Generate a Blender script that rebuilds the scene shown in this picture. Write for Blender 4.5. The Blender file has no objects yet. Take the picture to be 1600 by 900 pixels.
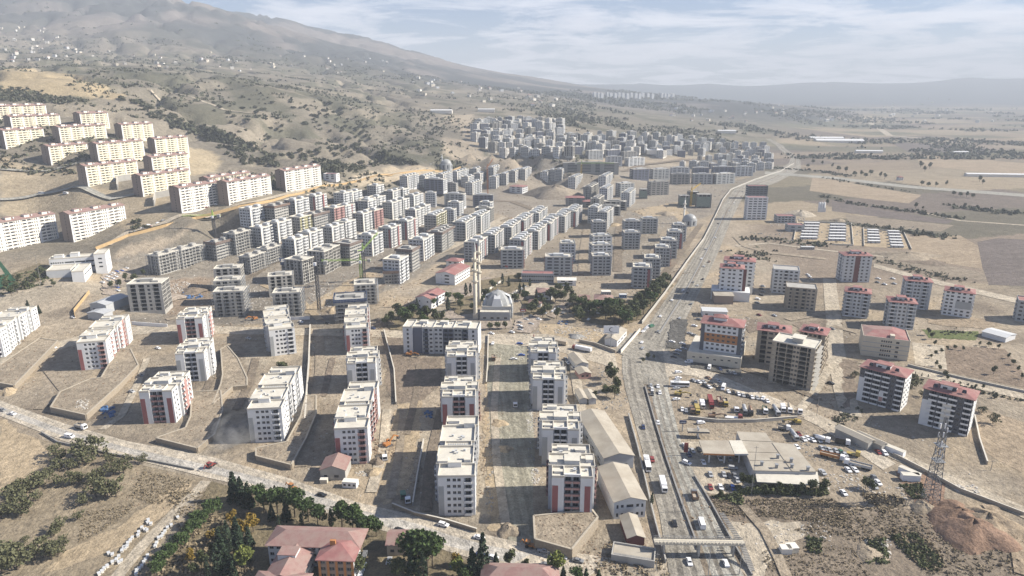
import bpy, math, random
import numpy as np
from mathutils import Vector, Matrix
R = math.radians
scene = bpy.context.scene
COL = scene.collection
random.seed(7)

# ------------------------------------------------------------------ camera
CAM_H = 170.0; PITCH = R(16.2); FPX = 1067.0
cam_data = bpy.data.cameras.new('drone_camera')
cam_data.sensor_width = 36.0
cam_data.lens = 36.0 * FPX / 1600.0
cam_data.clip_start = 1.0; cam_data.clip_end = 60000.0
cam = bpy.data.objects.new('drone_camera', cam_data); COL.objects.link(cam)
cam.location = (0, 0, CAM_H); cam.rotation_euler = (R(90) - PITCH, 0, 0)
scene.camera = cam
# ------------------------------------------------------------------ light
HAZE = 1.5e-4
SUN_EL = R(35.0); SUN_AZ = R(86.0)          # azimuth clockwise from +Y (the view direction)
sun_dir = Vector((math.sin(SUN_AZ) * math.cos(SUN_EL), math.cos(SUN_AZ) * math.cos(SUN_EL), math.sin(SUN_EL)))
sd = bpy.data.lights.new('sun', 'SUN'); sd.energy = 5.0; sd.angle = R(0.5); sd.color = (1.0, 0.93, 0.82)
sun = bpy.data.objects.new('sun', sd); COL.objects.link(sun)
sun.rotation_euler = sun_dir.to_track_quat('Z', 'Y').to_euler(); sun.location = (300, 100, 900)
scene.view_settings.view_transform = 'Standard'; scene.view_settings.look = 'None'
scene.view_settings.exposure = 0.94; scene.view_settings.gamma = 1.0
scene.cycles.max_bounces = 4; scene.cycles.diffuse_bounces = 1; scene.cycles.glossy_bounces = 2
scene.cycles.transmission_bounces = 2; scene.cycles.volume_bounces = 0; scene.cycles.transparent_max_bounces = 8
scene.cycles.use_denoising = True

def N(nt, typ, **kw):
    n = nt.nodes.new(typ)
    for k, v in kw.items():
        if k in n.inputs.keys(): n.inputs[k].default_value = v
        else: setattr(n, k, v)
    return n
def L(nt, a, ao, b, bi): nt.links.new(a.outputs[ao], b.inputs[bi])

world = bpy.data.worlds.new('World'); scene.world = world; world.use_nodes = True
nt = world.node_tree; nt.nodes.clear()
wo = N(nt, 'ShaderNodeOutputWorld'); bg = N(nt, 'ShaderNodeBackground', Strength=0.05)
sky = N(nt, 'ShaderNodeTexSky', sky_type='NISHITA', sun_disc=False, sun_elevation=SUN_EL, sun_rotation=SUN_AZ,
        altitude=600.0, air_density=1.0, dust_density=0.6, ozone_density=3.5)
tc = N(nt, 'ShaderNodeTexCoord'); sep = N(nt, 'ShaderNodeSeparateXYZ'); L(nt, tc, 'Generated', sep, 0)
za = N(nt, 'ShaderNodeMath', operation='MAXIMUM'); za.inputs[1].default_value = 0.0; L(nt, sep, 'Z', za, 0)
zb = N(nt, 'ShaderNodeMath', operation='ADD'); zb.inputs[1].default_value = 0.09; L(nt, za, 0, zb, 0)
dx = N(nt, 'ShaderNodeMath', operation='DIVIDE'); L(nt, sep, 'X', dx, 0); L(nt, zb, 0, dx, 1)
dy = N(nt, 'ShaderNodeMath', operation='DIVIDE'); L(nt, sep, 'Y', dy, 0); L(nt, zb, 0, dy, 1)
cx = N(nt, 'ShaderNodeCombineXYZ'); L(nt, dx, 0, cx, 0); L(nt, dy, 0, cx, 1)
def cloud_noise(scale, detail, rough, dist, off):
    mp = N(nt, 'ShaderNodeMapping'); mp.inputs['Location'].default_value = off; mp.inputs['Scale'].default_value = (1, 1, 1)
    L(nt, cx, 0, mp, 0)
    n = N(nt, 'ShaderNodeTexNoise'); n.inputs['Scale'].default_value = scale; n.inputs['Detail'].default_value = detail
    n.inputs['Roughness'].default_value = rough; n.inputs['Distortion'].default_value = dist
    L(nt, mp, 0, n, 'Vector'); return n
n1 = cloud_noise(0.95, 11.0, 0.66, 0.5, (2.2, 0.9, 0))
rmp = N(nt, 'ShaderNodeValToRGB'); rmp.color_ramp.elements[0].position = 0.455; rmp.color_ramp.elements[1].position = 0.60
rmp.color_ramp.elements[0].color = (0.02, 0.02, 0.02, 1); rmp.color_ramp.elements[1].color = (1, 1, 1, 1)
L(nt, n1, 'Fac', rmp, 0)
n2 = cloud_noise(1.3, 6.0, 0.6, 0.3, (0.3, 7.7, 0))
crm = N(nt, 'ShaderNodeValToRGB'); crm.color_ramp.elements[0].color = (11.2, 11.2, 12.1, 1); crm.color_ramp.elements[1].color = (14.6, 14.4, 15.1, 1)
crm.color_ramp.elements[0].position = 0.3; crm.color_ramp.elements[1].position = 0.65
L(nt, n2, 'Fac', crm, 0)
tau = N(nt, 'ShaderNodeMath', operation='DIVIDE'); L(nt, rmp, 0, tau, 0); zc_ = N(nt, 'ShaderNodeMath', operation='MULTIPLY_ADD'); zc_.inputs[1].default_value = 10.0; zc_.inputs[2].default_value = 0.12; L(nt, za, 0, zc_, 0); L(nt, zc_, 0, tau, 1)
neg = N(nt, 'ShaderNodeMath', operation='MULTIPLY'); neg.inputs[1].default_value = -1.35; L(nt, tau, 0, neg, 0)
ex = N(nt, 'ShaderNodeMath', operation='EXPONENT'); L(nt, neg, 0, ex, 0); om = N(nt, 'ShaderNodeMath', operation='SUBTRACT'); om.inputs[0].default_value = 1.0; L(nt, ex, 0, om, 1)
mx = N(nt, 'ShaderNodeMixRGB'); tn = N(nt, 'ShaderNodeMixRGB', blend_type='MULTIPLY'); tn.inputs[0].default_value = 1.0; tn.inputs[2].default_value = (0.78, 0.93, 1.18, 1); L(nt, sky, 0, tn, 1)
L(nt, om, 0, mx, 0); L(nt, tn, 0, mx, 1); L(nt, crm, 0, mx, 2)
L(nt, mx, 0, bg, 0); L(nt, bg, 0, wo, 0)

# ------------------------------------------------------------------ picking points of the ground seen from the drone
def ray(px, py):
    u = (px - 800) / FPX; v = (450 - py) / FPX
    return np.array([u, math.cos(PITCH) + v * math.sin(PITCH), -math.sin(PITCH) + v * math.cos(PITCH)])

# ------------------------------------------------------------------ terrain heights (world metres)
CT = []
def czy(px, py, y):                      # control point at forward distance y
    d = ray(px, py); t = y / d[1]; CT.append((d[0] * t, y, CAM_H + d[2] * t))
def cz(px, py, z):
    d = ray(px, py); t = (z - CAM_H) / d[2]; CT.append((d[0] * t, d[1] * t, z))
for x, y in [(-300,-500),(0,-500),(400,-500),(-500,-100),(0,0),(500,0),(-300,250),(-150,250),(0,250),(300,250),(600,250),(1200,250),
             (-280,400),(-100,400),(100,400),(400,400),(900,500),(-140,550),(0,600),(300,600),(700,600),(-150,650),(-100,720),(0,760),
             (0,900),(150,900),(300,900),(900,900),(0,1000),(200,1150),(350,1300),(1000,1300),(2000,1300),(450,1500),(700,2000),(1500,2000),(3000,2000),
             (1500,3500),(3000,3500),(5000,3500),(2500,5500),(5000,6000),(3600,6500),(8000,7000),(2400,4400),(-800,-300),(-200,600),(-250,520)]:
    CT.append((x, y, 0.0))
for a in [          (208,495,5),(260,430,10),(110,440,16),(150,378,25),(30,395,25),(283,335,42),(380,318,46),(500,290,48),(340,385,8),(0,560,2),(0,500,8),
          (133,290,62),(75,262,74),(130,232,95),(50,200,119),(170,300,55),(40,330,38),(-150,380,30),(-200,300,70),(-300,450,20),
          (800,268,10),(740,268,14),(770,268,12),(840,267,10),(870,266,9),(910,263,7),(740,285,8),(950,260,5),(730,300,2),(860,290,2),(1000,240,20),(1060,235,14),(900,237,34),(60,350,28)]:
    cz(*a)
FENCE = [(150,390,24),(200,370,30),(260,354,35),(306,342.5,39),(372,325,45),(400,320,45.7),(450,307.5,45),(525,291,42),(560,284,42),(612,274,40),(662,267,35),(720,262,24)]
def fence_controls():
    w = []
    for a in FENCE: cz(*a); w.append(CT[-1])
    for i, p in enumerate(w):
        a, b = w[max(i - 1, 0)], w[min(i + 1, len(w) - 1)]; dx_, dy_ = b[0] - a[0], b[1] - a[1]; l = math.hypot(dx_, dy_); nx, ny = dy_ / l, -dx_ / l
        for off, f in ((14, .9), (45, .5), (90, .2), (150, .06)):
            if i in (0, 1) and off > 50: continue
            CT.append((p[0] + nx * off, p[1] + ny * off, p[2] * f))
fence_controls()
for a in [(0,112,1300),(190,150,1250),(100,122,1300),(200,170,1200),(300,215,1150),(330,250,1050),(400,270,980),(520,262,1010),(640,250,1230),
          (230,110,1700),(330,150,1500),(420,140,1600),(500,150,1700),(560,200,1500),(600,230,1300),(520,220,1350),(450,200,1300),(400,235,1150),
          (660,200,1700),(720,180,2000),(700,230,1350),(735,232,1330),(770,240,1300),(800,242,1290),(840,241,1290),(880,240,1300),(800,232,1360),(860,232,1360),(760,195,1800),(850,200,1800),(900,190,2000),(1000,215,1700),
          (1100,215,2100),(1200,200,2700),(50,75,3000),(50,40,3600),(200,60,3300),(200,95,2400),(350,100,2800),(350,60,3700),(450,100,3200),(450,75,3900),
          (550,120,3000),(550,95,3700),(620,110,3700),(620,140,2800),(700,125,4200),(700,150,2600),(780,150,3000),(780,130,4500),(860,150,3300),(860,135,5500),
          (950,165,3500),(950,150,4500),(960,140,6000),(1050,150,5500),(1050,175,3500),(1150,160,4500),(1200,175,3800),(1250,165,5000),
          (283,5,4600),(240,-14,4600),(100,-18,4500),(-100,-18,4500),(-400,-5,4500),(-300,60,2500),(-300,150,1400),(330,12,4600),(400,32,4600),(470,55,4600),(540,75,4500),(600,90,4400),
          (340,45,5200),(430,48,5300),(520,70,5300),
          (400,20,6000),(340,8,6200),(460,36,6000),(520,51,6000),(570,58,6000),(640,82,6000),(700,97,6000),(720,105,6100),(760,113,6200),(840,121,6500),(900,131,7500),
          (960,132,11000),(1000,130,11000),(1050,134,11000),(1110,130.5,11000),(1150,134,11000),(1200,134,11000),(1250,129,11000),(1300,127.5,11000),(1390,131,11000),
          (1450,130,11000),(1480,124,11000),(1510,122,11000),(1560,124,11000),(1600,123,11000),(1700,118,11000),(1850,115,11000),
          (1000,160,7600),(1100,158,7800),(1250,157,7600),(1400,158,7600),(1600,157,7600),(1800,156,7600),(1380,143,9300),(1550,138,9300)]:
    czy(*a)
for x in (-6000, -2000, 2000, 6000): CT.append((x, 14500, 120.0))
CT = np.array(CT)
def wmap(x, y): return x / (y + 800.0), 0.9 * np.log(np.maximum(y + 800.0, 20.0))
cu, cw = wmap(CT[:, 0], CT[:, 1])
D_ = np.hypot(cu[:, None] - cu[None], cw[:, None] - cw[None])
RW = np.linalg.solve(D_ + 1e-4 * np.eye(len(CT)), CT[:, 2])
def vnoise(x, y, seed):
    xi = np.floor(x); yi = np.floor(y); fx = x - xi; fy = y - yi
    fx = fx * fx * (3 - 2 * fx); fy = fy * fy * (3 - 2 * fy)
    def h(a, b):
        s = np.sin(a * 127.1 + b * 311.7 + seed * 74.7) * 43758.5453
        return s - np.floor(s)
    return (h(xi, yi) * (1 - fx) + h(xi + 1, yi) * fx) * (1 - fy) + (h(xi, yi + 1) * (1 - fx) + h(xi + 1, yi + 1) * fx) * fy
def fbm(x, y, s, seed, oct=5):
    r = 0; a = 1; t = 0
    for k in range(oct):
        r = r + a * (vnoise(x / s, y / s, seed + k) - 0.5); t += a; a *= 0.5; s *= 0.5
    return r / t * 2
NU, NW = 640, 640
U0, U1 = -1.25, 1.25; Y0, Y1 = -500.0, 14500.0
W0, W1 = math.log(Y0 + 800), math.log(Y1 + 800)
gu = np.linspace(U0, U1, NU); gw = np.linspace(W0, W1, NW)
GY = np.exp(gw) - 800; GX = gu[None, :] * (GY[:, None] + 800); GYY = np.repeat(GY[:, None], NU, 1)
def terr_raw(x, y):
    u, w = wmap(x, y); z = np.zeros_like(x)
    for i in range(len(CT)): z += RW[i] * np.hypot(u - cu[i], w - cw[i])
    z = np.where(z >= 40, z, np.maximum(z - 3.0, 0) * (40 / 37.0))
    amp = np.clip((z - 14) / 60.0, 0, 1) * np.clip((-x / np.maximum(y, 100) - 0.07) / 0.07, 0.05, 1)
    gul = np.abs(fbm(x + 0.4 * y, y - 0.2 * x, 190.0, 3)); z = z - amp * 62 * (0.45 - np.minimum(gul * 2.6, 0.45)) * np.clip((y - 850) / 300, 0, 1)
    z = z + amp * 7 * fbm(x, y, 70.0, 11) * np.clip((y - 880) / 200, 0.25, 1) + np.clip((z - 200) / 500, 0, 1) * (60 * fbm(x, y, 800.0, 21) - 70 * np.maximum(0.16 - np.abs(fbm(x - .5 * y, y, 520.0, 25)), 0) / .16)
    return np.where(z < 0, 0, z)
GZ = terr_raw(GX, GYY)
def Z(x, y):
    y = min(max(y, Y0 + 1), Y1 - 1); w = (math.log(y + 800) - W0) / (W1 - W0) * (NW - 1); u = (x / (y + 800) - U0) / (U1 - U0) * (NU - 1)
    u = min(max(u, 0), NU - 1.001); i = int(w); j = int(u); fw = w - i; fu = u - j
    return float((GZ[i, j] * (1 - fu) + GZ[i, j + 1] * fu) * (1 - fw) + (GZ[i + 1, j] * (1 - fu) + GZ[i + 1, j + 1] * fu) * fw)
def P(px, py, h=0.0):
    """ground point (raised by h) seen at a position of the photograph"""
    d = ray(px, py); t = 120.0; step = 6.0; last = t
    while t < 20000:
        z = CAM_H + d[2] * t
        if z <= Z(d[0] * t, d[1] * t) + h:
            a, b = last, t
            for _ in range(24):
                m = (a + b) / 2
                if CAM_H + d[2] * m <= Z(d[0] * m, d[1] * m) + h: b = m
                else: a = m
            t = b; break
        last = t; t += step; step *= 1.01
    return Vector((d[0] * t, d[1] * t, CAM_H + d[2] * t))
def Pz(px, py, z):
    d = ray(px, py); t = (z - CAM_H) / d[2]; return Vector((d[0] * t, d[1] * t, z))

# ------------------------------------------------------------------ materials
MATS = {}
def mat(name, c, rough=0.85, var=0.12, scale=0.6, bump=0.0, bscale=None, spec=0.3, metal=0.0, c2=None, f2=0.5, s2=0.15):
    if name in MATS: return MATS[name]
    m = bpy.data.materials.new(name); m.use_nodes = True; nt = m.node_tree; b = nt.nodes['Principled BSDF']
    b.inputs['Roughness'].default_value = rough; b.inputs['Metallic'].default_value = metal
    b.inputs['Specular IOR Level'].default_value = spec
    geo = N(nt, 'ShaderNodeNewGeometry')
    n = N(nt, 'ShaderNodeTexNoise'); n.inputs['Scale'].default_value = scale; n.inputs['Detail'].default_value = 6; n.inputs['Roughness'].default_value = 0.65
    L(nt, geo, 'Position', n, 'Vector')
    r = N(nt, 'ShaderNodeValToRGB'); e = r.color_ramp.elements
    e[0].position = 0.28; e[1].position = 0.72
    e[0].color = (c[0] * (1 - var), c[1] * (1 - var), c[2] * (1 - var), 1); e[1].color = (min(1, c[0] * (1 + var)), min(1, c[1] * (1 + var)), min(1, c[2] * (1 + var)), 1)
    L(nt, n, 'Fac', r, 0); out = r
    if c2 is not None:
        n2 = N(nt, 'ShaderNodeTexNoise'); n2.inputs['Scale'].default_value = s2; n2.inputs['Detail'].default_value = 7; n2.inputs['Roughness'].default_value = 0.6
        L(nt, geo, 'Position', n2, 'Vector')
        r2 = N(nt, 'ShaderNodeValToRGB'); r2.color_ramp.elements[0].position = f2 - 0.1; r2.color_ramp.elements[1].position = f2 + 0.12
        L(nt, n2, 'Fac', r2, 0)
        mxx = N(nt, 'ShaderNodeMixRGB'); mxx.inputs[2].default_value = (*c2, 1); L(nt, r2, 0, mxx, 0); L(nt, r, 0, mxx, 1); out = mxx
    L(nt, out, 0, b, 'Base Color')
    if bump > 0:
        nb = N(nt, 'ShaderNodeTexNoise'); nb.inputs['Scale'].default_value = bscale or scale * 4; nb.inputs['Detail'].default_value = 5
        L(nt, geo, 'Position', nb, 'Vector'); bp = N(nt, 'ShaderNodeBump'); bp.inputs['Strength'].default_value = bump; bp.inputs['Distance'].default_value = 0.5
        L(nt, nb, 'Fac', bp, 'Height'); L(nt, bp, 0, b, 'Normal')
    MATS[name] = m; return m
M = {}
def dm(k, *a, **kw): M[k] = mat(k, *a, **kw)
dm('white_render', (0.70, 0.70, 0.69), var=0.05, scale=0.25)
dm('block_white', (0.60, 0.60, 0.585), var=0.08, scale=0.25)
dm('cream_render', (0.76, 0.69, 0.52), var=0.05, scale=0.2)
dm('white_warm', (0.74, 0.70, 0.62), var=0.06, scale=0.2)
dm('grey_render', (0.36, 0.37, 0.37), var=0.06, scale=0.3)
dm('pale_grey', (0.55, 0.56, 0.56), var=0.06, scale=0.3)
dm('dark_grey', (0.11, 0.115, 0.13), var=0.1, scale=0.3)
dm('navy_grey', (0.14, 0.15, 0.19), var=0.08, scale=0.3)
dm('red_render', (0.30, 0.115, 0.11), var=0.1, scale=0.4)
dm('pink_render', (0.42, 0.25, 0.225), var=0.08, scale=0.4)
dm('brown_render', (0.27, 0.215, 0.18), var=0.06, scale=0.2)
dm('maroon', (0.16, 0.06, 0.055), var=0.1)
dm('orange_render', (0.42, 0.19, 0.075), var=0.08)
dm('yellow_board', (0.43, 0.40, 0.24), var=0.15, scale=1.0)
dm('blue_render', (0.16, 0.25, 0.42), var=0.1)
dm('concrete', (0.42, 0.405, 0.37), var=0.14, scale=0.5, c2=(0.31, 0.30, 0.275), f2=0.58, s2=0.25)
dm('dark_concrete', (0.27, 0.262, 0.245), var=0.14, scale=0.5)
dm('raw_tan', (0.40, 0.345, 0.27), var=0.12, scale=0.6)
dm('roof_screed', (0.62, 0.585, 0.50), var=0.08, scale=0.35, c2=(0.52, 0.49, 0.42), f2=0.56, s2=0.3)
dm('roof_tile', (0.29, 0.135, 0.125), var=0.16, scale=0.5, c2=(0.33, 0.20, 0.175), f2=0.55, s2=0.2)
dm('roof_tile_old', (0.29, 0.175, 0.155), var=0.15, scale=0.6, c2=(0.30, 0.215, 0.185), f2=0.5, s2=0.3)
dm('sheet_roof', (0.42, 0.38, 0.31), var=0.1, scale=0.3, c2=(0.34, 0.30, 0.24), f2=0.52, s2=0.12)
dm('grey_sheet', (0.42, 0.43, 0.44), var=0.08, scale=0.4)
dm('glass', (0.035, 0.04, 0.05), rough=0.12, var=0.25, scale=0.4, spec=0.5)
dm('void', (0.035, 0.034, 0.033), var=0.3, scale=0.4)
dm('metal_grey', (0.30, 0.31, 0.32), rough=0.5, var=0.1)
dm('mast_steel', (0.17, 0.175, 0.18), rough=0.6, var=0.1)
dm('steel_dark', (0.09, 0.09, 0.095), rough=0.5, var=0.1)
dm('rust', (0.17, 0.12, 0.095), var=0.25, scale=1.0)
dm('netting', (0.20, 0.24, 0.20), var=0.25, scale=0.8)
dm('blue_tarp', (0.06, 0.13, 0.27), var=0.5, scale=0.7)
dm('blue_board', (0.05, 0.08, 0.16), var=0.3, scale=0.7)
dm('stone_wall', (0.34, 0.285, 0.215), var=0.3, scale=1.6, bump=0.6, bscale=1.4, c2=(0.30, 0.26, 0.205), f2=0.52, s2=0.8)
dm('coping', (0.60, 0.56, 0.48), var=0.08)
dm('wall_top', (0.42, 0.37, 0.29), var=0.18, scale=0.8)
dm('debris_pale', (0.50, 0.47, 0.42), var=0.25, scale=1.0)
dm('debris_brown', (0.24, 0.18, 0.125), var=0.3, scale=1.0)
dm('debris_grey', (0.27, 0.265, 0.25), var=0.3, scale=1.0)
dm('crane_yellow', (0.62, 0.40, 0.03), rough=0.5, var=0.1)
dm('crane_green', (0.38, 0.55, 0.12), rough=0.5, var=0.1)
dm('crane_orange', (0.55, 0.18, 0.04), rough=0.5, var=0.1)
dm('fence_orange', (0.50, 0.35, 0.18), var=0.15, scale=0.5)
dm('stone_cream', (0.57, 0.52, 0.42), var=0.08, scale=0.4)
dm('lead_dome', (0.35, 0.355, 0.345), rough=0.4, var=0.08, scale=0.5)
dm('tyre', (0.02, 0.02, 0.02), var=0.1)
dm('paint_white', (0.82, 0.82, 0.82), rough=0.35, var=0.03)
dm('bark', (0.10, 0.08, 0.06), var=0.3, scale=2)

# ------------------------------------------------------------------ mesh builder and object helpers
class MB:
    def __init__(s): s.v = []; s.f = []
    def quad(s, a, b, c, d):
        i = len(s.v); s.v += [tuple(a), tuple(b), tuple(c), tuple(d)]; s.f.append((i, i + 1, i + 2, i + 3))
    def tri(s, a, b, c):
        i = len(s.v); s.v += [tuple(a), tuple(b), tuple(c)]; s.f.append((i, i + 1, i + 2))
    def box(s, x0, y0, z0, x1, y1, z1, bottom=True):
        i = len(s.v)
        s.v += [(x0,y0,z0),(x1,y0,z0),(x1,y1,z0),(x0,y1,z0),(x0,y0,z1),(x1,y0,z1),(x1,y1,z1),(x0,y1,z1)]
        s.f += [(i,i+1,i+5,i+4),(i+1,i+2,i+6,i+5),(i+2,i+3,i+7,i+6),(i+3,i,i+4,i+7),(i+4,i+5,i+6,i+7)]
        if bottom: s.f.append((i+3,i+2,i+1,i))
        return s
    def prism(s, poly, z0, z1, cap=True):
        i = len(s.v); n = len(poly)
        s.v += [(p[0], p[1], z0) for p in poly] + [(p[0], p[1], z1) for p in poly]
        for k in range(n): s.f.append((i+k, i+(k+1)%n, i+n+(k+1)%n, i+n+k))
        if cap: s.f.append(tuple(i+n+k for k in range(n)))
        return s
    def beam(s, a, b, w, h=None):
        a = Vector(a); b = Vector(b); d = (b - a)
        if d.length < 1e-5: return s
        d.normalize(); up = Vector((0,0,1)) if abs(d.z) < 0.95 else Vector((1,0,0))
        x = d.cross(up).normalized(); y = x.cross(d); h = h or w; x = x * (w/2); y = y * (h/2); i = len(s.v)
        for p in (a, b): s.v += [tuple(p-x-y), tuple(p+x-y), tuple(p+x+y), tuple(p-x+y)]
        s.f += [(i,i+1,i+5,i+4),(i+1,i+2,i+6,i+5),(i+2,i+3,i+7,i+6),(i+3,i,i+4,i+7),(i+3,i+2,i+1,i),(i+4,i+5,i+6,i+7)]
        return s
    def tube(s, prof, seg=12, cx=0, cy=0, cap=True):
        i = len(s.v); n = len(prof)
        for r, z in prof:
            for k in range(seg):
                a = 2*math.pi*k/seg; s.v.append((cx + r*math.cos(a), cy + r*math.sin(a), z))
        for j in range(n-1):
            for k in range(seg):
                s.f.append((i+j*seg+k, i+j*seg+(k+1)%seg, i+(j+1)*seg+(k+1)%seg, i+(j+1)*seg+k))
        if cap: s.f.append(tuple(i+(n-1)*seg+k for k in range(seg)))
        return s
    def mesh(s, name, m=None, smooth=False):
        me = bpy.data.meshes.new(name); me.from_pydata(s.v, [], s.f); me.update()
        if m is not None: me.materials.append(M[m] if isinstance(m, str) else m)
        if smooth: me.polygons.foreach_set('use_smooth', [True]*len(me.polygons))
        return me
def obj(name, me, parent=None, loc=(0,0,0), rz=0.0, kind=None):
    o = bpy.data.objects.new(name, me); COL.objects.link(o)
    o.location = loc; o.rotation_euler = (0, 0, rz)
    if parent is not None: o.parent = parent
    if kind: o['kind'] = kind
    return o
def tag(o, label, cat, group=None):
    o['label'] = label; o['category'] = cat
    if group: o['group'] = group
    return o
def root(name, label, cat, loc=(0,0,0), rz=0.0, group=None):
    o = bpy.data.objects.new(name, None); COL.objects.link(o); o.location = loc; o.rotation_euler = (0,0,rz)
    o.empty_display_size = 0.5
    return tag(o, label, cat, group)
ORD = ['first','second','third','fourth','fifth','sixth','seventh','eighth','ninth','tenth','eleventh','twelfth','thirteenth','fourteenth','fifteenth',
       'sixteenth','seventeenth','eighteenth','nineteenth','twentieth','twenty-first','twenty-second','twenty-third','twenty-fourth','twenty-fifth','twenty-sixth','twenty-seventh','twenty-eighth','twenty-ninth','thirtieth'] + ['%s-%s' % (t, u) if u else t2 for t, t2 in (('thirty', 'thirtieth'), ('forty', 'fortieth'), ('fifty', 'fiftieth')) for u in ('', 'first', 'second', 'third', 'fourth', 'fifth', 'sixth', 'seventh', 'eighth', 'ninth')][1:]
def ordn(i): return ORD[i] if i < len(ORD) else 'thirtieth or later'
CACHE = {}
def cached(key, fn):
    if key not in CACHE: CACHE[key] = fn()
    return CACHE[key]
# ------------------------------------------------------------------ ground sheet
def wpoly(px, h=0.0): return [P(*p, h) for p in px]
def inside(poly, x, y):
    r = np.zeros(x.shape, bool); n = len(poly); j = n - 1
    for i in range(n):
        xi, yi = poly[i][0], poly[i][1]; xj, yj = poly[j][0], poly[j][1]
        c = ((yi > y) != (yj > y)) & (x < (xj - xi) * (y - yi) / ((yj - yi) if yj != yi else 1e-9) + xi); r ^= c; j = i
    return r
def lerp(a, b, t): return a * (1 - t[..., None]) + np.array(b) * t[..., None]
x, y, z = GX, GYY, GZ
tint = np.zeros(x.shape + (3,)) + np.array((0.37, 0.308, 0.23))
nz = fbm(x, y, 120.0, 41); nz2 = fbm(x, y, 30.0, 47)
tint = lerp(tint, (0.27, 0.228, 0.172), np.clip(nz * 1.6 + 0.45, 0, 1))
tint = lerp(tint, (0.45, 0.358, 0.242), np.clip(nz2 * 2.2 - 0.1, 0, 1) * 0.8)
tint = lerp(tint, (0.19, 0.157, 0.12), np.clip(fbm(x, y, 38.0, 53) * 3.0 - 0.55, 0, 1) * 0.8)
tint = lerp(tint, (0.42, 0.365, 0.28), np.clip(fbm(x, y, 55.0, 59) * 3.0 - 0.6, 0, 1) * 0.7)
# fields of the plain on the right
ang = R(-17); fx = (x * math.cos(ang) - y * math.sin(ang)); fy = (x * math.sin(ang) + y * math.cos(ang))
fx = fx + 40 * fbm(x, y, 500.0, 5); fy = fy + 30 * fbm(x, y, 400.0, 6)
def h2(a, b, s):
    q = np.sin(a * 12.9898 + b * 78.233 + s * 37.7) * 43758.5453; return q - np.floor(q)
row = np.floor(fy / 150.0); cl = np.floor((fx + 330 * h2(row, row * 0, 1)) / 420.0)
hv = h2(row, cl, 3)
fieldc = np.array([(0.26,0.21,0.16),(0.18,0.15,0.125),(0.30,0.25,0.18),(0.22,0.19,0.13),(0.33,0.27,0.19),(0.15,0.135,0.10),(0.28,0.225,0.165)])
ft = fieldc[(hv * 6.99).astype(int)]
rd = 55 + (np.maximum(y, 0) * 0.27)                               # the plain lies to the right of the highway
fm = np.clip((x - 175 - 0.20 * np.maximum(y - 300, 0)) / 40, 0, 1) * np.clip((y - 560) / 60, 0, 1) * (z < 60)
tint = tint * (1 - fm[..., None]) + ft * fm[..., None]
veg = np.clip((fbm(x, y, 260.0, 63) - 0.10) * 5, 0, 1) * np.clip((y - 1500) / 700, 0, 1) * (z < 150)
tint = lerp(tint, (0.105, 0.115, 0.075), veg * 0.75)
# dry hills
hl = np.clip((z - 10) / 12, 0, 1) * np.clip((y - 560) / 60, 0, 1)
hc = lerp(np.zeros(x.shape + (3,)) + np.array((0.19, 0.168, 0.132)), (0.275, 0.238, 0.182), np.clip(fbm(x, y, 160.0, 71) * 2 + 0.3, 0, 1))
hc = lerp(hc, (0.17, 0.155, 0.12), np.clip(fbm(x, y, 420.0, 77) * 3.0, 0, 1) * 0.7)
scr = np.clip((fbm(x, y, 70.0, 83, 6) + 0.22 * fbm(x, y, 600.0, 84) - 0.03) * 6, 0, 1) * np.clip((y - 900) / 300, 0, 1)
hc = lerp(hc, (0.085, 0.088, 0.058), scr * 0.7)
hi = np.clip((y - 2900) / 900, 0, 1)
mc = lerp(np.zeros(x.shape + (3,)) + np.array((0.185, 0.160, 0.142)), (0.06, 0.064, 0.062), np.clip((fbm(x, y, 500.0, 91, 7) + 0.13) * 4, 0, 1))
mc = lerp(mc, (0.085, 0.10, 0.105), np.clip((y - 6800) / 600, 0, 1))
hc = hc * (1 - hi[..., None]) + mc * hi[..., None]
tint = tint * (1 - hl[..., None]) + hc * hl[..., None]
def paint(px, c, soft=0.9):
    w = wpoly(px); m = inside(w, x, y) & (np.abs(z - np.mean([q.z for q in w])) < 90)
    tint[m] = tint[m] * (1 - soft) + np.array(c) * soft
paint([(0,108),(60,112),(130,125),(200,150),(190,156),(120,150),(60,148),(0,142)], (0.40, 0.32, 0.20))          # bare rounded crest
paint([(555,275),(600,262),(640,258),(690,268),(640,284),(560,292)], (0.46, 0.38, 0.27))                          # fresh cut in the hill toe
paint([(180,400),(340,378),(560,300),(700,285),(780,300),(760,360),(640,440),(560,470),(500,505),(200,505)], (0.225, 0.205, 0.175), 0.72)  # grey rubble ground with shade between blocks painted in; next two fills alike
paint([(740,400),(800,340),(900,310),(1080,345),(1060,400),(990,440),(860,440)], (0.25, 0.222, 0.182), 0.6)
paint([(690,300),(760,270),(960,262),(1150,258),(1210,270),(1130,330),(1080,345),(900,310),(800,340)], (0.26, 0.232, 0.195), 0.65)
paint([(500,500),(560,460),(600,440),(590,425),(540,440),(495,480)], (0.42, 0.32, 0.21), 0.8)
paint([(250,440),(330,430),(330,500),(262,500)], (0.30, 0.225, 0.16), 0.7)
paint([(190,500),(330,480),(420,470),(540,480),(600,500),(600,515),(420,508),(250,505)], (0.215, 0.19, 0.155), 0.6)  # rubble and shadow tone painted between the shells and the near rows
paint([(180,400),(260,385),(340,370),(345,350),(280,365),(190,385)], (0.40, 0.33, 0.245), 0.8)
paint([(0,245),(120,262),(130,292),(270,300),(260,345),(200,360),(180,345),(0,330)], (0.40, 0.325, 0.22), 0.7)
paint([(270,225),(330,235),(350,255),(300,275),(270,262)], (0.43, 0.35, 0.23), 0.8)
paint([(690,215),(740,222),(800,245),(960,240),(960,262),(800,266),(730,258),(690,240)], (0.36, 0.30, 0.225), 0.8)
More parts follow.
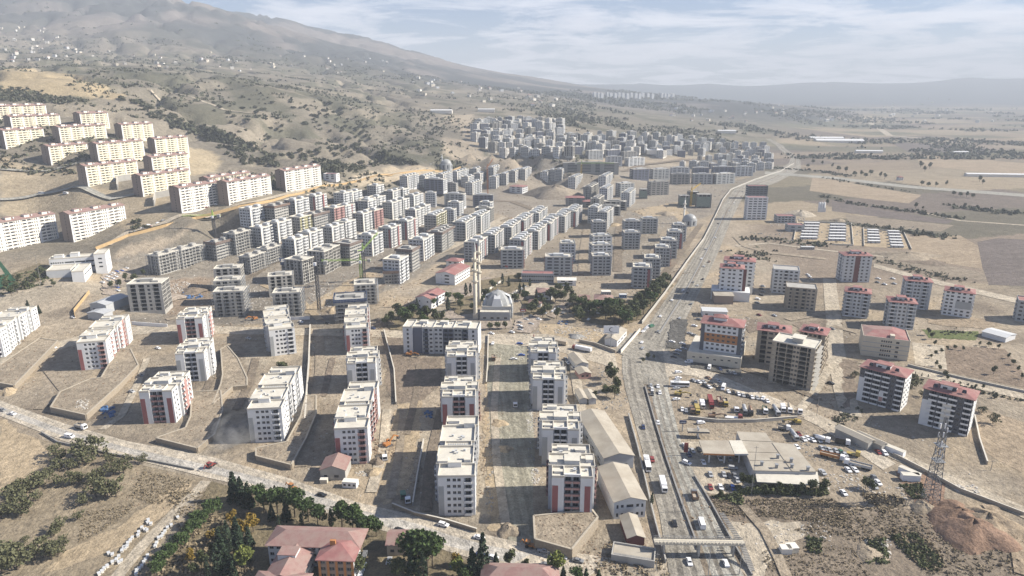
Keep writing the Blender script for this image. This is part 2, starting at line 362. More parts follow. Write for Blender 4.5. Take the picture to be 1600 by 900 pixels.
paint([(690,180),(740,178),(735,200),(770,225),(800,240),(740,228)], (0.40, 0.335, 0.25), 0.8)
me = bpy.data.meshes.new('ground')
nv = NU * NW
co = np.stack([GX, GYY, GZ], -1).reshape(-1, 3)
ii = np.arange(nv).reshape(NW, NU)
fa = np.stack([ii[:-1, :-1], ii[:-1, 1:], ii[1:, 1:], ii[1:, :-1]], -1).reshape(-1, 4)
me.vertices.add(nv); me.vertices.foreach_set('co', co.astype(np.float32).ravel())
me.loops.add(fa.size); me.loops.foreach_set('vertex_index', fa.astype(np.int32).ravel())
me.polygons.add(len(fa)); me.polygons.foreach_set('loop_start', np.arange(0, fa.size, 4, dtype=np.int32))
me.polygons.foreach_set('use_smooth', np.ones(len(fa), bool)); me.update(calc_edges=True)
ca = me.color_attributes.new('tint', 'FLOAT_COLOR', 'POINT')
ca.data.foreach_set('color', np.concatenate([tint, np.ones(x.shape + (1,))], -1).astype(np.float32).ravel())

def earth_shader(m, colour_from):
    """noise of several sizes over a base colour, with relief"""
    nt = m.node_tree; b = nt.nodes['Principled BSDF']; b.inputs['Roughness'].default_value = 0.95; b.inputs['Specular IOR Level'].default_value = 0.1
    geo = N(nt, 'ShaderNodeNewGeometry')
    cur = colour_from
    for sc, lo, hi_, det in ((0.035, 0.84, 1.16, 5), (0.22, 0.66, 1.28, 8), (1.3, 0.68, 1.24, 5)):
        n = N(nt, 'ShaderNodeTexNoise'); n.inputs['Scale'].default_value = sc; n.inputs['Detail'].default_value = det; n.inputs['Roughness'].default_value = 0.68
        L(nt, geo, 'Position', n, 'Vector')
        mr = N(nt, 'ShaderNodeMapRange'); mr.inputs[1].default_value = 0.3; mr.inputs[2].default_value = 0.7; mr.inputs[3].default_value = lo; mr.inputs[4].default_value = hi_
        L(nt, n, 'Fac', mr, 0)
        mm = N(nt, 'ShaderNodeMixRGB', blend_type='MULTIPLY'); mm.inputs[0].default_value = 1.0
        nt.links.new(cur, mm.inputs[1]); L(nt, mr, 0, mm, 2); cur = mm.outputs[0]
    nt.links.new(cur, b.inputs['Base Color'])
    nb = N(nt, 'ShaderNodeTexNoise'); nb.inputs['Scale'].default_value = 0.35; nb.inputs['Detail'].default_value = 8; nb.inputs['Roughness'].default_value = 0.62
    L(nt, geo, 'Position', nb, 'Vector'); bp = N(nt, 'ShaderNodeBump'); bp.inputs['Strength'].default_value = 0.75; bp.inputs['Distance'].default_value = 1.7
    L(nt, nb, 'Fac', bp, 'Height'); L(nt, bp, 0, b, 'Normal')
mg = bpy.data.materials.new('ground_earth'); mg.use_nodes = True
at = N(mg.node_tree, 'ShaderNodeAttribute', attribute_name='tint'); earth_shader(mg, at.outputs['Color'])
me.materials.append(mg)
obj('ground', me, kind='structure')
def earth(name, c, furrow=None):
    m = bpy.data.materials.new(name); m.use_nodes = True; nt = m.node_tree
    rgb = N(nt, 'ShaderNodeRGB'); rgb.outputs[0].default_value = (*c, 1); cur = rgb.outputs[0]
    if furrow:                                              # plough lines or wheel tracks: (angle, scale, amount)
        mp = N(nt, 'ShaderNodeMapping')
        if furrow[0] == 'uv': geo = N(nt, 'ShaderNodeUVMap'); L(nt, geo, 'UV', mp, 0)
        else: geo = N(nt, 'ShaderNodeNewGeometry'); mp.inputs['Rotation'].default_value = (0, 0, furrow[0]); L(nt, geo, 'Position', mp, 0)
        mp2 = N(nt, 'ShaderNodeMapping'); mp2.inputs['Scale'].default_value = (furrow[1], furrow[1] * 0.03, 1); L(nt, mp, 0, mp2, 0)
        n = N(nt, 'ShaderNodeTexNoise'); n.inputs['Scale'].default_value = 1.0; n.inputs['Detail'].default_value = 4; n.inputs['Distortion'].default_value = 0.3; L(nt, mp2, 0, n, 'Vector')
        mr = N(nt, 'ShaderNodeMapRange'); mr.inputs[1].default_value = 0.35; mr.inputs[2].default_value = 0.65; mr.inputs[3].default_value = 1 - furrow[2]; mr.inputs[4].default_value = 1 + furrow[2]
        L(nt, n, 'Fac', mr, 0); mm = N(nt, 'ShaderNodeMixRGB', blend_type='MULTIPLY'); mm.inputs[0].default_value = 1.0
        nt.links.new(cur, mm.inputs[1]); L(nt, mr, 0, mm, 2); cur = mm.outputs[0]
    earth_shader(m, cur); M[name] = m; return m

# ------------------------------------------------------------------ sheets of road and soil laid on the ground
SHEET_Z = [0.012]
def nextz(): SHEET_Z[0] += 0.0045; return SHEET_Z[0]
def ribbon(name, left, right, m, n=24, kind='structure', dz=None, lift=0.0):
    """strip between two picture polylines, draped over the terrain"""
    def res(pl):
        w = [P(*p) for p in pl]; d = [0]
        for a, b in zip(w, w[1:]): d.append(d[-1] + (b - a).length)
        out = []
        for k in range(n + 1):
            s = d[-1] * k / n; i = 0
            while i < len(w) - 2 and d[i + 1] < s: i += 1
            t = (s - d[i]) / max(d[i + 1] - d[i], 1e-6); out.append(w[i].lerp(w[i + 1], min(t, 1)))
        return out
    a = res(left); b = res(right); z0 = (dz if dz is not None else nextz()) + lift; mb = MB(); c = 4
    for k in range(n + 1):
        for j in range(c + 1):
            q = a[k].lerp(b[k], j / c); mb.v.append((q.x, q.y, Z(q.x, q.y) + z0 + (0.25 if Z(q.x, q.y) > 0.5 else 0)))
    for k in range(n):
        for j in range(c):
            i = k * (c + 1) + j; mb.f.append((i, i + 1, i + c + 2, i + c + 1))
    me = mb.mesh(name, m); uv = me.uv_layers.new(name='UVMap'); va = []; s_ = 0.0
    for k in range(n + 1):
        if k: s_ += (a[k].lerp(b[k], .5) - a[k - 1].lerp(b[k - 1], .5)).length
        for j in range(c + 1): va.append(((a[k] - b[k]).length * j / c, s_))
    for lp in me.loops: uv.data[lp.index].uv = va[lp.vertex_index]
    return obj(name, me, kind=kind)
def sheet(name, px, m, kind='structure', z0=None, rough=0):
    w = [P(*p) for p in px]; zz = z0 if z0 is not None else nextz(); mb = MB(); pts = []
    if rough:                                              # a wavering outline
        rr = random.Random(len(px) * 31 + int(px[0][0]))
        for a, b in zip(w, w[1:] + w[:1]):
            k = max(2, int((b - a).length / (rough * 2.5)))
            for i in range(k):
                q = a.lerp(b, i / k); s = rough if i else 0.3 * rough
                pts.append(Vector((q.x + rr.uniform(-s, s), q.y + rr.uniform(-s, s), 0)))
    else: pts = w
    n = len(pts); mb.v = [(q.x, q.y, Z(q.x, q.y) + zz) for q in pts]; mb.f = [tuple(range(n))]
    me = mb.mesh(name, m)
    if me.polygons[0].normal.z < 0: me.flip_normals()
    return obj(name, me, kind=kind)
def path_ribbon(name, px, width, m, n=30, lift=0.0):
    w = [P(*p) for p in px]; L_, R_ = [], []
    pts = []
    for k in range(len(w) - 1):
        for i in range(n // (len(w) - 1) + 1): pts.append(w[k].lerp(w[k + 1], i / (n // (len(w) - 1) + 1)))
    pts.append(w[-1]); z0 = nextz() + lift; mb = MB()
    for k, q in enumerate(pts):
        d = pts[min(k + 1, len(pts) - 1)] - pts[max(k - 1, 0)]; d.z = 0; d.normalize(); s = Vector((-d.y, d.x, 0)) * width / 2
        for j in range(4):
            e = q + s * (1 - 2 * j / 3); zz = Z(e.x, e.y); mb.v.append((e.x, e.y, max(zz, Z(q.x, q.y)) + z0 + (0.5 if zz > 0.5 else 0)))
    for k in range(len(pts) - 1):
        for j in range(3): i = k * 4 + j; mb.f.append((i, i + 4, i + 5, i + 1))
    me = mb.mesh(name, m); uv = me.uv_layers.new(name='UVMap'); s_ = 0.0; va = []
    for k in range(len(pts)):
        if k: s_ += (pts[k] - pts[k - 1]).length
        for j in range(4): va.append((width * j / 3, s_))
    for lp in me.loops: uv.data[lp.index].uv = va[lp.vertex_index]
    if me.polygons[0].normal.z < 0: me.flip_normals()
    return obj(name, me, kind='structure')

earth('asphalt_dusty', (0.325, 0.30, 0.252), ('uv', 0.45, 0.2))
earth('asphalt_right', (0.35, 0.335, 0.29), ('uv', 0.5, 0.2))
earth('tyre_dark', (0.25, 0.23, 0.195), ('uv', 0.3, 0.3))
earth('track_pale', (0.46, 0.43, 0.38), ('uv', 0.5, 0.16))
earth('asphalt_dark', (0.12, 0.115, 0.105), (R(0), 0.5, 0.1))
earth('gravel_street', (0.31, 0.29, 0.225), ('uv', 0.4, 0.2))
earth('dirt_road', (0.50, 0.44, 0.35), ('uv', 0.4, 0.14))
earth('pale_dirt', (0.46, 0.40, 0.31), (R(20), 0.4, 0.08))
earth('sandy', (0.42, 0.335, 0.225))
earth('brown_soil', (0.235, 0.19, 0.145), (R(30), 0.4, 0.1))
earth('grey_brown', (0.225, 0.185, 0.14))
earth('yard', (0.33, 0.275, 0.205))
earth('paved', (0.37, 0.31, 0.25))
earth('olive_earth', (0.285, 0.235, 0.165), (R(70), 0.5, 0.1))
earth('stubble', (0.345, 0.275, 0.195), (R(75), 0.30, 0.10))
earth('plough_dark', (0.165, 0.14, 0.125), (R(75), 0.35, 0.12))
earth('plough_brown', (0.25, 0.195, 0.145), (R(60), 0.4, 0.10))
earth('field_tan', (0.27, 0.225, 0.17), (R(75), 0.3, 0.08))
earth('red_earth', (0.26, 0.175, 0.125))
earth('turf', (0.035, 0.10, 0.055))
earth('weeds', (0.13, 0.15, 0.06))
earth('garden_soil', (0.20, 0.165, 0.105))

# big soil areas first (lowest), roads above
sheet('olive_grove_soil', [(0,668),(90,694),(200,722),(318,748),(285,800),(215,900),(0,900)], M['olive_earth'])
sheet('bare_slope', [(0,655),(62,690),(78,705),(50,745),(0,770)], M['sandy'], rough=1.5)
sheet('sandy_bank', [(262,765),(305,750),(262,800),(200,850),(120,880),(60,900),(105,860),(190,820)], M['sandy'], rough=1.0)
sheet('school_garden', [(330,752),(520,800),(700,862),(780,900),(225,900),(300,800)], M['garden_soil'])
sheet('right_waste', [(1105,775),(1300,780),(1460,800),(1600,870),(1620,980),(1190,960),(1140,850)], M['grey_brown'], rough=2)
sheet('pale_clearing', [(1140,815),(1250,815),(1255,840),(1200,880),(1195,900),(1165,900)], M['pale_dirt'], rough=2)
sheet('brown_verge', [(1105,770),(1200,772),(1330,800),(1330,822),(1200,808),(1120,800)], M['brown_soil'], rough=1.2)
sheet('depot_yard', [(1040,600),(1080,580),(1140,600),(1260,640),(1400,720),(1480,790),(1330,800),(1290,770),(1075,690),(1045,650)], M['yard'], rough=1)
sheet('forecourt', [(1065,690),(1150,690),(1200,740),(1300,760),(1120,772),(1100,770),(1062,715)], M['pale_dirt'])
sheet('red_earth_yard', [(1400,735),(1470,745),(1480,790),(1560,800),(1580,840),(1480,830),(1430,790)], M['red_earth'], rough=1.5)
sheet('orchard_field', [(1510,640),(1540,640),(1600,660),(1640,690),(1640,760),(1560,720),(1515,690)], M['stubble'])
sheet('ploughed_plot', [(1478,540),(1570,545),(1600,585),(1600,606),(1475,580)], M['plough_brown'])
sheet('car_park_concrete', [(1425,535),(1475,540),(1480,578),(1430,570)], M['pale_dirt'])
sheet('grass_strip', [(1440,515),(1530,518),(1525,532),(1450,528)], M['weeds'], rough=1)
sheet('tan_field', [(1355,392),(1425,402),(1530,425),(1545,418),(1540,440),(1430,425),(1360,412)], M['field_tan'])
sheet('stubble_field', [(1413,366),(1500,368),(1530,385),(1535,420),(1480,412),(1425,395)], M['stubble'])
sheet('dark_field', [(1527,378),(1560,372),(1680,380),(1680,450),(1545,445),(1535,418)], M['plough_dark'])
sheet('dark_strip', [(1300,315),(1400,332),(1490,344),(1480,350),(1400,342),(1300,330)], M['plough_dark'])
sheet('brown_field', [(1320,335),(1420,345),(1490,352),(1470,362),(1390,356),(1325,346)], M['field_tan'])
sheet('wheat_field', [(1425,240),(1600,255),(1690,265),(1690,285),(1560,272),(1440,258)], M['stubble'])
sheet('meadow_field', [(1270,275),(1350,290),(1440,305),(1420,318),(1330,308),(1265,298)], M['stubble'])
sheet('dark_far_field', [(1390,222),(1480,226),(1560,234),(1540,240),(1420,238)], M['plough_dark'])
sheet('tent_camp_yard', [(1246,346),(1330,352),(1412,366),(1420,390),(1340,384),(1240,374)], M['sandy'])
sheet('mosque_court', [(690,520),(700,478),(720,468),(800,500),(800,512),(770,515)], M['paved'])
sheet('school_court', [(705,452),(760,432),(790,440),(740,470),(715,472)], M['paved'])
sheet('works_yard', [(838,505),(880,508),(950,520),(975,500),(990,520),(950,545),(850,528)], M['sandy'], rough=1)
sheet('sandy_site', [(780,640),(795,560),(760,550),(755,700),(765,830),(780,830)], M['sandy'], rough=1.2)
sheet('dark_soil_plot', [(607,560),(690,560),(690,600),(660,625),(618,632),(600,600)], M['brown_soil'], rough=0.8)
sheet('site_soil_left', [(595,520),(625,520),(640,560),(600,575)], M['brown_soil'], rough=1)
sheet('light_site', [(620,632),(660,626),(655,680),(640,760),(600,790),(585,770),(600,700)], M['sandy'], rough=1)
sheet('clearing_north', [(985,330),(1060,315),(1090,350),(1060,345),(1050,335),(1010,340)], M['sandy'], rough=3)
sheet('excavation', [(800,350),(790,340),(775,375),(770,400),(790,390)], M['sandy'], rough=2)
# roads
ribbon('gravel_street', [(765,528),(761,600),(768,700),(790,800),(795,850)], [(822,528),(828,600),(836,700),(832,780),(838,850)], M['gravel_street'])
ribbon('cross_street', [(0,560),(150,518),(250,507),(420,512),(600,516),(760,522),(860,522),(960,548)], [(0,575),(150,528),(250,520),(420,523),(600,527),(760,536),(860,545),(965,577)], M['pale_dirt'], n=40)
ribbon('lower_road', [(-60,608),(0,626),(100,662),(200,690),(330,714),(450,747),(560,786),(650,806),(700,822),(760,836),(830,852),(960,874)],
       [(-60,634),(0,650),(100,690),(200,716),(330,748),(400,764),(480,792),(560,818),(640,842),(700,862),(780,886),(900,915)], M['dirt_road'], n=60)
ribbon('lower_road_wheel_tracks', [(-60,617),(0,635),(100,672),(200,700),(330,728),(450,757),(560,797),(650,818),(700,836),(760,852),(830,866)],
       [(-60,627),(0,644),(100,682),(200,709),(330,740),(430,766),(520,800),(600,822),(680,848),(740,864),(800,882)], M['track_pale'], n=60)
path_ribbon('grove_track', [(322,752),(300,775),(262,812),(225,850),(180,905)], 5.0, M['pale_dirt'])
HL = [(1052,935),(1030,800),(1003,700),(975,600),(970,560),(1008,515),(1058,442),(1098,377),(1128,322),(1152,290),(1200,272),(1232,256),(1236,247),(1214,228),(1196,217)]
HR = [(1180,935),(1112,800),(1066,700),(1042,600),(1040,560),(1056,530),(1086,470),(1120,400),(1142,345),(1164,302),(1215,285),(1252,264),(1250,248),(1224,228),(1202,217)]
HC = [(1118,935),(1072,800),(1034,700),(1010,610),(1012,560),(1034,515),(1072,455),(1108,387),(1134,333),(1157,296),(1207,279),(1242,260),(1243,247),(1219,228),(1199,217)]
ribbon('highway', HL, HR, M['asphalt_dusty'], n=90)
ribbon('highway_right_carriageway', [(a + 3, b) for a, b in HC[:4]], HR[:4], M['asphalt_right'], n=30)
ribbon('median_strip', [(a - 4, b) for a, b in HC[:5]], [(a + 6, b) for a, b in HC[:5]], M['grey_brown'], n=30)
ribbon('median_strip', [(a - 2.5 * (b - 130) / 420, b) for a, b in HC[5:]], [(a + 2.5 * (b - 130) / 420, b) for a, b in HC[5:]], M['grey_brown'], n=50)
for f0, f1 in ((.12, .2), (.3, .38), (.66, .73), (.84, .9)):
    ribbon('tyre_band', [(a + (c - a) * f0, b) for (a, b), (c, _) in zip(HL, HR)], [(a + (c - a) * f1, b) for (a, b), (c, _) in zip(HL, HR)], M['tyre_dark'], n=80)
ribbon('junction', [(960,548),(990,565),(1000,600)], [(985,520),(1045,545),(1045,605)], M['asphalt_dusty'], n=10)
ribbon('junction_arm', [(1035,545),(1080,568),(1180,610),(1280,650),(1400,725)], [(1042,590),(1075,585),(1160,615),(1262,655),(1380,735)], M['dirt_road'], n=24)
ribbon('side_lane', [(1262,640),(1330,672),(1420,712),(1500,750),(1620,800)], [(1255,655),(1330,690),(1420,728),(1490,762),(1610,815)], M['pale_dirt'], n=24)
ribbon('village_lane', [(1418,575),(1500,590),(1640,620)], [(1418,585),(1500,602),(1640,634)], M['pale_dirt'], n=12)
path_ribbon('plot_street', [(1296,436),(1299,470),(1303,500),(1305,540),(1312,580),(1318,610),(1330,650)], 11.0, M['pale_dirt'])
path_ribbon('plot_lane', [(1250,640),(1275,610),(1290,585),(1300,560)], 5.0, M['pale_dirt'])
sheet('plot_soil', [(1315,560),(1340,565),(1338,620),(1318,640)], M['brown_soil'], rough=2)
sheet('plot_soil', [(1240,505),(1290,500),(1293,520),(1250,520)], M['brown_soil'], rough=2)
sheet('plot_soil', [(1440,480),(1500,492),(1560,505),(1540,515),(1450,505)], M['stubble'], rough=3)
sheet('plot_soil', [(1120,500),(1190,500),(1200,512),(1170,520),(1150,505)], M['brown_soil'], rough=2)
sheet('dark_paving', [(884,562),(899,563),(902,580),(886,580)], M['asphalt_dark'])
sheet('dark_paving', [(897,583),(906,583),(908,590),(899,590)], M['asphalt_dark'])
sheet('waste_soil', [(1400,400),(1480,410),(1470,416),(1405,408)], M['brown_soil'], rough=3)
ribbon('field_lane', [(1365,412),(1440,432),(1540,455),(1640,478)], [(1365,418),(1440,439),(1540,463),(1640,486)], M['pale_dirt'], n=16)
ribbon('plain_road', [(1195,268),(1300,276),(1420,290),(1640,306)], [(1195,272),(1300,280),(1420,294),(1640,311)], M['asphalt_right'], n=20)
path_ribbon('farm_track', [(1150,385),(1200,380),(1260,388),(1330,396),(1420,405)], 6.0, M['pale_dirt'])
path_ribbon('canal_track', [(1430,330),(1500,345),(1640,355)], 7.0, M['pale_dirt'])
path_ribbon('far_road', [(1350,183),(1370,198),(1390,212),(1440,216),(1520,226)], 26.0, M['pale_dirt'])
path_ribbon('site_track', [(555,462),(600,440),(660,405),(735,372),(790,340)], 14.0, M['pale_dirt'])
path_ribbon('site_drain', [(585,455),(640,420),(700,388)], 4.0, M['brown_soil'])
path_ribbon('sand_track', [(480,490),(510,465),(545,445),(590,422)], 11.0, M['sandy'])
path_ribbon('hill_road', [(168,384),(200,364),(258,349),(304,338),(370,321),(400,316),(450,304),(525,288),(560,281.5),(612,272),(662,265)], 8.0, M['pale_dirt'])
path_ribbon('terrace_road', [(0,313),(60,305),(120,293),(175,312),(240,300)], 9.0, M['asphalt_right'])
path_ribbon('upper_terrace_road', [(0,265),(40,268),(120,256)], 8.0, M['asphalt_right'])
path_ribbon('hill_track', [(230,140),(300,152),(350,172),(400,178)], 7.0, M['pale_dirt'])
sheet('sports_pitch', [(0,408),(26,440),(14,452),(0,452),(-30,450),(-30,405)], M['turf'])

for px, wd, m in [([(230,560),(215,600),(190,650),(160,672)], 4, 'pale_dirt'), ([(330,590),(310,640),(300,690)], 4, 'grey_brown'), ([(500,525),(500,580),(490,650),(470,730)], 6, 'yard'), ([(520,560),(505,620)], 4, 'brown_soil'), ([(605,640),(600,700),(580,770)], 5, 'pale_dirt'), ([(630,640),(625,700),(610,780)], 4, 'yard'), ([(655,570),(650,620),(635,680)], 4, 'grey_brown'), ([(690,640),(672,720),(665,800)], 5, 'grey_brown'),
                  ([(778,560),(772,640),(776,720),(790,820)], 4, 'pale_dirt'), ([(895,560),(905,620),(915,690),(935,760)], 6, 'pale_dirt'), ([(60,560),(100,610),(60,640)], 5, 'yard'), ([(400,560),(390,600),(370,640)], 5, 'grey_brown'), ([(160,505),(200,480),(260,440)], 7, 'yard'), ([(260,500),(330,485),(420,495)], 6, 'yard'), ([(410,445),(470,470),(500,500)], 6, 'sandy'), ([(380,440),(420,415),(480,385)], 7, 'grey_brown'), ([(480,430),(530,400),(580,375),(640,340)], 8, 'grey_brown'), ([(590,420),(640,385),(690,350)], 8, 'grey_brown'), ([(440,385),(500,355),(570,325),(650,300)], 8, 'grey_brown'), ([(420,360),(480,335),(560,310)], 8, 'yard'),
                  ([(810,400),(850,375),(900,350)], 8, 'grey_brown'), ([(910,430),(912,390),(918,350)], 9, 'yard'), ([(965,425),(966,380),(968,340)], 9, 'grey_brown'), ([(1030,440),(1060,400),(1095,350)], 8, 'grey_brown'), ([(1010,430),(1020,395),(1040,360)], 7, 'yard'), ([(840,300),(900,315),(960,330),(1010,325)], 12, 'yard'), ([(720,310),(800,315),(840,330)], 12, 'grey_brown'), ([(900,270),(1000,258),(1100,250)], 16, 'grey_brown'), ([(1060,290),(1140,283),(1170,276)], 14, 'yard'), ([(1150,370),(1165,385),(1200,395),(1290,405)], 9, 'yard'), ([(1230,500),(1290,490)], 7, 'yard'), ([(1300,510),(1340,520)], 6, 'yard'), ([(1160,790),(1195,830),(1215,870),(1230,905)], 4, 'yard'), ([(1545,790),(1590,840),(1600,900)], 6, 'stubble'), ([(1110,560),(1200,590),(1280,625)], 5, 'grey_brown')]:
    path_ribbon('dirt_track', px, wd, M[m])

for px, m in [([(600,498),(640,488),(700,500),(700,514),(610,516)], 'garden_soil'), ([(700,476),(735,462),(760,466),(740,490),(715,492)], 'garden_soil'), ([(815,470),(845,462),(865,470),(850,490),(822,492)], 'garden_soil'), ([(885,476),(935,468),(1000,470),(1045,438),(1052,446),(1000,500),(960,512),(900,500)], 'garden_soil'), ([(745,440),(800,430),(830,444),(800,456),(760,462)], 'garden_soil'), ([(805,500),(838,492),(850,500),(830,522),(800,518)], 'paved'),
              ([(815,448),(850,442),(870,448),(845,462),(820,462)], 'pale_dirt'), ([(855,494),(880,472),(892,476),(868,498)], 'paved'), ([(1050,500),(1075,500),(1070,545),(1040,545)], 'asphalt_dark'), ([(1080,562),(1158,578),(1160,590),(1080,575)], 'asphalt_dark'), ([(160,430),(200,418),(205,430),(180,462),(160,460)], 'paved'), ([(20,428),(60,412),(95,420),(60,440),(30,450)], 'garden_soil')]:
    sheet('garden_bed' if m == 'garden_soil' else 'paved_yard', px, M[m], rough=1.2)
# ------------------------------------------------------------------ buildings: walls with real openings
class Acc:
    """collects the parts of one building in its own coordinates (x along the front, y away, z up)"""
    def __init__(s): s.w = {}; s.rects = []; s.bal = []; s.open = []
    def g(s, k):
        if k not in s.w: s.w[k] = MB()
        return s.w[k]
def facade(acc, wall, o, ux, length, z0, z1, cols, floors, fh, zb, rec=0.28, style=None):
    """o: lower left corner, ux: unit vector along, outward normal = (ux.y,-ux.x). cols: list of (x0,x1,kind)
    kinds: w window, W wide window, s slit, b balcony bay, d deep open bay (shell), n nothing"""
    o = Vector((o[0], o[1], 0)); ux = Vector((ux[0], ux[1], 0)); nn = Vector((ux.y, -ux.x, 0)); mb = acc.g(wall)
    def pt(x, z, d=0.0): q = o + ux * x - nn * d; return (q.x, q.y, z)
    cur = 0.0
    for (x0, x1, k) in cols:
        if k == 'n' or x1 - x0 < 0.25: continue
        if x0 > cur + 1e-3: mb.quad(pt(cur, z0), pt(x0, z0), pt(x0, z1), pt(cur, z1))
        zc = z0
        for f in range(floors):
            fz = zb + f * fh
            if k in 'wW': a, b, d = fz + 0.95, fz + 2.35, rec
            elif k == 's': a, b, d = fz + 0.6, fz + 2.4, rec
            elif k == 'b': a, b, d = fz + 0.12, fz + 2.62, 1.3
            else: a, b, d = fz + 0.06, fz + fh - 0.28, 2.6
            if b > z1 - 0.1: b = z1 - 0.1
            if a - zc > 1e-3: mb.quad(pt(x0, zc), pt(x1, zc), pt(x1, a), pt(x0, a))
            mb.quad(pt(x0, a), pt(x0, a, d), pt(x0, b, d), pt(x0, b)); mb.quad(pt(x1, a, d), pt(x1, a), pt(x1, b), pt(x1, b, d))
            mb.quad(pt(x0, a), pt(x1, a), pt(x1, a, d), pt(x0, a, d)); mb.quad(pt(x0, b, d), pt(x1, b, d), pt(x1, b), pt(x0, b))
            if k == 'b':                                   # back wall of the bay with its door
                m = (x0 + x1) / 2; hw = min(1.1, (x1 - x0) * 0.42)
                mb.quad(pt(x0, a, d), pt(m - hw, a, d), pt(m - hw, b, d), pt(x0, b, d)); mb.quad(pt(m + hw, a, d), pt(x1, a, d), pt(x1, b, d), pt(m + hw, b, d))
                acc.rects.append((pt(m - hw, a, d), pt(m + hw, a, d), pt(m + hw, b, d), pt(m - hw, b, d), ux.copy()))
                acc.bal.append((o + ux * x0, ux.copy(), nn.copy(), x1 - x0, fz))
            elif k == 'd': acc.open.append((pt(x0, a, d), pt(x1, a, d), pt(x1, b, d), pt(x0, b, d)))
            else: acc.rects.append((pt(x0, a, d), pt(x1, a, d), pt(x1, b, d), pt(x0, b, d), ux.copy()))
            zc = b
        if z1 - zc > 1e-3: mb.quad(pt(x0, zc), pt(x1, zc), pt(x1, z1), pt(x0, z1))
        cur = x1
    if length > cur + 1e-3: mb.quad(pt(cur, z0), pt(length, z0), pt(length, z1), pt(cur, z1))
def cols_of(pattern, length):
    """pattern such as 'n2 w1.4 n1 b3' stretched to a length"""
    it = [(t[0], float(t[1:])) for t in pattern.split()]; tot = sum(w for _, w in it); x = 0; out = []
    for k, w in it:
        w = w * length / tot
        if k != 'n': out.append((x, x + w, k))
        x += w
    return out
def volume(acc, x0, y0, x1, y1, h, floors, fh, pats, wall, zb=0.3, skirt=4.0, roof='roof_screed', par=0.9, sides='fblr', walls=None):
    walls = walls or {}
    run = {'f': ((x0, y0), (1, 0), x1 - x0), 'r': ((x1, y0), (0, 1), y1 - y0), 'b': ((x1, y1), (-1, 0), x1 - x0), 'l': ((x0, y1), (0, -1), y1 - y0)}
    for s in 'frbl':
        o, u, ln = run[s]
        facade(acc, walls.get(s, wall), o, u, ln, -skirt, h + par, cols_of(pats[s], ln) if s in sides and pats.get(s) else [], floors, fh, zb)
    t = 0.22; r = acc.g('@roof:' + roof); r.quad((x0 + t, y0 + t, h), (x1 - t, y0 + t, h), (x1 - t, y1 - t, h), (x0 + t, y1 - t, h))
    if par > 0:
        p = acc.g('@parapet:' + ('coping' if roof == 'roof_screed' else wall)); z = h + par
        for a, b, c, d in ((x0 - .04, y0 - .04, x1 + .04, y0 + t), (x0 - .04, y1 - t, x1 + .04, y1 + .04), (x0 - .04, y0 + t, x0 + t, y1 - t), (x1 - t, y0 + t, x1 + .04, y1 - t)):
            p.box(a, b, h - 0.05, c, d, z + 0.05)
def window_mesh(w, h):
    def mk():
        mb = MB(); mb.quad((0, 0, 0), (w, 0, 0), (w, 0, h), (0, 0, h)); me = mb.mesh('window', 'glass'); me.materials.append(M['metal_grey'])
        fr = MB(); t = 0.07
        for a in ((0, -.05, 0, w, -.004, t), (0, -.05, h - t, w, -.004, h), (0, -.05, t, t, -.004, h - t), (w - t, -.05, t, w, -.004, h - t), (w / 2 - t / 2, -.05, t, w / 2 + t / 2, -.004, h - t)): fr.box(*a)
        n = len(mb.v); mb.v += fr.v; mb.f += [tuple(i + n for i in f) for f in fr.f]; me = mb.mesh('window', 'glass'); me.materials.append(M['metal_grey'])
        me.polygons.foreach_set('material_index', [0] + [1] * (len(mb.f) - 1)); return me
    return cached(('win', round(w, 1), round(h, 1)), mk)
def balcony_mesh(w, railm):
    def mk():
        mb = MB(); mb.box(0, -0.9, 0, w, 0.05, 0.14); mb.box(0, -0.9, 0.14, w, -0.8, 1.0); mb.box(0, -0.8, 0.14, 0.1, -0.02, 1.0); mb.box(w - 0.1, -0.8, 0.14, w, -0.02, 1.0)
        return mb.mesh('balcony', railm)
    return cached(('balc', round(w, 1), railm), mk)
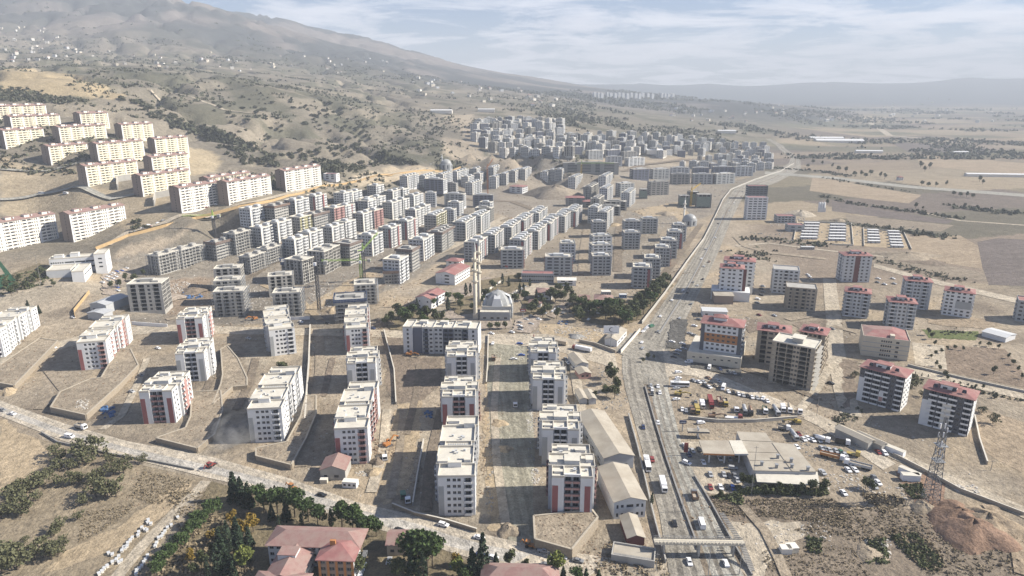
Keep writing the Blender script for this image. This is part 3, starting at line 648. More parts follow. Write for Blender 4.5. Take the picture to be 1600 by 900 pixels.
def finish(acc, rt, single=False, winmat='glass', railm='white_render', balc=True, key=None):
    """turn what was collected into the parts of rt"""
    def joined(tagk, fn):
        return cached((key, tagk), fn) if key else fn()
    for k, mb in acc.w.items():
        if not mb.f: continue
        if k[0] == '@': nm, m = k[1:].split(':')
        else: nm, m = 'wall', k
        obj(nm, joined(k, lambda: mb.mesh(nm, m)), rt)
    if single:
        for a, b, c, d, ux in acc.rects:
            w = (Vector(b) - Vector(a)).length; h = (Vector(d) - Vector(a)).length
            obj('window', window_mesh(w, h), rt, a, math.atan2(ux.y, ux.x))
        if balc:
            for o, ux, nn, w, fz in acc.bal:
                obj('balcony', balcony_mesh(w - 0.1, railm), rt, (o.x + ux.x * 0.05, o.y + ux.y * 0.05, fz), math.atan2(ux.y, ux.x))
    else:
        def wm():
            mb = MB()
            for a, b, c, d, ux in acc.rects: mb.quad(a, b, c, d)
            return mb.mesh('window_panes', winmat)
        if acc.rects: obj('window_panes', joined('win', wm), rt, kind='stuff')
        def bm_():
            mb = MB()
            for o, ux, nn, w, fz in acc.bal:
                p0 = o + ux * 0.05; p1 = o + ux * (w - 0.05)
                for q, z0, z1 in ((0.9, fz, fz + 0.14), (0.9, fz + 0.14, fz + 1.0)):
                    a, b = p0, p1; n_ = nn * q
                    if z0 == fz:
                        mb.quad((a + n_).to_tuple()[:2] + (z0,), (b + n_).to_tuple()[:2] + (z0,), b.to_tuple()[:2] + (z0,), a.to_tuple()[:2] + (z0,))
                        mb.quad(a.to_tuple()[:2] + (z1,), b.to_tuple()[:2] + (z1,), (b + n_).to_tuple()[:2] + (z1,), (a + n_).to_tuple()[:2] + (z1,))
                    mb.quad((a + n_).to_tuple()[:2] + (z0,), (b + n_).to_tuple()[:2] + (z0,), (b + n_).to_tuple()[:2] + (z1,), (a + n_).to_tuple()[:2] + (z1,))
                    mb.quad((b + n_).to_tuple()[:2] + (z0,), b.to_tuple()[:2] + (z0,), b.to_tuple()[:2] + (z1,), (b + n_).to_tuple()[:2] + (z1,))
                    mb.quad(a.to_tuple()[:2] + (z0,), (a + n_).to_tuple()[:2] + (z0,), (a + n_).to_tuple()[:2] + (z1,), a.to_tuple()[:2] + (z1,))
            return mb.mesh('balconies', railm)
        if balc and acc.bal: obj('balconies', joined('bal', bm_), rt, kind='stuff')
    if acc.open:
        def om():
            mb = MB()
            for a, b, c, d in acc.open: mb.quad(a, b, c, d)
            return mb.mesh('inner_wall', 'void')
        obj('inner_wall', joined('open', om), rt, kind='stuff')
def roofbox(rt, x0, y0, x1, y1, z, h, m='white_render', top='roof_screed', name='stair_core'):
    mb = MB(); mb.box(x0, y0, z, x1, y1, z + h); o = obj(name, mb.mesh(name, m), rt)
    t = MB(); t.box(x0 - .15, y0 - .15, z + h + 0.004, x1 + .15, y1 + .15, z + h + 0.22); obj('cover_slab', t.mesh('cover_slab', top), o)
    return o
def strip(rt, side, a, b, z0, z1, x0, y0, x1, y1, m, name='colour_panel', proud=0.06):
    """painted panel standing a little proud of one side of a volume"""
    mb = MB(); p = proud
    if side == 'f': mb.box(x0 + a, y0 - p, z0, x0 + b, y0 - 0.003, z1)
    if side == 'r': mb.box(x1 + 0.003, y0 + a, z0, x1 + p, y0 + b, z1)
    if side == 'l': mb.box(x0 - p, y0 + a, z0, x0 - 0.003, y0 + b, z1)
    obj(name, mb.mesh(name, m), rt)
def roof_bits(rt, x0, y0, x1, y1, z, rnd, n):
    for _ in range(n):
        px = rnd.uniform(x0, x1); py = rnd.uniform(y0, y1); mb = MB()
        mb.box(-.5, -.25, 0, .5, .25, .8); mb.box(-.62, -.36, .8, .62, .36, .92); obj('roof_vent', cached('vent', lambda: mb.mesh('roof_vent', 'pale_grey')), rt, (px, py, z + 0.005), rnd.choice([0, .3, -.3]))

# ---- placing by the roof line seen in the picture
def place_F(A, B, h, yaw=None):
    a = P(*A, h); b = Pz(*B, a.z); d = b - a; rz = math.atan2(d.y, d.x) if yaw is None else -R(yaw)
    return Vector((a.x, a.y, a.z - h)), rz, d.length
def place_R(C, Dx, W, h, yaw):
    """C: roof corner front right; Dx: picture x of the back right corner; yaw: degrees clockwise of the long side from +Y"""
    c = P(*C, h); u = Vector((math.sin(R(yaw)), math.cos(R(yaw)), 0)); k = (Dx - 800) / FPX
    zf = (CAM_H - c.z) * math.sin(PITCH)
    den = u.x - k * u.y * math.cos(PITCH); t = (k * (c.y * math.cos(PITCH) + zf) - c.x) / den
    xd = Vector((u.y, -u.x, 0)); o = c - xd * W
    return Vector((o.x, o.y, c.z - h)), -R(yaw), t

# ------------------------------------------------------------------ the two house types of the near rows
def long_block(A, B, label, accent, yaw=None, h=18.0, group='near white apartment rows', depth=53.0, mirror=False, sides='fr'):
    o, rz, w = place_F(A, B, h, yaw); w = max(14.6, min(w, 16.5)); rt = root('apartment_block', label, 'apartment block', o, rz, group)
    acc = Acc(); fl, fh = 6, 2.95; red = accent == 'red'
    front = 'n3.4 w1.3 n.9 w1.3 n.5 w1.3 n1.2 b3 n1.2'; rnd = random.Random(int(A[0]))
    side = 'n1.2 b3 n1 w1.2 n1.2 w1.2 n1 b2.6 n.8'
    back = 'n2 w1.3 n2 w1.3 n2 w1.3 n2'
    d1 = 9.5; wl = 'white_render'
    # front wing, first body, joint, second body, rear wing: steps as in the photo
    segs = [(0, w, 0, d1, 'frl'), (-1.6, w - 1.2, d1, 24.5, 'rl'), (1.0, w - 2.4, 24.5, 28.5, 'rl'), (-1.6, w - 1.2, 28.5, 43.5, 'rl'), (0, w, 43.5, depth, 'rlb')]
    for i, (x0, x1, y0, y1, s) in enumerate(segs):
        sp = side if y1 - y0 > 12 else ('n1 s.7 n1.4 w1.3 n1 w1.3 n1.2' if y1 - y0 > 6 else 'n1 s.6 n1')
        v = 0.004 * i
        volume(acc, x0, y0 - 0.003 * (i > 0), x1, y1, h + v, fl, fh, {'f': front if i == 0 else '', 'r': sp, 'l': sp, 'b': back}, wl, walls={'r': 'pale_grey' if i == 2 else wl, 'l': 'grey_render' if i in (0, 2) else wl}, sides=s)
    finish(acc, rt, single=True, railm='pink_render' if red else 'white_render')
    pm = 'red_render' if red else 'grey_render'
    strip(rt, 'f', 0.1, 2.3, -0.5, h - 4.2, 0, 0, w, d1, pm)
    for y0, y1 in ((d1 + 0.4, d1 + 3.8), (39.5, 43.1)):
        strip(rt, 'r', y0, y1, -0.5, h + 0.7, 0, 0, w - 1.2, depth, 'pink_render' if red else 'grey_render', 'colour_panel', 0.07)
    roofbox(rt, 3.6, 7.6, 9.2, 9.2, h, 2.2); roofbox(rt, 10.3, d1 + 0.6, w - 2.2, d1 + 5.2, h, 2.0, 'pale_grey')
    roofbox(rt, -0.9, d1 + 0.5, 3.4, d1 + 6.0, h, 1.5); roofbox(rt, w - 6.5, 42.2, w - 1.6, 46.0, h, 2.3, 'pale_grey'); roofbox(rt, 0.9, 46.6, 6.2, 48.6, h, 1.2)
    g = MB()
    for k in range(9): g.box(2.2 + k * (w - 6.0) / 9, 24.9, h + 0.3, 2.2 + (k + 0.72) * (w - 6.0) / 9, 26.6, h + 0.62)
    obj('skylight_louvre', g.mesh('skylight_louvre', 'metal_grey'), rt)
    roof_bits(rt, 1.5, 16, w - 4, 22.5, h, rnd, 4); roof_bits(rt, 1.5, 30, w - 4, 40, h, rnd, 4)
    return rt
def square_block(A, B, label, accent, yaw=None, h=18.0, group='near white apartment rows', depth=26.0, base=0.0, sides='fr'):
    o, rz, w = place_F(A, B, h + base, yaw); o.z += base; w = max(17.5, min(w, 19.5)); rt = root('apartment_block', label, 'apartment block', o, rz, group)
    acc = Acc(); fl, fh = 6, 2.95; wl = 'white_render'; red = accent == 'red'; rnd = random.Random(int(A[0]) + 5)
    c0, c1 = w / 2 - 3.3, w / 2 + 3.3
    # side wings of the front, sunk middle with balconies, body, rear
    volume(acc, 1.2, 0, c0, 8, h, fl, fh, {'f': 'n1', 'l': 'n2 s.8 n1.6', 'r': ''}, wl, sides='fl')
    volume(acc, c1, 0, w - 1.2, 8, h + .004, fl, fh, {'f': 'n1', 'r': 'n1 s.8 n1.2 w1.2 n1', 'l': ''}, wl, sides='fr')
    volume(acc, c0 - 0.003, 1.4, c1 + .003, 8.2, h + .008, fl, fh, {'f': 'n.2 b3 n.3 b3 n.2'}, 'pale_grey', sides='f')
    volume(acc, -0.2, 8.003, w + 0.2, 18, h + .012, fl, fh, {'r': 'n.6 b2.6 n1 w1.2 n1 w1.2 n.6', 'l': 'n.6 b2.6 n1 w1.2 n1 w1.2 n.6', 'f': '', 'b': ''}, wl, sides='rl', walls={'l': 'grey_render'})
    volume(acc, 1.2, 17.997, w - 1.2, depth, h + .016, fl, fh, {'r': 'n1 b2.4 n1 s.8 n1', 'l': 'n1 b2.4 n1 s.8 n1', 'b': 'n2 w1.3 n2 b3 n2 w1.3 n2'}, wl, sides='rlb')
    finish(acc, rt, single=True, railm='pink_render' if red else 'white_render')
    pm = 'red_render' if red else 'grey_render'
    for a, b in ((1.3, 3.7), (w - 4.4, w - 2.0)): strip(rt, 'f', a, b, -0.5, h - 3.6, 0, 0, w, depth, pm)
    if red: strip(rt, 'r', 13.5, 16.5, -0.5, h + 0.7, 0, 0, w + 0.2, depth, 'pink_render', 'colour_panel', 0.07)
    else: strip(rt, 'r', 13.5, 16.0, -0.5, h + 0.7, 0, 0, w + 0.2, depth, 'pale_grey', 'colour_panel', 0.07)
    hood = MB(); hood.box(c0 - .1, 0.7, h + 0.1, c1 + .1, 1.36, h + 1.2); obj('hood', hood.mesh('hood', 'white_render'), rt)
    roofbox(rt, w / 2 - 3, 9.5, w / 2 + 3.2, 14.5, h, 2.2, 'pale_grey'); roofbox(rt, w / 2 - 1.2, 15.2, w / 2 + 4.0, 17.5, h, 1.3)
    roofbox(rt, 0.3, 9.5, 3.2, 12, h, 1.4); roofbox(rt, w - 3.4, 12, w - .6, 15.5, h, 1.4); roofbox(rt, 2, 3.2, c0 - .7, 4.8, h, 0.8, name='roof_kerb')
    roofbox(rt, 3.5, 21.5, 8.2, 23.5, h, 1.5); roofbox(rt, w - 7.5, 20, w - 3.2, 23, h, 1.2)
    roof_bits(rt, 2, 2, w - 2, 7, h, rnd, 3); roof_bits(rt, 2, 18.5, w - 2, depth - 1, h, rnd, 3)
    return rt
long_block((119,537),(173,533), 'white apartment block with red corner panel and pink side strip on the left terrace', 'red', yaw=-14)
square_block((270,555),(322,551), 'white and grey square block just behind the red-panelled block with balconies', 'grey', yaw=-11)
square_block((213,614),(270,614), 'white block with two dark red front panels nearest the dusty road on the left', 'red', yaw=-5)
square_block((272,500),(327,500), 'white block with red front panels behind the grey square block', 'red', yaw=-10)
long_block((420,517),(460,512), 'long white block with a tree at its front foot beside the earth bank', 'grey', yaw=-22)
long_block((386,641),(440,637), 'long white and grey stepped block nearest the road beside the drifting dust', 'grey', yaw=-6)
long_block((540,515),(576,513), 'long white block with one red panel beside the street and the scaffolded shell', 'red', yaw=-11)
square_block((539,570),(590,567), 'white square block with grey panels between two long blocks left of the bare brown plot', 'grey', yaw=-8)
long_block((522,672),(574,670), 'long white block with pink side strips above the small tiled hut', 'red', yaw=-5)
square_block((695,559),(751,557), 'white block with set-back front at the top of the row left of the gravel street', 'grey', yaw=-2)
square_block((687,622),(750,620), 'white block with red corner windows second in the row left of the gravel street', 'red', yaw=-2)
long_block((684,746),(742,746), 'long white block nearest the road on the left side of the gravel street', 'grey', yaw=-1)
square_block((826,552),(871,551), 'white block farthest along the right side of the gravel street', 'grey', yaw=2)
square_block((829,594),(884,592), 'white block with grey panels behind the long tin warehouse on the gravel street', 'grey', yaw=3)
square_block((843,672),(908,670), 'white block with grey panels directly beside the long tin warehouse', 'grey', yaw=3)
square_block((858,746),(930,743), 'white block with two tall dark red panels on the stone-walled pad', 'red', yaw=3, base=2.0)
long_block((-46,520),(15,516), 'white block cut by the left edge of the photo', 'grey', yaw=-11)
def wide_dark():
    h = 18.0; o, rz, w = place_F((629,512), (753,508), h, 5); w = 52; rt = root('apartment_block', 'wide dark grey apartment block facing the brown plot with pale roofs', 'apartment block', o, rz, 'near white apartment rows')
    acc = Acc(); fl, fh = 6, 2.95
    xs = [0, 6.5, 13, 20.5, 27, 34, 44, 50.5]
    spec = [('white_render', 'n1.6 s.9 n1.6', 0), ('navy_grey', 'n1', 0.7), ('pale_grey', 'n.4 b2.6 n.5 w1.3 n.5', .1), ('pale_grey', 'n.6 w1.3 n.8 w1.3 n.6', .9), ('navy_grey', 'n.3 b2.6 n.4 b2.6 n.3', .2), ('grey_render', 'n.6 w1.3 n.6 w1.3 n.4 b3 n.4', .8), ('white_render', 'n1.6 s.9 n1.6', 0)]
    for i, (wl, pat, dy) in enumerate(spec):
        volume(acc, xs[i] + .003, dy, xs[i + 1], 15 - dy, h + .004 * i, fl, fh, {'f': pat, 'b': 'n2 w1.3 n2', 'r': 'n2 w1.3 n2 w1.3 n2', 'l': 'n2 w1.3 n2 w1.3 n2'}, wl, sides='fb' + ('l' if i == 0 else '') + ('r' if i == 6 else ''))
    finish(acc, rt, single=True, railm='navy_grey')
    for x in (10, 24, 39): roofbox(rt, x, 8, x + 5, 11.5, h, 2.0, 'pale_grey')
    roof_bits(rt, 2, 2, 48, 12, h, random.Random(3), 12)
wide_dark()

# ------------------------------------------------------------------ district blocks (mesh data shared between blocks of one size)
def district_block(o, rz, w, d, h, style, label, group, name='apartment_block', cat='apartment block'):
    w = round(w / 1.5) * 1.5; d = max(9, round(d / 3) * 3); fl = max(3, round(h / 3.05)); fh = (h - 0.4) / fl
    rt = root(name, label, cat, o, rz, group); key = ('db', w, d, fl, style, round(h)); acc = Acc()
    st = {'white': ('block_white', 'block_white', 'grey_render'), 'red': ('block_white', 'block_white', 'grey_render'), 'grey': ('pale_grey', 'pale_grey', 'pale_grey'),  # third entry: front and left walls, shade painted in as grey on white blocks
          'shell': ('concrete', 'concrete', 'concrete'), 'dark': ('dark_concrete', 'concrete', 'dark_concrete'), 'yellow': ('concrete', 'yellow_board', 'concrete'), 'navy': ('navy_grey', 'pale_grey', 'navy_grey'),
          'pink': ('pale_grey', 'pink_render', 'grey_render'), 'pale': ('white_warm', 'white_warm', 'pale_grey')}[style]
    shell = style in ('shell', 'dark'); op = 'd' if style == 'shell' else 'w'
    nseg = 1 if d < 22 else 2 if d < 36 else 4
    endp = {1: 'n1 %s2 n.8 %s2 n1' % (op, op)}.get(0) or ('n.8 %s1.7 n.8 %s1.7 n.8 s.8 n.8 %s1.8 n.8' % (op, op, op))
    ls = d / nseg; rp = 'n.4 %s1.5 n.5 b2.8 n.4 s.8 n.4 %s1.5 n.5' % (op, op) if not shell else 'n.5 %s2 n.5 %s2.6 n.5 %s2 n.5' % (op, op, op)
    if ls > 15: rp = rp + ' ' + rp
    for i in range(nseg):
        dxx = (0.9 if i % 2 else 0.0) if nseg > 1 else 0.0; y0 = i * ls; y1 = y0 + ls
        s = 'rl' + ('f' if i == 0 else '') + ('b' if i == nseg - 1 else '')
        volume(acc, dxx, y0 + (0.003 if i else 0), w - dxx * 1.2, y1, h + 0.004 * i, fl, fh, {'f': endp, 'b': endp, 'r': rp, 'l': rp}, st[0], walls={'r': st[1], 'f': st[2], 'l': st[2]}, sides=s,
               roof='roof_screed' if style != 'dark' else 'concrete', par=0.8 if not shell else 0.5)
    if nseg == 1 and d > 12:                                 # cut-off corners of the small square type
        pass
    finish(acc, rt, key=key, railm={'pink': 'pink_render', 'dark': 'dark_concrete', 'shell': 'concrete'}.get(style, 'white_render'))
    if style == 'red':
        obj('colour_panel', cached((key, 'p1'), lambda: MB().box(w - 3.6, -0.07, -0.5, w - 1.2, -0.004, h - 1.5).mesh('colour_panel', 'red_render')), rt)
        obj('colour_panel', cached((key, 'p2'), lambda: MB().box(w + 0.004, d * 0.62, -0.5, w + 0.07, d * 0.62 + 2.2, h + .5).mesh('colour_panel', 'red_render')), rt)
    if style in ('white', 'grey', 'navy') and nseg > 1:
        obj('colour_panel', cached((key, 'p3'), lambda: MB().box(w - 0.9, 0.004, -0.5, w + 0.06, 2.0, h + .6).mesh('colour_panel', 'white_warm')), rt)
    def rc():
        mb = MB(); rr = random.Random(int(w * 7 + d * 3 + fl)); 
        for i in range(max(1, nseg)):
            y = (i + 0.5) * ls; mb.box(w * .3, y - 2.4, h + .02, w * .68, y + 2.0, h + 2.3); mb.box(w * .66, y - 4.2, h + .02, w * .85, y - 2.5, h + 1.3); mb.box(w * .12, y + .6, h + .02, w * .3, y + 3.4, h + 1.2)
        return mb.mesh('stair_core', 'pale_grey' if not shell else 'concrete')
    obj('stair_core', cached((key, 'core'), rc), rt, kind='stuff' if nseg > 1 or True else None)
    if shell and o.y < 760:
        def sc():
            mb = MB(); rr = random.Random(3)
            for x in [i * 2.4 - .8 for i in range(int((w + 2.4) / 2.4) + 1)]: mb.box(x - .06, -1.3, 0, x + .06, -1.18, h + 1.2)
            for y in [i * 2.4 - .8 for i in range(int((d + 2.4) / 2.4) + 1)]: mb.box(w + 1.18, y - .06, 0, w + 1.3, y + .06, h + 1.2)
            for f in range(fl):
                z = (f + 1) * fh; mb.box(-.9, -1.35, z, w + 1.3, -.7, z + .1); mb.box(w + .75, -.69, z, w + 1.35, d + .8, z + .1)
            return mb.mesh('scaffold', 'metal_grey')
        if (int(o.x) + int(o.y)) % 5 != 0: obj('scaffold', cached((key, 'scaf'), sc), rt, kind='stuff')
    if style == 'dark' and o.y < 760:
        fm = 'blue_board' if h < 20 and w > 20 else 'rust'
        def rim():
            mb = MB()
            for a in ((-1.2, -1.2, w + 1.2, -.9), (-1.2, d + .9, w + 1.2, d + 1.2), (-1.2, -.89, -.9, d + .89), (w + .9, -.89, w + 1.2, d + .89)): mb.box(a[0], a[1], h - 1.6, a[2], a[3], h + .9)
            return mb.mesh('formwork_rim', fm)
        obj('formwork_rim', cached((key, 'rim'), rim), rt)
    return rt
CNT = {}
def row_blocks(desc, items, yaw, where, group, w=15.5, h=22.0):
    """items: (Cx, Cy, Dx, style[, w[, h]]) roof corner and far end in the picture, from left to right"""
    names = {'white': 'white block', 'red': 'red-striped white block', 'grey': 'light grey block', 'shell': 'bare open concrete block', 'dark': 'dark concrete block',
             'yellow': 'yellow-boarded block', 'navy': 'blue-grey block', 'pink': 'pink-sided block'}
    for i, it in enumerate(items):
        ww = it[4] if len(it) > 4 else w; hh = it[5] if len(it) > 5 else h
        o, rz, t = place_R(it[:2], it[2], ww, hh, yaw); t = max(12, min(t, 62))
        district_block(o, rz, ww, t, hh, it[3], '%s, %s from left %s' % (names[it[3]], ordn(i), where), group)
def row_fronts(items, where, group, h=18.5, yaw=None):
    """items: (Ax, Ay, Bx, By, depth, style[, h])"""
    names = {'white': 'white block', 'red': 'red-striped white block', 'grey': 'light grey block', 'shell': 'bare open concrete block', 'dark': 'dark concrete block',
             'yellow': 'yellow-boarded block', 'navy': 'blue-grey block', 'pink': 'pink-sided block'}
    for i, it in enumerate(items):
        hh = it[6] if len(it) > 6 else h
        o, rz, w = place_F(it[:2], it[2:4], hh, yaw)
        district_block(o, rz, max(8, w), it[4], hh, it[5], '%s, %s from left %s' % (names[it[5]], ordn(i), where), group)
MID = 'blocks of the middle district'
Y = 21
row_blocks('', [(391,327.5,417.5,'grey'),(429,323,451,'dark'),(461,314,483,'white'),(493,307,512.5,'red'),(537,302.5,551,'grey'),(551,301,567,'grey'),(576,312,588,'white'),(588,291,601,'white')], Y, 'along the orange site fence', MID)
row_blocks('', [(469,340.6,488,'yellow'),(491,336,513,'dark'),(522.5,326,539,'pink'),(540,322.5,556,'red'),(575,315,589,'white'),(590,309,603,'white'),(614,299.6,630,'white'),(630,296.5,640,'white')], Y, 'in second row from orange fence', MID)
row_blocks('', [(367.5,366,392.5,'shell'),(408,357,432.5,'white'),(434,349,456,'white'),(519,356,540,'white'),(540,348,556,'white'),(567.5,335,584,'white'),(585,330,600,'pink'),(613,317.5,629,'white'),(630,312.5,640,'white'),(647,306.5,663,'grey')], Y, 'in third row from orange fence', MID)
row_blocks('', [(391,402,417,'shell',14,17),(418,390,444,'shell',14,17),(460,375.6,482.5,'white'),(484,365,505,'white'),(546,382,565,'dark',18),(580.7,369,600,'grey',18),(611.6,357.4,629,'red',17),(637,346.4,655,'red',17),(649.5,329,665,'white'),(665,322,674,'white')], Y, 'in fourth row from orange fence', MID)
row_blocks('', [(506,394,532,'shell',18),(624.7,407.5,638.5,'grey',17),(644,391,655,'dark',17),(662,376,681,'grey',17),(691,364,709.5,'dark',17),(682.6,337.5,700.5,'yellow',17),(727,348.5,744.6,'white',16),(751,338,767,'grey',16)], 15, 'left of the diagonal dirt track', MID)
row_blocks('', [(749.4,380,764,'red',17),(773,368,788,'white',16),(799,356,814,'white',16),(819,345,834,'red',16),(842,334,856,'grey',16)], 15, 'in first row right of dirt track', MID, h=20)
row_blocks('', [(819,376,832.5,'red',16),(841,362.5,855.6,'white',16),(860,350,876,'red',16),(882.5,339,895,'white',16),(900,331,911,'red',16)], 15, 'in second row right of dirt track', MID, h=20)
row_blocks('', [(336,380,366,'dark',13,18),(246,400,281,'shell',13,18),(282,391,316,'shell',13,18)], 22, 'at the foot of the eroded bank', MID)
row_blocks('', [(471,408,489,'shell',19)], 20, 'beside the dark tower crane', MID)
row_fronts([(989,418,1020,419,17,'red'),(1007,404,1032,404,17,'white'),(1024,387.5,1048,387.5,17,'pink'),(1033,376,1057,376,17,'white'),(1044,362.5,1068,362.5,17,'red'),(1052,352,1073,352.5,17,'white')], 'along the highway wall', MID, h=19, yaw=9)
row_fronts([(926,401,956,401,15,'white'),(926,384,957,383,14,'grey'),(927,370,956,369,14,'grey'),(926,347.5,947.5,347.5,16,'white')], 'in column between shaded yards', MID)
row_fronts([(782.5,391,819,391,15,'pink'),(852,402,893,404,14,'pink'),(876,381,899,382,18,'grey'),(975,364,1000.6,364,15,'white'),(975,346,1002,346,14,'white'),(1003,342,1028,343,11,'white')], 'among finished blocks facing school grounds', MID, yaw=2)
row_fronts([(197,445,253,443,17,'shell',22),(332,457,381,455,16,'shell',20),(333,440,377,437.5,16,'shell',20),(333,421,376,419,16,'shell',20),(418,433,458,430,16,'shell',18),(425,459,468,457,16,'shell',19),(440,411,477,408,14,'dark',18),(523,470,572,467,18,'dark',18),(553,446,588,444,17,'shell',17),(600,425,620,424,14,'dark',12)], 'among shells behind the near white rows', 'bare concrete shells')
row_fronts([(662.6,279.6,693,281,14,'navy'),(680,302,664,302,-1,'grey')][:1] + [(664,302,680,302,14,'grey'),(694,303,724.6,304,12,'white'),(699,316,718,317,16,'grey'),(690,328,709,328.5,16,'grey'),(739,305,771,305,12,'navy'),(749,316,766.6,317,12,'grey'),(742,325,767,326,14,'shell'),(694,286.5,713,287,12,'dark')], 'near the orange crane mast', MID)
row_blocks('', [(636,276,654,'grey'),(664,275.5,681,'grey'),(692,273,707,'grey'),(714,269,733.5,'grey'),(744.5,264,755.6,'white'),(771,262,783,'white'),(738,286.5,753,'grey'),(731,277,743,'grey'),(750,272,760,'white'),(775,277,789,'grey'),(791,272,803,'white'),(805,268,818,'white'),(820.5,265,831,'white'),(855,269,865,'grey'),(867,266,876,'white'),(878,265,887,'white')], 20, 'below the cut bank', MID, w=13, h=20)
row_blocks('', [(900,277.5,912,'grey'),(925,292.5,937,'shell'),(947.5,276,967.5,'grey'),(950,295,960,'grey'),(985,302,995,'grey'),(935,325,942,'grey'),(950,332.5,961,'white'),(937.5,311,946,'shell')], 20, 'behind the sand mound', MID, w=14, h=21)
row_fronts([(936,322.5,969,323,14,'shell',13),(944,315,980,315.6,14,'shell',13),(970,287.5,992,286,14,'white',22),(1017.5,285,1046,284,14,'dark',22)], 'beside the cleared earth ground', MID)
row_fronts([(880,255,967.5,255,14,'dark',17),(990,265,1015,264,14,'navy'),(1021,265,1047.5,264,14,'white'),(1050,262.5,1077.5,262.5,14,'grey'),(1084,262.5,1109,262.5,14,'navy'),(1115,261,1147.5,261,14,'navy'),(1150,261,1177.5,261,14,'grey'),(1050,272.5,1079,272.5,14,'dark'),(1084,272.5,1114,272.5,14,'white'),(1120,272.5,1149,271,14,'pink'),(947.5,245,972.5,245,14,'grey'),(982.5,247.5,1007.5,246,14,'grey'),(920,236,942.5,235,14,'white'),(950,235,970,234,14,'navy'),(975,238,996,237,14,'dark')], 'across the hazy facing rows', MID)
# the far quarters, in the haze
FARL = {'white': 'small hazy white block in the crowded far quarter', 'pale': 'small hazy pale block in the crowded far quarter', 'navy': 'small hazy dark block in the crowded far quarter', 'shell': 'small hazy concrete block in the crowded far quarter'}
rf = random.Random(11)
def far_rows(rows):
    for (x0, x1, y, h) in rows:
        x = x0
        while x < x1:
            wpx = rf.uniform(7, 13)
            st = rf.choice(['white', 'pale', 'pale', 'pale', 'white', 'shell', 'navy'])
            o, rz, w = place_F((x, y + rf.uniform(-2, 2)), (x + wpx, y), h)
            district_block(o, -R(rf.choice([22, 38, 30, -20, 8])), max(10, min(w * .8, 18)), rf.choice([12, 15, 18]), h + rf.uniform(-4, 2), st, FARL[st], 'far quarter ' + st + ' blocks')
            x += wpx + rf.uniform(3, 10)
far_rows([(760,870,182,18),(738,880,190,19),(735,800,204,20),(770,900,218,19),(900,1000,223,18),(1040,1090,213,18),(1150,1200,233,16),(742,880,186,20),(735,885,193,20),(742,885,200,20),(752,895,207,20),(748,905,214,20),(762,915,222,19),(780,905,229,19),
          (895,1040,206,19),(890,1060,213,19),(905,1080,220,19),(930,1100,227,18),(1015,1100,232,17),(1062,1130,217,18),(1070,1145,224,17),(1062,1200,252,15),(1090,1215,242,16),(1100,1200,222,17),(1125,1205,230,16),(1135,1200,238,16),(1145,1208,248,15),(1150,1190,256,15)])
# ------------------------------------------------------------------ pitched roofs
def gable(rt, x0, y0, x1, y1, z, rise, m, along='y', over=0.5, name='roof', wall=None):
    mb = MB(); t = 0.18; X0, X1, Y0_, Y1_ = x0 - over, x1 + over, y0 - over, y1 + over
    if along == 'y':
        c = (x0 + x1) / 2
        for s in (0, 1):
            e = X0 if s == 0 else X1; q = [(e, Y0_, z), (c, Y0_, z + rise), (c, Y1_, z + rise), (e, Y1_, z)]
            if s: q.reverse()
            mb.quad(*[(a, b_, h + t) for a, b_, h in q]) ; mb.quad(*[(a, b_, h) for a, b_, h in reversed(q)])
            mb.quad((e, Y0_, z), (e, Y0_, z + t), (c, Y0_, z + rise + t), (c, Y0_, z + rise)); mb.quad((e, Y0_, z), (e, Y1_, z), (e, Y1_, z + t), (e, Y0_, z + t))
        if wall:
            for q_ in (((x0, y0, z), (x1, y0, z), (c, y0, z + rise)), ((x1, y1, z), (x0, y1, z), (c, y1, z + rise))): g = MB(); g.tri(*q_); obj('gable_wall', g.mesh('gable_wall', wall), rt)
    else:
        c = (y0 + y1) / 2
        for s in (0, 1):
            e = Y0_ if s == 0 else Y1_; q = [(X0, e, z), (X1, e, z), (X1, c, z + rise), (X0, c, z + rise)]
            if s: q.reverse()
            mb.quad(*[(a, b_, h + t) for a, b_, h in q]); mb.quad(*[(a, b_, h) for a, b_, h in reversed(q)])
            mb.quad((X0, e, z), (X1, e, z), (X1, e, z + t), (X0, e, z + t)); mb.quad((X0, e, z), (X0, e, z + t), (X0, c, z + rise + t), (X0, c, z + rise)); mb.quad((X1, e, z), (X1, c, z + rise), (X1, c, z + rise + t), (X1, e, z + t))
        if wall:
            for q_ in (((x0, y1, z), (x0, y0, z), (x0, c, z + rise)), ((x1, y0, z), (x1, y1, z), (x1, c, z + rise))): g = MB(); g.tri(*q_); obj('gable_wall', g.mesh('gable_wall', wall), rt)
    return obj(name, mb.mesh(name, m), rt)
def hip(rt, x0, y0, x1, y1, z, rise, m, over=0.7, name='roof'):
    mb = MB(); a, b, c, d = x0 - over, x1 + over, y0 - over, y1 + over; w, l = b - a, d - c
    if w >= l: p, q = (a + l / 2, (c + d) / 2, z + rise), (b - l / 2, (c + d) / 2, z + rise)
    else: p, q = ((a + b) / 2, c + w / 2, z + rise), ((a + b) / 2, d - w / 2, z + rise)
    A, B, C, D = (a, c, z), (b, c, z), (b, d, z), (a, d, z)
    if w >= l: mb.quad(A, B, q, p); mb.tri(B, C, q); mb.quad(C, D, p, q); mb.tri(D, A, p)
    else: mb.tri(A, B, p); mb.quad(B, C, q, p); mb.tri(C, D, q); mb.quad(D, A, p, q)
    mb.box(a, c, z - 0.3, b, d, z - 0.004)
    return obj(name, mb.mesh(name, m), rt)
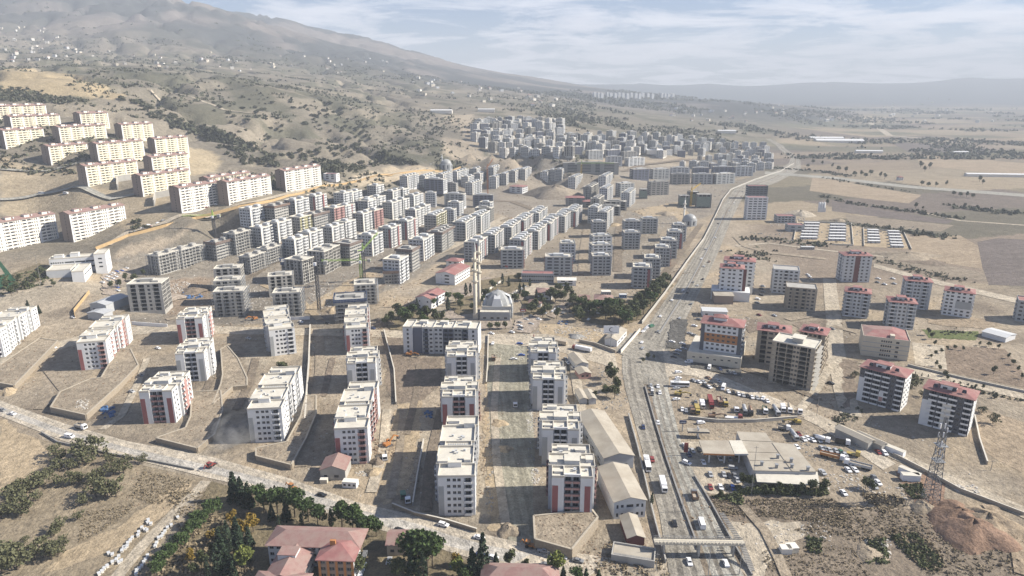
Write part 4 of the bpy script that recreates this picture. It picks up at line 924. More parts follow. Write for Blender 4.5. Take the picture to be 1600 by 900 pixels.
def simple(name, label, cat, o, rz, w, d, h, fl, pats, wall, group=None, roof='flat', rm='roof_screed', rise=2.2, walls=None, single=False, winmat='glass', railm='white_render', sides='fblr', par=0.6, skirt=3.0, over=0.7):
    rt = root(name, label, cat, o, rz, group); acc = Acc()
    volume(acc, 0, 0, w, d, h, fl, (h - 0.3) / fl, pats, wall, walls=walls, sides=sides, par=par if roof == 'flat' else 0.0, roof=rm if roof == 'flat' else 'roof_screed', skirt=skirt)
    finish(acc, rt, single=single, winmat=winmat, railm=railm)
    if roof == 'hip': hip(rt, 0, 0, w, d, h + .02, rise, rm, over)
    if roof == 'gable': gable(rt, 0, 0, w, d, h + .02, rise, rm, 'y', .5, wall=wall)
    if roof == 'gablex': gable(rt, 0, 0, w, d, h + .02, rise, rm, 'x', .5, wall=wall)
    return rt
# ------------------------------------------------------------------ stepped hillside blocks
def hill_block(A, B, h, cream, label, depth=15.0, yaw=None):
    o, rz, w = place_F(A, B, h, yaw); w = max(26, min(round(w / 4) * 4, 68)); fl = 9 if h > 25 else 8; n = max(2, round(w / 19)); key = ('hill', w, h, cream)
    rt = root('hillside_apartment_block', label, 'apartment block', o, rz, 'hillside apartment blocks'); acc = Acc()
    unit = 'n1 w.9 n.5 W3.3 n.9 W3.3 n.5 w.9 n1.1 s.7 n1.1 s.7' ; pat = ' '.join([unit] * n) + ' n1.2'
    wl = 'cream_render' if cream else 'white_warm'
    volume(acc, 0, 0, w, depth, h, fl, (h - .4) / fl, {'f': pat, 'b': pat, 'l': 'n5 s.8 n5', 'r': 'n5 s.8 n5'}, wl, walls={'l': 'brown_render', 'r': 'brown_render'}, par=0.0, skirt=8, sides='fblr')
    finish(acc, rt, key=key, railm='white_warm' if cream else 'white_render')
    pw = MB(); L_ = w / n
    for k in range(n + 1):
        x = min(max(k * L_ - 0.9, 0), w - 1.6); pw.box(x, -0.09, -2, x + 1.6, -0.004, h - 0.05)
    obj('white_pilaster', cached((key, 'pil'), lambda: pw.mesh('white_pilaster', 'white_render')), rt, kind='stuff')
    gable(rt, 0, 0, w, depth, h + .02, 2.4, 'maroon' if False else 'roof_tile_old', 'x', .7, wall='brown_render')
    for k in range(n):
        x = (k + 0.5) * L_ - 2.5; mb = MB(); mb.box(0, 0, 0, 5, 4.5, 2.6); o2 = obj('dormer', cached('dormer', lambda: mb.mesh('dormer', 'white_warm')), rt, (x, 2.2, h + .9))
        t = MB(); t.box(-.4, -.4, 2.604, 5.4, 4.9, 2.85); obj('dormer_roof', cached('dormer_roof', lambda: t.mesh('dormer_roof', 'roof_tile_old')), o2)
        c = MB(); c.box(0, 0, 0, .9, .9, 2.2); obj('chimney', cached('hill_chimney', lambda: c.mesh('chimney', 'white_render')), rt, (x + 7.5, 3.4, h + .6))
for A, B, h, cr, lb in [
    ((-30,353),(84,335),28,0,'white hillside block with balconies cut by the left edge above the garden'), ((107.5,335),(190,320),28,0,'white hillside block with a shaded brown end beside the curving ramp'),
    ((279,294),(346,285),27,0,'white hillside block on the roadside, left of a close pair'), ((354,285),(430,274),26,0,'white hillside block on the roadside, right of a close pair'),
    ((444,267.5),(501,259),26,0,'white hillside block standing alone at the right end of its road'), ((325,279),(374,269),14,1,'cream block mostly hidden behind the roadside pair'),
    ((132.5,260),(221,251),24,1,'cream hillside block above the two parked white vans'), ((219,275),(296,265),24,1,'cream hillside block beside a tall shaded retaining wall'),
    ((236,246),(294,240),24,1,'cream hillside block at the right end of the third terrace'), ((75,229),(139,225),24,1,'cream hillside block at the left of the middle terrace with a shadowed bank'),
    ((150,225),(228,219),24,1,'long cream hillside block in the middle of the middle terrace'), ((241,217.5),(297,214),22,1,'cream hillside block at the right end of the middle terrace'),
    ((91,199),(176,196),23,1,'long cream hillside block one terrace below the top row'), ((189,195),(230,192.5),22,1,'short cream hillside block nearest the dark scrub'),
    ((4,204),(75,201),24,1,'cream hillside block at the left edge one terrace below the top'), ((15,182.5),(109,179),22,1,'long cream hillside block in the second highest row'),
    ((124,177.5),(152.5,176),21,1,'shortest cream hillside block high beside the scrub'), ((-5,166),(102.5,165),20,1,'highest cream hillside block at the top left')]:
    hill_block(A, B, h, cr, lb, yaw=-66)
dm('car_glass_dark', (0.03, 0.035, 0.05), rough=.25, var=.2)
# ------------------------------------------------------------------ buildings on the right of the highway
def tower(A, B, depth, h, fl, pat, side, wall, label, walls=None, roof='hip', rm='roof_tile', single=False, railm='white_render', group='apartment towers east of the highway', extra=None, rise=2.0, name='apartment_tower', yaw=None):
    o, rz, w = place_F(A, B, h, yaw)
    rt = simple(name, label, 'apartment tower', o, rz, w, depth, h, fl, {'f': pat, 'b': pat, 'r': side, 'l': side}, wall, group, roof, rm, rise, walls, single, railm=railm)
    if roof == 'hip':
        d = MB(); d.box(w * .3, depth * .22, h + .3, w * .62, depth * .62, h + 3.0); x = obj('roof_house', d.mesh('roof_house', 'white_render'), rt); g = MB(); g.box(w * .28, depth * .2, h + 3.004, w * .64, depth * .64, h + 3.3); obj('roof_house_cover', g.mesh('roof_house_cover', rm), x)
        for k in range(4):
            s = MB(); s.quad((0, 0, .3), (2.0, 0, .3), (2.0, 1.2, 1.1), (0, 1.2, 1.1)); s.box(.1, 1.0, -.6, .2, 1.1, 1.0); s.box(1.8, 1.0, -.6, 1.9, 1.1, 1.0); s.box(.2, 1.15, 1.1, 1.8, 1.7, 1.6)
            obj('solar_heater', cached('solar', lambda: s.mesh('solar_heater', 'car_glass_dark')), rt, (w * (.16 + .19 * k), depth * (.10 + .05 * (k % 2)), h + 1.1))
    if extra: extra(rt, w, depth, h)
    return rt
def belt(c, z0, z1, x0f=0.06, x1f=0.94):
    def f(rt, w, d, h): pass
    return f
def orange_block():
    h = 25.0; o, rz, w = place_F((1096,504), (1160.5,512), h); rt = root('apartment_tower', 'white tower with an orange band and red roof above a long pale podium', 'apartment tower', o, rz, 'apartment towers east of the highway')
    acc = Acc(); d = 16.0; fh = 3.0; pat = 'n1 w1.3 n1 w1.3 n1 w1.3 n1 w1.3 n1 w1.3 n1 w1.3 n1'
    for i, (z0, f0, wl, pr) in enumerate([(6.5, 2, 'white_render', 0), (12.6, 2, 'orange_render', .004), (18.7, 2, 'white_render', 0)]):
        facade(acc, wl, (2.4, 0 - pr), (1, 0), w - 4.8, z0, z0 + 6.1 if i < 2 else h, cols_of(pat, w - 4.8), 2, fh, z0 + 0.1)
    for x in (0, w - 2.4): acc.g('dark_grey').box(x, -0.35, 6.5, x + 2.4, d - .003, h)
    facade(acc, 'white_render', (w + .004, 0), (0, 1), d, 6.5, h, cols_of('n.6 b2.6 n1 w1.3 n1 b2.6 n.6', d), 6, 3.05, 6.6)
    facade(acc, 'white_render', (w, d), (-1, 0), w, 6.5, h, cols_of(pat, w), 6, 3.05, 6.6)
    finish(acc, rt, single=True); hip(rt, 0, 0, w, d, h + .02, 2.6, 'roof_tile', .9)
    m = MB(); m.box(w * .28, 4, h + .5, w * .6, 10, h + 3.6); q = obj('roof_house', m.mesh('roof_house', 'white_render'), rt); hip(q, w * .28, 4, w * .6, 10, h + 3.62, 1.6, 'roof_tile', .6, 'roof_house_cover')
    pd = MB(); a = Pz(1081,544,6.5) - o; pd.box(-6.5, -8.5, -2, w + 1.5, 26, 6.46); pw = obj('podium', pd.mesh('podium', 'stone_cream'), rt)
    r = MB(); r.box(-6.3, -8.3, 6.464, w + 1.3, 25.8, 6.5); obj('podium_roof', r.mesh('podium_roof', 'roof_screed'), pw)
    p = MB(); p.box(-6.5, -8.5, 6.504, w + 1.5, -8.2, 7.4); p.box(w + 1.2, -8.19, 6.504, w + 1.5, 26, 7.4); obj('podium_parapet', p.mesh('podium_parapet', 'coping'), pw)
    k = MB()
    for i in range(7): k.box(-3 + i * 4.4, -8.56, 3.6 + (i % 3) * .4, -1.4 + i * 4.4, -8.504, 4.4 + (i % 3) * .4)
    obj('podium_window', k.mesh('podium_window', 'glass'), pw, kind='stuff')
orange_block()
T = 'n.8 w1.3 n.9 w1.3 n.5 b2.2 n.5 w1.3 n.9 w1.3 n.8'
TS = 'n.8 w1.3 n1 b2.4 n1 w1.3 n.8'
t = tower((1126,418), (1163,420.6), 15, 27, 8, 'n1 w1.3 n2 w1.3 n1 w1.3 n2 w1.3 n1', TS, 'white_render', 'white tower with maroon corner and red roof standing on a low white podium', walls={'r': 'white_render', 'l': 'maroon'})
m = MB(); m.box(-6, -4, -2, 25, 14, 8.0); obj('podium', m.mesh('podium', 'white_render'), t)
m = MB(); m.box(18.4, -.07, 8, 21.0, -.004, 26.9); obj('colour_panel', m.mesh('colour_panel', 'maroon'), t)
tower((1132,406), (1180,409.6), 15, 29, 9, 'n1 w1.3 n2 w1.3 n3 w1.3 n1 w1.3 n1', TS, 'white_render', 'tall white tower with red roof right behind the podium tower')
tower((1209,421), (1250,424), 16, 21, 7, 'n.8 w1.3 n.9 w1 n.8 b2 n.6 w1.2 n.9 w1.3 n.8', TS, 'pale_grey', 'unfinished grey tower with white roof corner beside the tan shell', roof='flat', rm='concrete')
tower((1229.5,449), (1277.5,453), 16, 18, 6, 'n.3 b3 n.4 b3 n.5 b2.4 n.4 w1.2 n.9 w1.2 n1', 'n.5 d3 n.5 d3 n.5 d3 n.5', 'raw_tan', 'tan brick shell with open balconies in front of the unfinished grey tower', roof='flat', rm='concrete', railm='raw_tan')
def shell_stairs(rt, w, d, h):
    m = MB(); m.box(w * .42, d * .3, h + .02, w * .66, d * .7, h + 2.8); q = obj('stair_core', m.mesh('stair_core', 'concrete'), rt); m = MB(); m.box(w * .39, d * .25, h + 2.804, w * .69, d * .75, h + 3.1); obj('cover_slab', m.mesh('cover_slab', 'roof_screed'), q)
    for k in range(9):
        m = MB(); m.box(w, 1, k * 2.9, w + 1.8, d - 1, k * 2.9 + .25); obj('floor_slab', cached(('fs', round(w), round(d), k), lambda: m.mesh('floor_slab', 'concrete')), rt)
tower((1207,533), (1274.6,546), 17, 26, 9, 'n.25 d3 n.25 d3.4 n.25 d3 n.2 w1.2 n.4 w1.2 n.25 d3.4 n.25 d3.2 n.25', 'n.3 d3.6 n.3 d3.6 n.3 d3.6 n.3', 'raw_tan', 'big open concrete shell of nine floors throwing a long shadow over the lane', roof='flat', rm='roof_screed', extra=shell_stairs)
tower((1184,515), (1236,521), 15, 23, 7, 'n.4 d2.6 n.5 w1.2 n.6 w1.2 n.4 d2.6 n.4', 'n.3 d3 n.3 d3 n.3', 'raw_tan', 'bare brick building with red roof behind the big open shell, left one')
tower((1250,517), (1290.5,524), 15, 23, 7, 'n.4 d2.6 n.5 w1.2 n.6 w1.2 n.4 d2.6 n.4', 'n.3 d3 n.3 d3 n.3', 'raw_tan', 'bare brick building with red roof behind the big open shell, right one')
tower((1320,399), (1364,400), 15, 25, 8, 'n1.4 w1.2 n1.6 w1.2 n1 w1.2 n.8 w1.2 n1 w1.2 n1.6 w1.2 n1.4', TS, 'pale_grey', 'grey tower with maroon middle band standing alone by the farm lane', extra=lambda rt, w, d, h: obj('colour_panel', MB().box(w * .4, -.07, -1, w * .58, -.004, h - .1).mesh('colour_panel', 'maroon'), rt))
tower((1321,455), (1361,459.5), 15, 20, 7, 'n.3 b4 n.8 w1.2 n1 w1.2 n.8 b4 n.3', TS, 'grey_render', 'grey tower with long balconies beside the plot street', walls={'f': 'pale_grey'})
tower((1390,471), (1433.5,475), 15, 20, 7, 'n.3 b4 n.8 w1.2 n1 w1.2 n.8 b4 n.3', TS, 'grey_render', 'grey tower with long balconies right behind the large red-roofed school', walls={'f': 'pale_grey'})
tower((1416,438), (1457.5,441.5), 15, 23, 8, 'n.4 b3.4 n.8 w1.2 n.5 w1.2 n.8 b3.4 n1.4', TS, 'pale_grey', 'grey and white tower with red roof behind the balcony towers', walls={'r': 'white_render'})
tower((1477,453.5), (1523.5,459.5), 15, 20, 7, 'n.8 w1.2 n.8 w1.2 n1.4 w1.2 n1 w1.2 n1.4 w1.2 n.8', TS, 'white_render', 'white tower with olive grey patches and pink-grey roof at the field edge', extra=lambda rt, w, d, h: obj('colour_panel', MB().box(w * .42, -.07, 7, w * .97, -.004, 12.6).mesh('colour_panel', 'grey_render'), rt))
tower((1592,470), (1640,476), 15, 16, 5, T, TS, 'grey_render', 'grey building cut by the right edge of the photo', roof='flat')
def dark_facade(rt, w, d, h):
    obj('colour_panel', MB().box(.2, -.05, h - 6.6, w - .2, -.004, h - 5.9).mesh('colour_panel', 'dark_grey'), rt)
BALC = 'n.4 w1.3 n.4 b3 n.3 b3 n.4 b3 n.4 w1.3 n.6 b2.6 n.4'
tower((1345,572.5), (1415,590), 14, 20.5, 7, BALC, 'n.6 w1.2 n.8 w1.2 n1 w1.2 n.6', 'dark_grey', 'dark-fronted white tower with red roof and a hanging banner', walls={'r': 'white_render'}, single=True,
      extra=lambda rt, w, d, h: (obj('banner', MB().box(w * .5, -1.05, 3.2, w * .6, -.98, 9.2).mesh('banner', 'white_render'), rt), obj('banner_print', MB().box(w * .508, -1.07, 3.5, w * .592, -1.052, 6.2).mesh('banner_print', 'pink_render'), rt), obj('colour_panel', MB().box(.1, -.06, 0, 3.0, -.004, h - 6).mesh('colour_panel', 'white_render'), rt)))
tower((1444,606), (1522.5,625), 14, 20.5, 7, BALC, 'n.6 w1.2 n.8 w1.2 n1 w1.2 n.6', 'dark_grey', 'dark-fronted white tower with red roof nearest the lattice mast', walls={'r': 'white_render'}, single=True,
      extra=lambda rt, w, d, h: (obj('colour_panel', MB().box(.1, -.06, 0, 4.4, -.004, h - 6).mesh('colour_panel', 'white_render'), rt), obj('colour_panel', MB().box(w * .42, -.06, 0, w * .6, -.004, h - 6).mesh('colour_panel', 'white_warm'), rt)))
tower((1169,309), (1197,308), 14, 30, 9, 'n.5 w1.3 n.5 w1.3 n.5 w1.3 n.5 w1.3 n.5', TS, 'white_render', 'white tower with blue-grey front beside the far highway', roof='flat', yaw=3)
tower((1169.5,291), (1200,291), 14, 20, 6, 'n.5 w1.5 n.5 w1.5 n.5 w1.5 n.5 w1.5 n.5 w1.5 n.5', TS, 'dark_grey', 'dark grey tower behind the white blue-fronted one', roof='flat', yaw=3)
def big_school():
    h = 13.0; o, rz, w = place_F((1349,526), (1422.5,535), h)
    rt = simple('school_building', 'large pale school with banded walls and a red and brown roof', 'school', o, rz, w, 24, h, 4, {'f': 'n9 w.8 n.3 w.8 n.3 w.8 n.3 w.8 n.3 w.8 n2 w1.6 n5', 'r': 'n3 w1.3 n2 w1.3 n2 w1.3 n3', 'b': 'n1', 'l': 'n1'}, 'stone_cream', None, 'flat', 'roof_tile', par=0.9)
    for z in (3.2, 6.4, 9.6): obj('wall_band', MB().box(-.06, -.06, z, w + .06, -.004, z + .5).mesh('wall_band', 'grey_render'), rt)
    mb = MB(); mb.quad((0.3, 0.4, h + .3), (w - .3, .4, h + .3), (w * .62, 14, h + 2.6), (w * .25, 12, h + 2.2)); mb.quad((w - .3, .4, h + .3), (w - .3, 23.6, h + .3), (w * .7, 23, h + 2.2), (w * .62, 14, h + 2.6)); obj('roof', mb.mesh('roof', 'roof_tile'), rt)
    mb = MB(); mb.quad((.3, .4, h + .3), (w * .25, 12, h + 2.2), (w * .7, 23, h + 2.2), (.3, 23.6, h + .9)); mb.tri((w * .25, 12, h + 2.2), (w * .62, 14, h + 2.6), (w * .7, 23, h + 2.2)); obj('roof_slope', mb.mesh('roof_slope', 'roof_tile_old'), rt)
    obj('stair_core', MB().box(w * .58, 2, h, w * .68, 6, h + 2.4).mesh('stair_core', 'stone_cream'), rt)
big_school()
# ------------------------------------------------------------------ sheds and low houses
def shed(A, B, h, depth, rise, label, wall='grey_sheet', rm='sheet_roof', name='shed', cat='shed', pat='n1', group=None, yaw=None, side='n1', fl=1):
    o, rz, w = place_F(A, B, h, yaw)
    return simple(name, label, cat, o, rz, w, depth, h, fl, {'f': pat, 'b': 'n1', 'r': side, 'l': side}, wall, group, 'gable', rm, rise)
s1 = shed((944,716), (992.5,716), 6.5, 46, 2.0, 'long tin warehouse beside the highway, the bigger of two', pat='n2 s1 n2 w3 n2', name='warehouse', cat='warehouse', yaw=-10, side='n3 w2 n3 w2 n3 w2 n3 w2 n3')
s2 = shed((960,785), (1011,785), 8, 27, 2.0, 'grey warehouse with brown roof beside the highway, nearest the footbridge', wall='pale_grey', pat='n1 s.9 n1 w1.2 n1.2 w3 n1.2 w1.2 n1 s.9 n1', name='warehouse', cat='warehouse', yaw=-7, fl=2)
s3 = shed((981,841), (1007.5,841), 3.6, 14, 1.4, 'small dark red hut with brown roof next to blue tarps', wall='maroon', name='hut', cat='hut', yaw=-3)
shed((901,570), (920,569), 4.2, 17, 1.6, 'pale house with grey tin roof beside the stretch of dark paving', wall='pale_grey', pat='n1 w1 n1 w1 n1', name='low_house', cat='house', yaw=-14)
shed((905,585), (924,584), 3.4, 9, 1.4, 'small house with grey tin roof right in front of the pale one', wall='pink_render', pat='n1 w1 n1 w1 n1', name='low_house', cat='house', yaw=-12)
shed((906,624), (918,624), 3.2, 12, 1.0, 'left one of two narrow huts with dusty roofs', name='hut', cat='hut', yaw=-8)
shed((920,624), (932,624), 3.2, 12, 1.0, 'right one of two narrow huts with dusty roofs', name='hut', cat='hut', yaw=-8)
shed((945,529.5), (965,530), 4.6, 24, 1.8, 'brown-roofed workshop with white side wall behind the billboard', wall='white_render', name='workshop', cat='workshop', yaw=25, side='n1 w2 n1 w2 n1 w2 n1')
shed((140,475), (169,475), 6, 24, 1.8, 'light grey industrial shed beside the ochre fence', rm='grey_sheet', name='workshop', cat='workshop', yaw=12, pat='n1 w1 n3 w1 n1')
shed((136,489), (165,489), 4.5, 9, 1.2, 'lower grey shed in front of the industrial shed', rm='grey_sheet', name='workshop', cat='workshop', yaw=10)
shed((500,735), (539,735), 5, 11, 2.4, 'small grey hut with tiled roof at the foot of the long white block', rm='roof_tile_old', wall='concrete', name='tiled_hut', cat='hut', yaw=0, pat='n1 w1 n2 w1.4 n2')
shed((1357,693), (1377,697), 4, 18, 1.2, 'grey shed with twin dusty gables in the depot, left half', wall='concrete', name='depot_shed', cat='shed', yaw=-30)
shed((1378,697), (1394,702), 3.6, 14, 1.2, 'grey shed with twin dusty gables in the depot, right half', wall='concrete', name='depot_shed', cat='shed', yaw=-30)
def house(A, B, h, depth, label, wall='white_render', rm='roof_tile', roof='hip', fl=2, yaw=None, name='house', cat='house', pat='n1 w1.2 n1 w1.2 n1', rise=2.2, side=None, group=None):
    o, rz, w = place_F(A, B, h, yaw); return simple(name, label, cat, o, rz, w, depth, h, fl, {'f': pat, 'b': pat, 'r': side or pat, 'l': pat}, wall, group, roof, rm, rise)
WIN8 = ' '.join(['n.7 w1.6'] * 9) + ' n.7'
house((680.5,427), (713,428), 9.5, 34, 'white school with long red roof beside the dirt track', fl=3, yaw=20, name='school_building', cat='school', pat='n2 w.1 n1 w1.6 n2', side=WIN8, roof='gable', rise=2.4)
house((697,407), (716,404), 7, 12, 'low red-roofed wing behind the long red-roofed school', fl=2, yaw=20, name='school_wing', cat='school')
house((649,465), (676.5,466), 8.5, 24, 'white school with bright red roof near the minarets', fl=2, yaw=22, name='school_building', cat='school', pat='n2 w1 n4 w1 n2', side='n1 w2 n1 w2 n1 w2 n1 w2 n1', roof='gable', rise=2.4)
house((815,428), (865,430.5), 8, 11, 'long grey two-storey building with flat white roof by the school grounds', wall='grey_render', roof='flat', yaw=4, name='long_building', cat='building', pat=' '.join(['n.6 w1.6'] * 14) + ' n.6')
house((871,438), (895,443), 5, 10, 'low white-roofed hall next to the long grey building', roof='gablex', rm='white_warm', rise=1.5, yaw=4, name='hall', cat='hall')
house((836.5,456.5), (861,458.5), 7, 13, 'white villa with faded red hip roof beside the lane', rm='roof_tile_old', yaw=8)
house((826,473), (845,474), 4, 9, 'small house with faded red roof in front of the white villa', rm='roof_tile_old', fl=1, yaw=8)
house((904,467.5), (921,468), 6, 11, 'dark red wooden building with dark roof among the garden trees', wall='maroon', rm='roof_tile_old', roof='gablex', yaw=6)
house((929,467.5), (956,469.6), 6.5, 13, 'pinkish villa with red roof and white right wall', wall='white_warm', rm='roof_tile_old', yaw=8)
house((905,479), (922,480), 4, 8, 'low cream-roofed house left of the pinkish-roofed cottage', roof='flat', fl=1, yaw=8)
house((925,483), (944,483), 4, 8, 'pinkish-roofed cottage below the villa', rm='roof_tile_old', fl=1, yaw=8)
house((796,291), (813,293), 10, 22, 'school with red roof and red and white side by the sand mound', wall='pale_grey', fl=3, yaw=26, side='n1 w2 n1 w2 n1 w2 n1', name='school_building', cat='school')
house((884,309), (910,307.5), 13, 15, 'dark-fronted house with red roof behind the sand mound', wall='dark_concrete', fl=4, yaw=4)
house((911,315), (937.5,314), 9, 14, 'lower house with red roof right of the dark-fronted one', wall='dark_concrete', fl=3, yaw=4)
house((505,272), (526,272), 8, 12, 'small white building behind the lone hillside block', roof='flat', fl=3, yaw=10)
house((1232,352), (1250,350), 8, 14, 'grey house beside the gravel plant near the tent camp', wall='grey_render', roof='flat', fl=2, yaw=6)
house((1215,338), (1244,341), 9, 16, 'dusty grey building left of the tent camp', wall='grey_render', roof='flat', fl=3, yaw=5, pat=T)
house((1117,462), (1147,464), 7, 14, 'brown-roofed store in front of the podium tower', wall='brown_render', rm='sheet_roof', roof='gablex', rise=1.0, fl=1, yaw=6, pat='n1')
house((1098,486), (1137,489), 4.5, 10, 'low white store behind the orange-banded tower', rm='pale_grey', roof='gablex', rise=.6, fl=1, yaw=8, pat='n1 w1 n2 w1 n2 w1 n1')
house((1535,518), (1572,528), 3.5, 14, 'low pale farm shed with sheet roof beyond the grass strip', rm='pale_grey', roof='gablex', rise=1.0, fl=1, pat='n1')
# schools with terracotta roofs at the lower edge
def lower_school():
    o, rz, w = place_F((496,874), (552,876), 8.6, 3); rt = root('school_building', 'orange and brown school with big tiled roofs at the lower edge', 'school', o, rz)
    acc = Acc(); w = 13; H_ = 8.6; pat = 'n.5 w1.4 n.9 w1.4 n.9 w1.4 n.9 w1.4 n.5'
    volume(acc, 0, 0, w, 9, H_, 3, 2.8, {'f': pat, 'r': 'n1 w1.4 n2 w1.4 n1', 'l': 'n1', 'b': pat}, 'brown_render', walls={'r': 'pale_grey'}, par=0)
    volume(acc, -21, 7, -0.004, 17, H_, 3, 2.8, {'f': pat + ' ' + pat, 'b': pat, 'l': pat, 'r': ''}, 'pale_grey', par=0, sides='fbl')
    volume(acc, -16, -9, -4, 7.003, 6.5, 2, 3, {'f': pat, 'r': pat, 'l': pat, 'b': ''}, 'white_warm', par=0, sides='frl')
    finish(acc, rt, single=True)
    for x in (0.1, 3.2, 6.3, 9.3, w - 1.0): obj('orange_pilaster', MB().box(x, -.12, -1, x + .9, -.004, H_ - .1).mesh('orange_pilaster', 'orange_render'), rt)
    hip(rt, -21, 7, w, 17.5, H_ + .3, 2.8, 'roof_tile_old', .9); hip(rt, 0.2, 0, w - .2, 12, H_ + .32, 2.4, 'roof_tile', .9, 'roof_wing'); gable(rt, -16, -9, -4, 8, 6.53, 2.8, 'roof_tile_old', 'y', .7, 'lower_roof')
    obj('chimney', MB().box(3, 5.5, 9.5, 5, 6.5, 12.4).mesh('chimney', 'orange_render'), rt); roofbox(rt, -14.5, 0, -8, 5, 7.2, 2.6, 'pale_grey', 'roof_tile_old', 'roof_house')
lower_school()
house((386,925), (470,928), 7, 10, 'front tiled school wing cut by the lower edge', rm='roof_tile_old', yaw=4, name='school_wing', cat='school', rise=2.4)
house((752,914), (872,915), 6, 11, 'long building with pinkish tiled roof cut by the lower edge', rm='roof_tile_old', yaw=2, name='tiled_building', cat='building', rise=3.2)
house((604,852), (632,852), 4.5, 9, 'small brown gatehouse between the trees at the lower edge', rm='roof_tile_old', wall='raw_tan', roof='gablex', fl=1, yaw=0, name='gatehouse', cat='hut')
# ------------------------------------------------------------------ white school on the left
def white_school():
    h = 10; o, rz, w = place_F((76,406), (149,401), h); rt = root('school_building', 'white angular school with a ramp wing below the hillside blocks', 'school', o, rz); acc = Acc()
    volume(acc, 0, 0, w, 13, h, 2, 4.6, {'f': 'n.6 w1 n.4 w1 n.4 w1 n.4 w1 n.4 w1 n.4 w1 n.6 w6 n.5 w6 n.5 w6 n.5', 'b': 'n1', 'l': 'n1', 'r': 'n1'}, 'white_render', skirt=6)
    volume(acc, w, -6, w + 9, 14, h + 3, 3, 3.6, {'f': 'n1 w1 n1', 'r': 'n2 w1 n2 w1 n2', 'l': 'n1', 'b': 'n1'}, 'white_render', skirt=6)
    volume(acc, w - 12, -34, w - 3, -6.01, 5.0, 1, 4, {'f': 'n1', 'r': 'n1 w3 n.5 w3 n.5 w3 n.5 w3 n1', 'l': 'n1 w3 n1 w3 n1', 'b': ''}, 'white_render', skirt=8, sides='frl')
    volume(acc, 2, -20, w - 16, -.01, 4.2, 1, 4, {'f': 'n1', 'r': 'n.5 w2 n.4 w2 n.4 w2 n.4 w2 n.5', 'l': 'n1', 'b': ''}, 'pale_grey', skirt=8, sides='frl')
    finish(acc, rt)
    roofbox(rt, 3, 4, 10, 9, h, 2.4); roofbox(rt, w * .42, 6, w * .6, 12, h, 3)
white_school()
# ------------------------------------------------------------------ mosques
def minaret(px, py, top_py, label, r=1.35, m='stone_cream', balc=(0.52, 0.38, 0.245), grp='minarets'):
    b = P(px, py); d = ray(px, top_py); hh = CAM_H + d[2] * b.y / d[1] - b.z
    rt = root('minaret', label, 'minaret', b, 0, grp)
    mb = MB(); mb.box(-r * 1.35, -r * 1.35, -1, r * 1.35, r * 1.35, hh * .07); obj('base', mb.mesh('base', m), rt)
    mb = MB(); mb.tube([(r * 1.2, hh * .07), (r, hh * .1), (r * .97, hh * .55), (r * .8, hh * .551), (r * .74, hh * .86)], 12); obj('shaft', mb.mesh('shaft', m, True), rt)
    for f in balc:
        z = hh * (1 - f) if f > .5 else hh * (1 - f); mb = MB(); mb.tube([(r * .9, z - 1.4), (r * 1.75, z), (r * 1.75, z + 1.1), (r * 1.6, z + 1.1), (r * 1.6, z + .05), (r * .8, z + .05)], 12); obj('balcony', mb.mesh('balcony', m), rt)
    mb = MB(); mb.tube([(r * .95, hh * .86), (r * .9, hh * .87), (r * .45, hh * .94), (0.12, hh * .985), (0.08, hh)], 12); obj('spire', mb.mesh('spire', 'lead_dome', True), rt)
minaret(743, 498, 375, 'tall cream minaret with balconies in front of its twin at the mosque', 1.45)
minaret(749, 477, 368, 'tall cream minaret right behind its twin at the mosque', 1.3)
minaret(691, 263, 240, 'thin pale minaret of the small mosque under the hill', 1.0, 'pale_grey', (.3,))
minaret(1068, 349, 306, 'thin white minaret of the grey mosque by the highway', 1.1, 'white_warm', (.45, .3))
def mosque():
    o, rz, w = place_F((750,488), (797,489), 6.5, 2); w = 23.0; rt = root('mosque', 'grey mosque with a faceted pale dome beside the twin minarets', 'mosque', o, rz); acc = Acc()
    volume(acc, 0, 0, w, 6, 6.5, 1, 5.5, {'f': 'n2 w2 n3 w2 n2 w2 n3 w2 n2', 'r': 'n1 w1.5 n1', 'l': 'n1', 'b': ''}, 'grey_render', par=.4, sides='frl')
    volume(acc, 1, 6.003, w + 1.5, 27, 9.0, 2, 4.2, {'f': '', 'r': 'n2 w1.5 n2 w1.5 n2 w1.5 n2', 'l': 'n2 w1.5 n2 w1.5 n2', 'b': 'n1'}, 'grey_render', par=.6, sides='rlb')
    finish(acc, rt)
    cx_, cy_ = w / 2 + 1.2, 17; mb = MB(); mb.tube([(11.2, 9.1), (10.6, 11.0), (8.6, 14.6), (5.2, 17.8), (1.2, 19.4), (0.3, 19.6)], 8, cx_, cy_); obj('dome', mb.mesh('dome', 'lead_dome'), rt)
    for k in range(4):
        a = math.pi / 2 * k - math.pi / 2; c, s = math.cos(a), math.sin(a); px = lambda u, v: (cx_ + c * v - s * u, cy_ + s * v + c * u)
        m2 = MB(); p = [(*px(-4.2, 11.2), 9.1), (*px(4.2, 11.2), 9.1), (*px(2.6, 9.4), 15.0), (*px(-2.6, 9.4), 15.0), (*px(2.2, 4), 17.6), (*px(-2.2, 4), 17.6)]
        m2.quad(p[0], p[1], p[2], p[3]); m2.quad(p[3], p[2], p[4], p[5]); m2.tri(p[1], (*px(4.4, 6), 9.2), p[2]); m2.tri((*px(-4.4, 6), 9.2), p[0], p[3]); obj('dome_arch', m2.mesh('dome_arch', 'pale_grey'), rt)
    mb = MB(); mb.tube([(.25, 19.5), (.5, 20.2), (.1, 20.8), (.08, 22.4)], 8, cx_, cy_); obj('finial', mb.mesh('finial', 'metal_grey'), rt)
mosque()
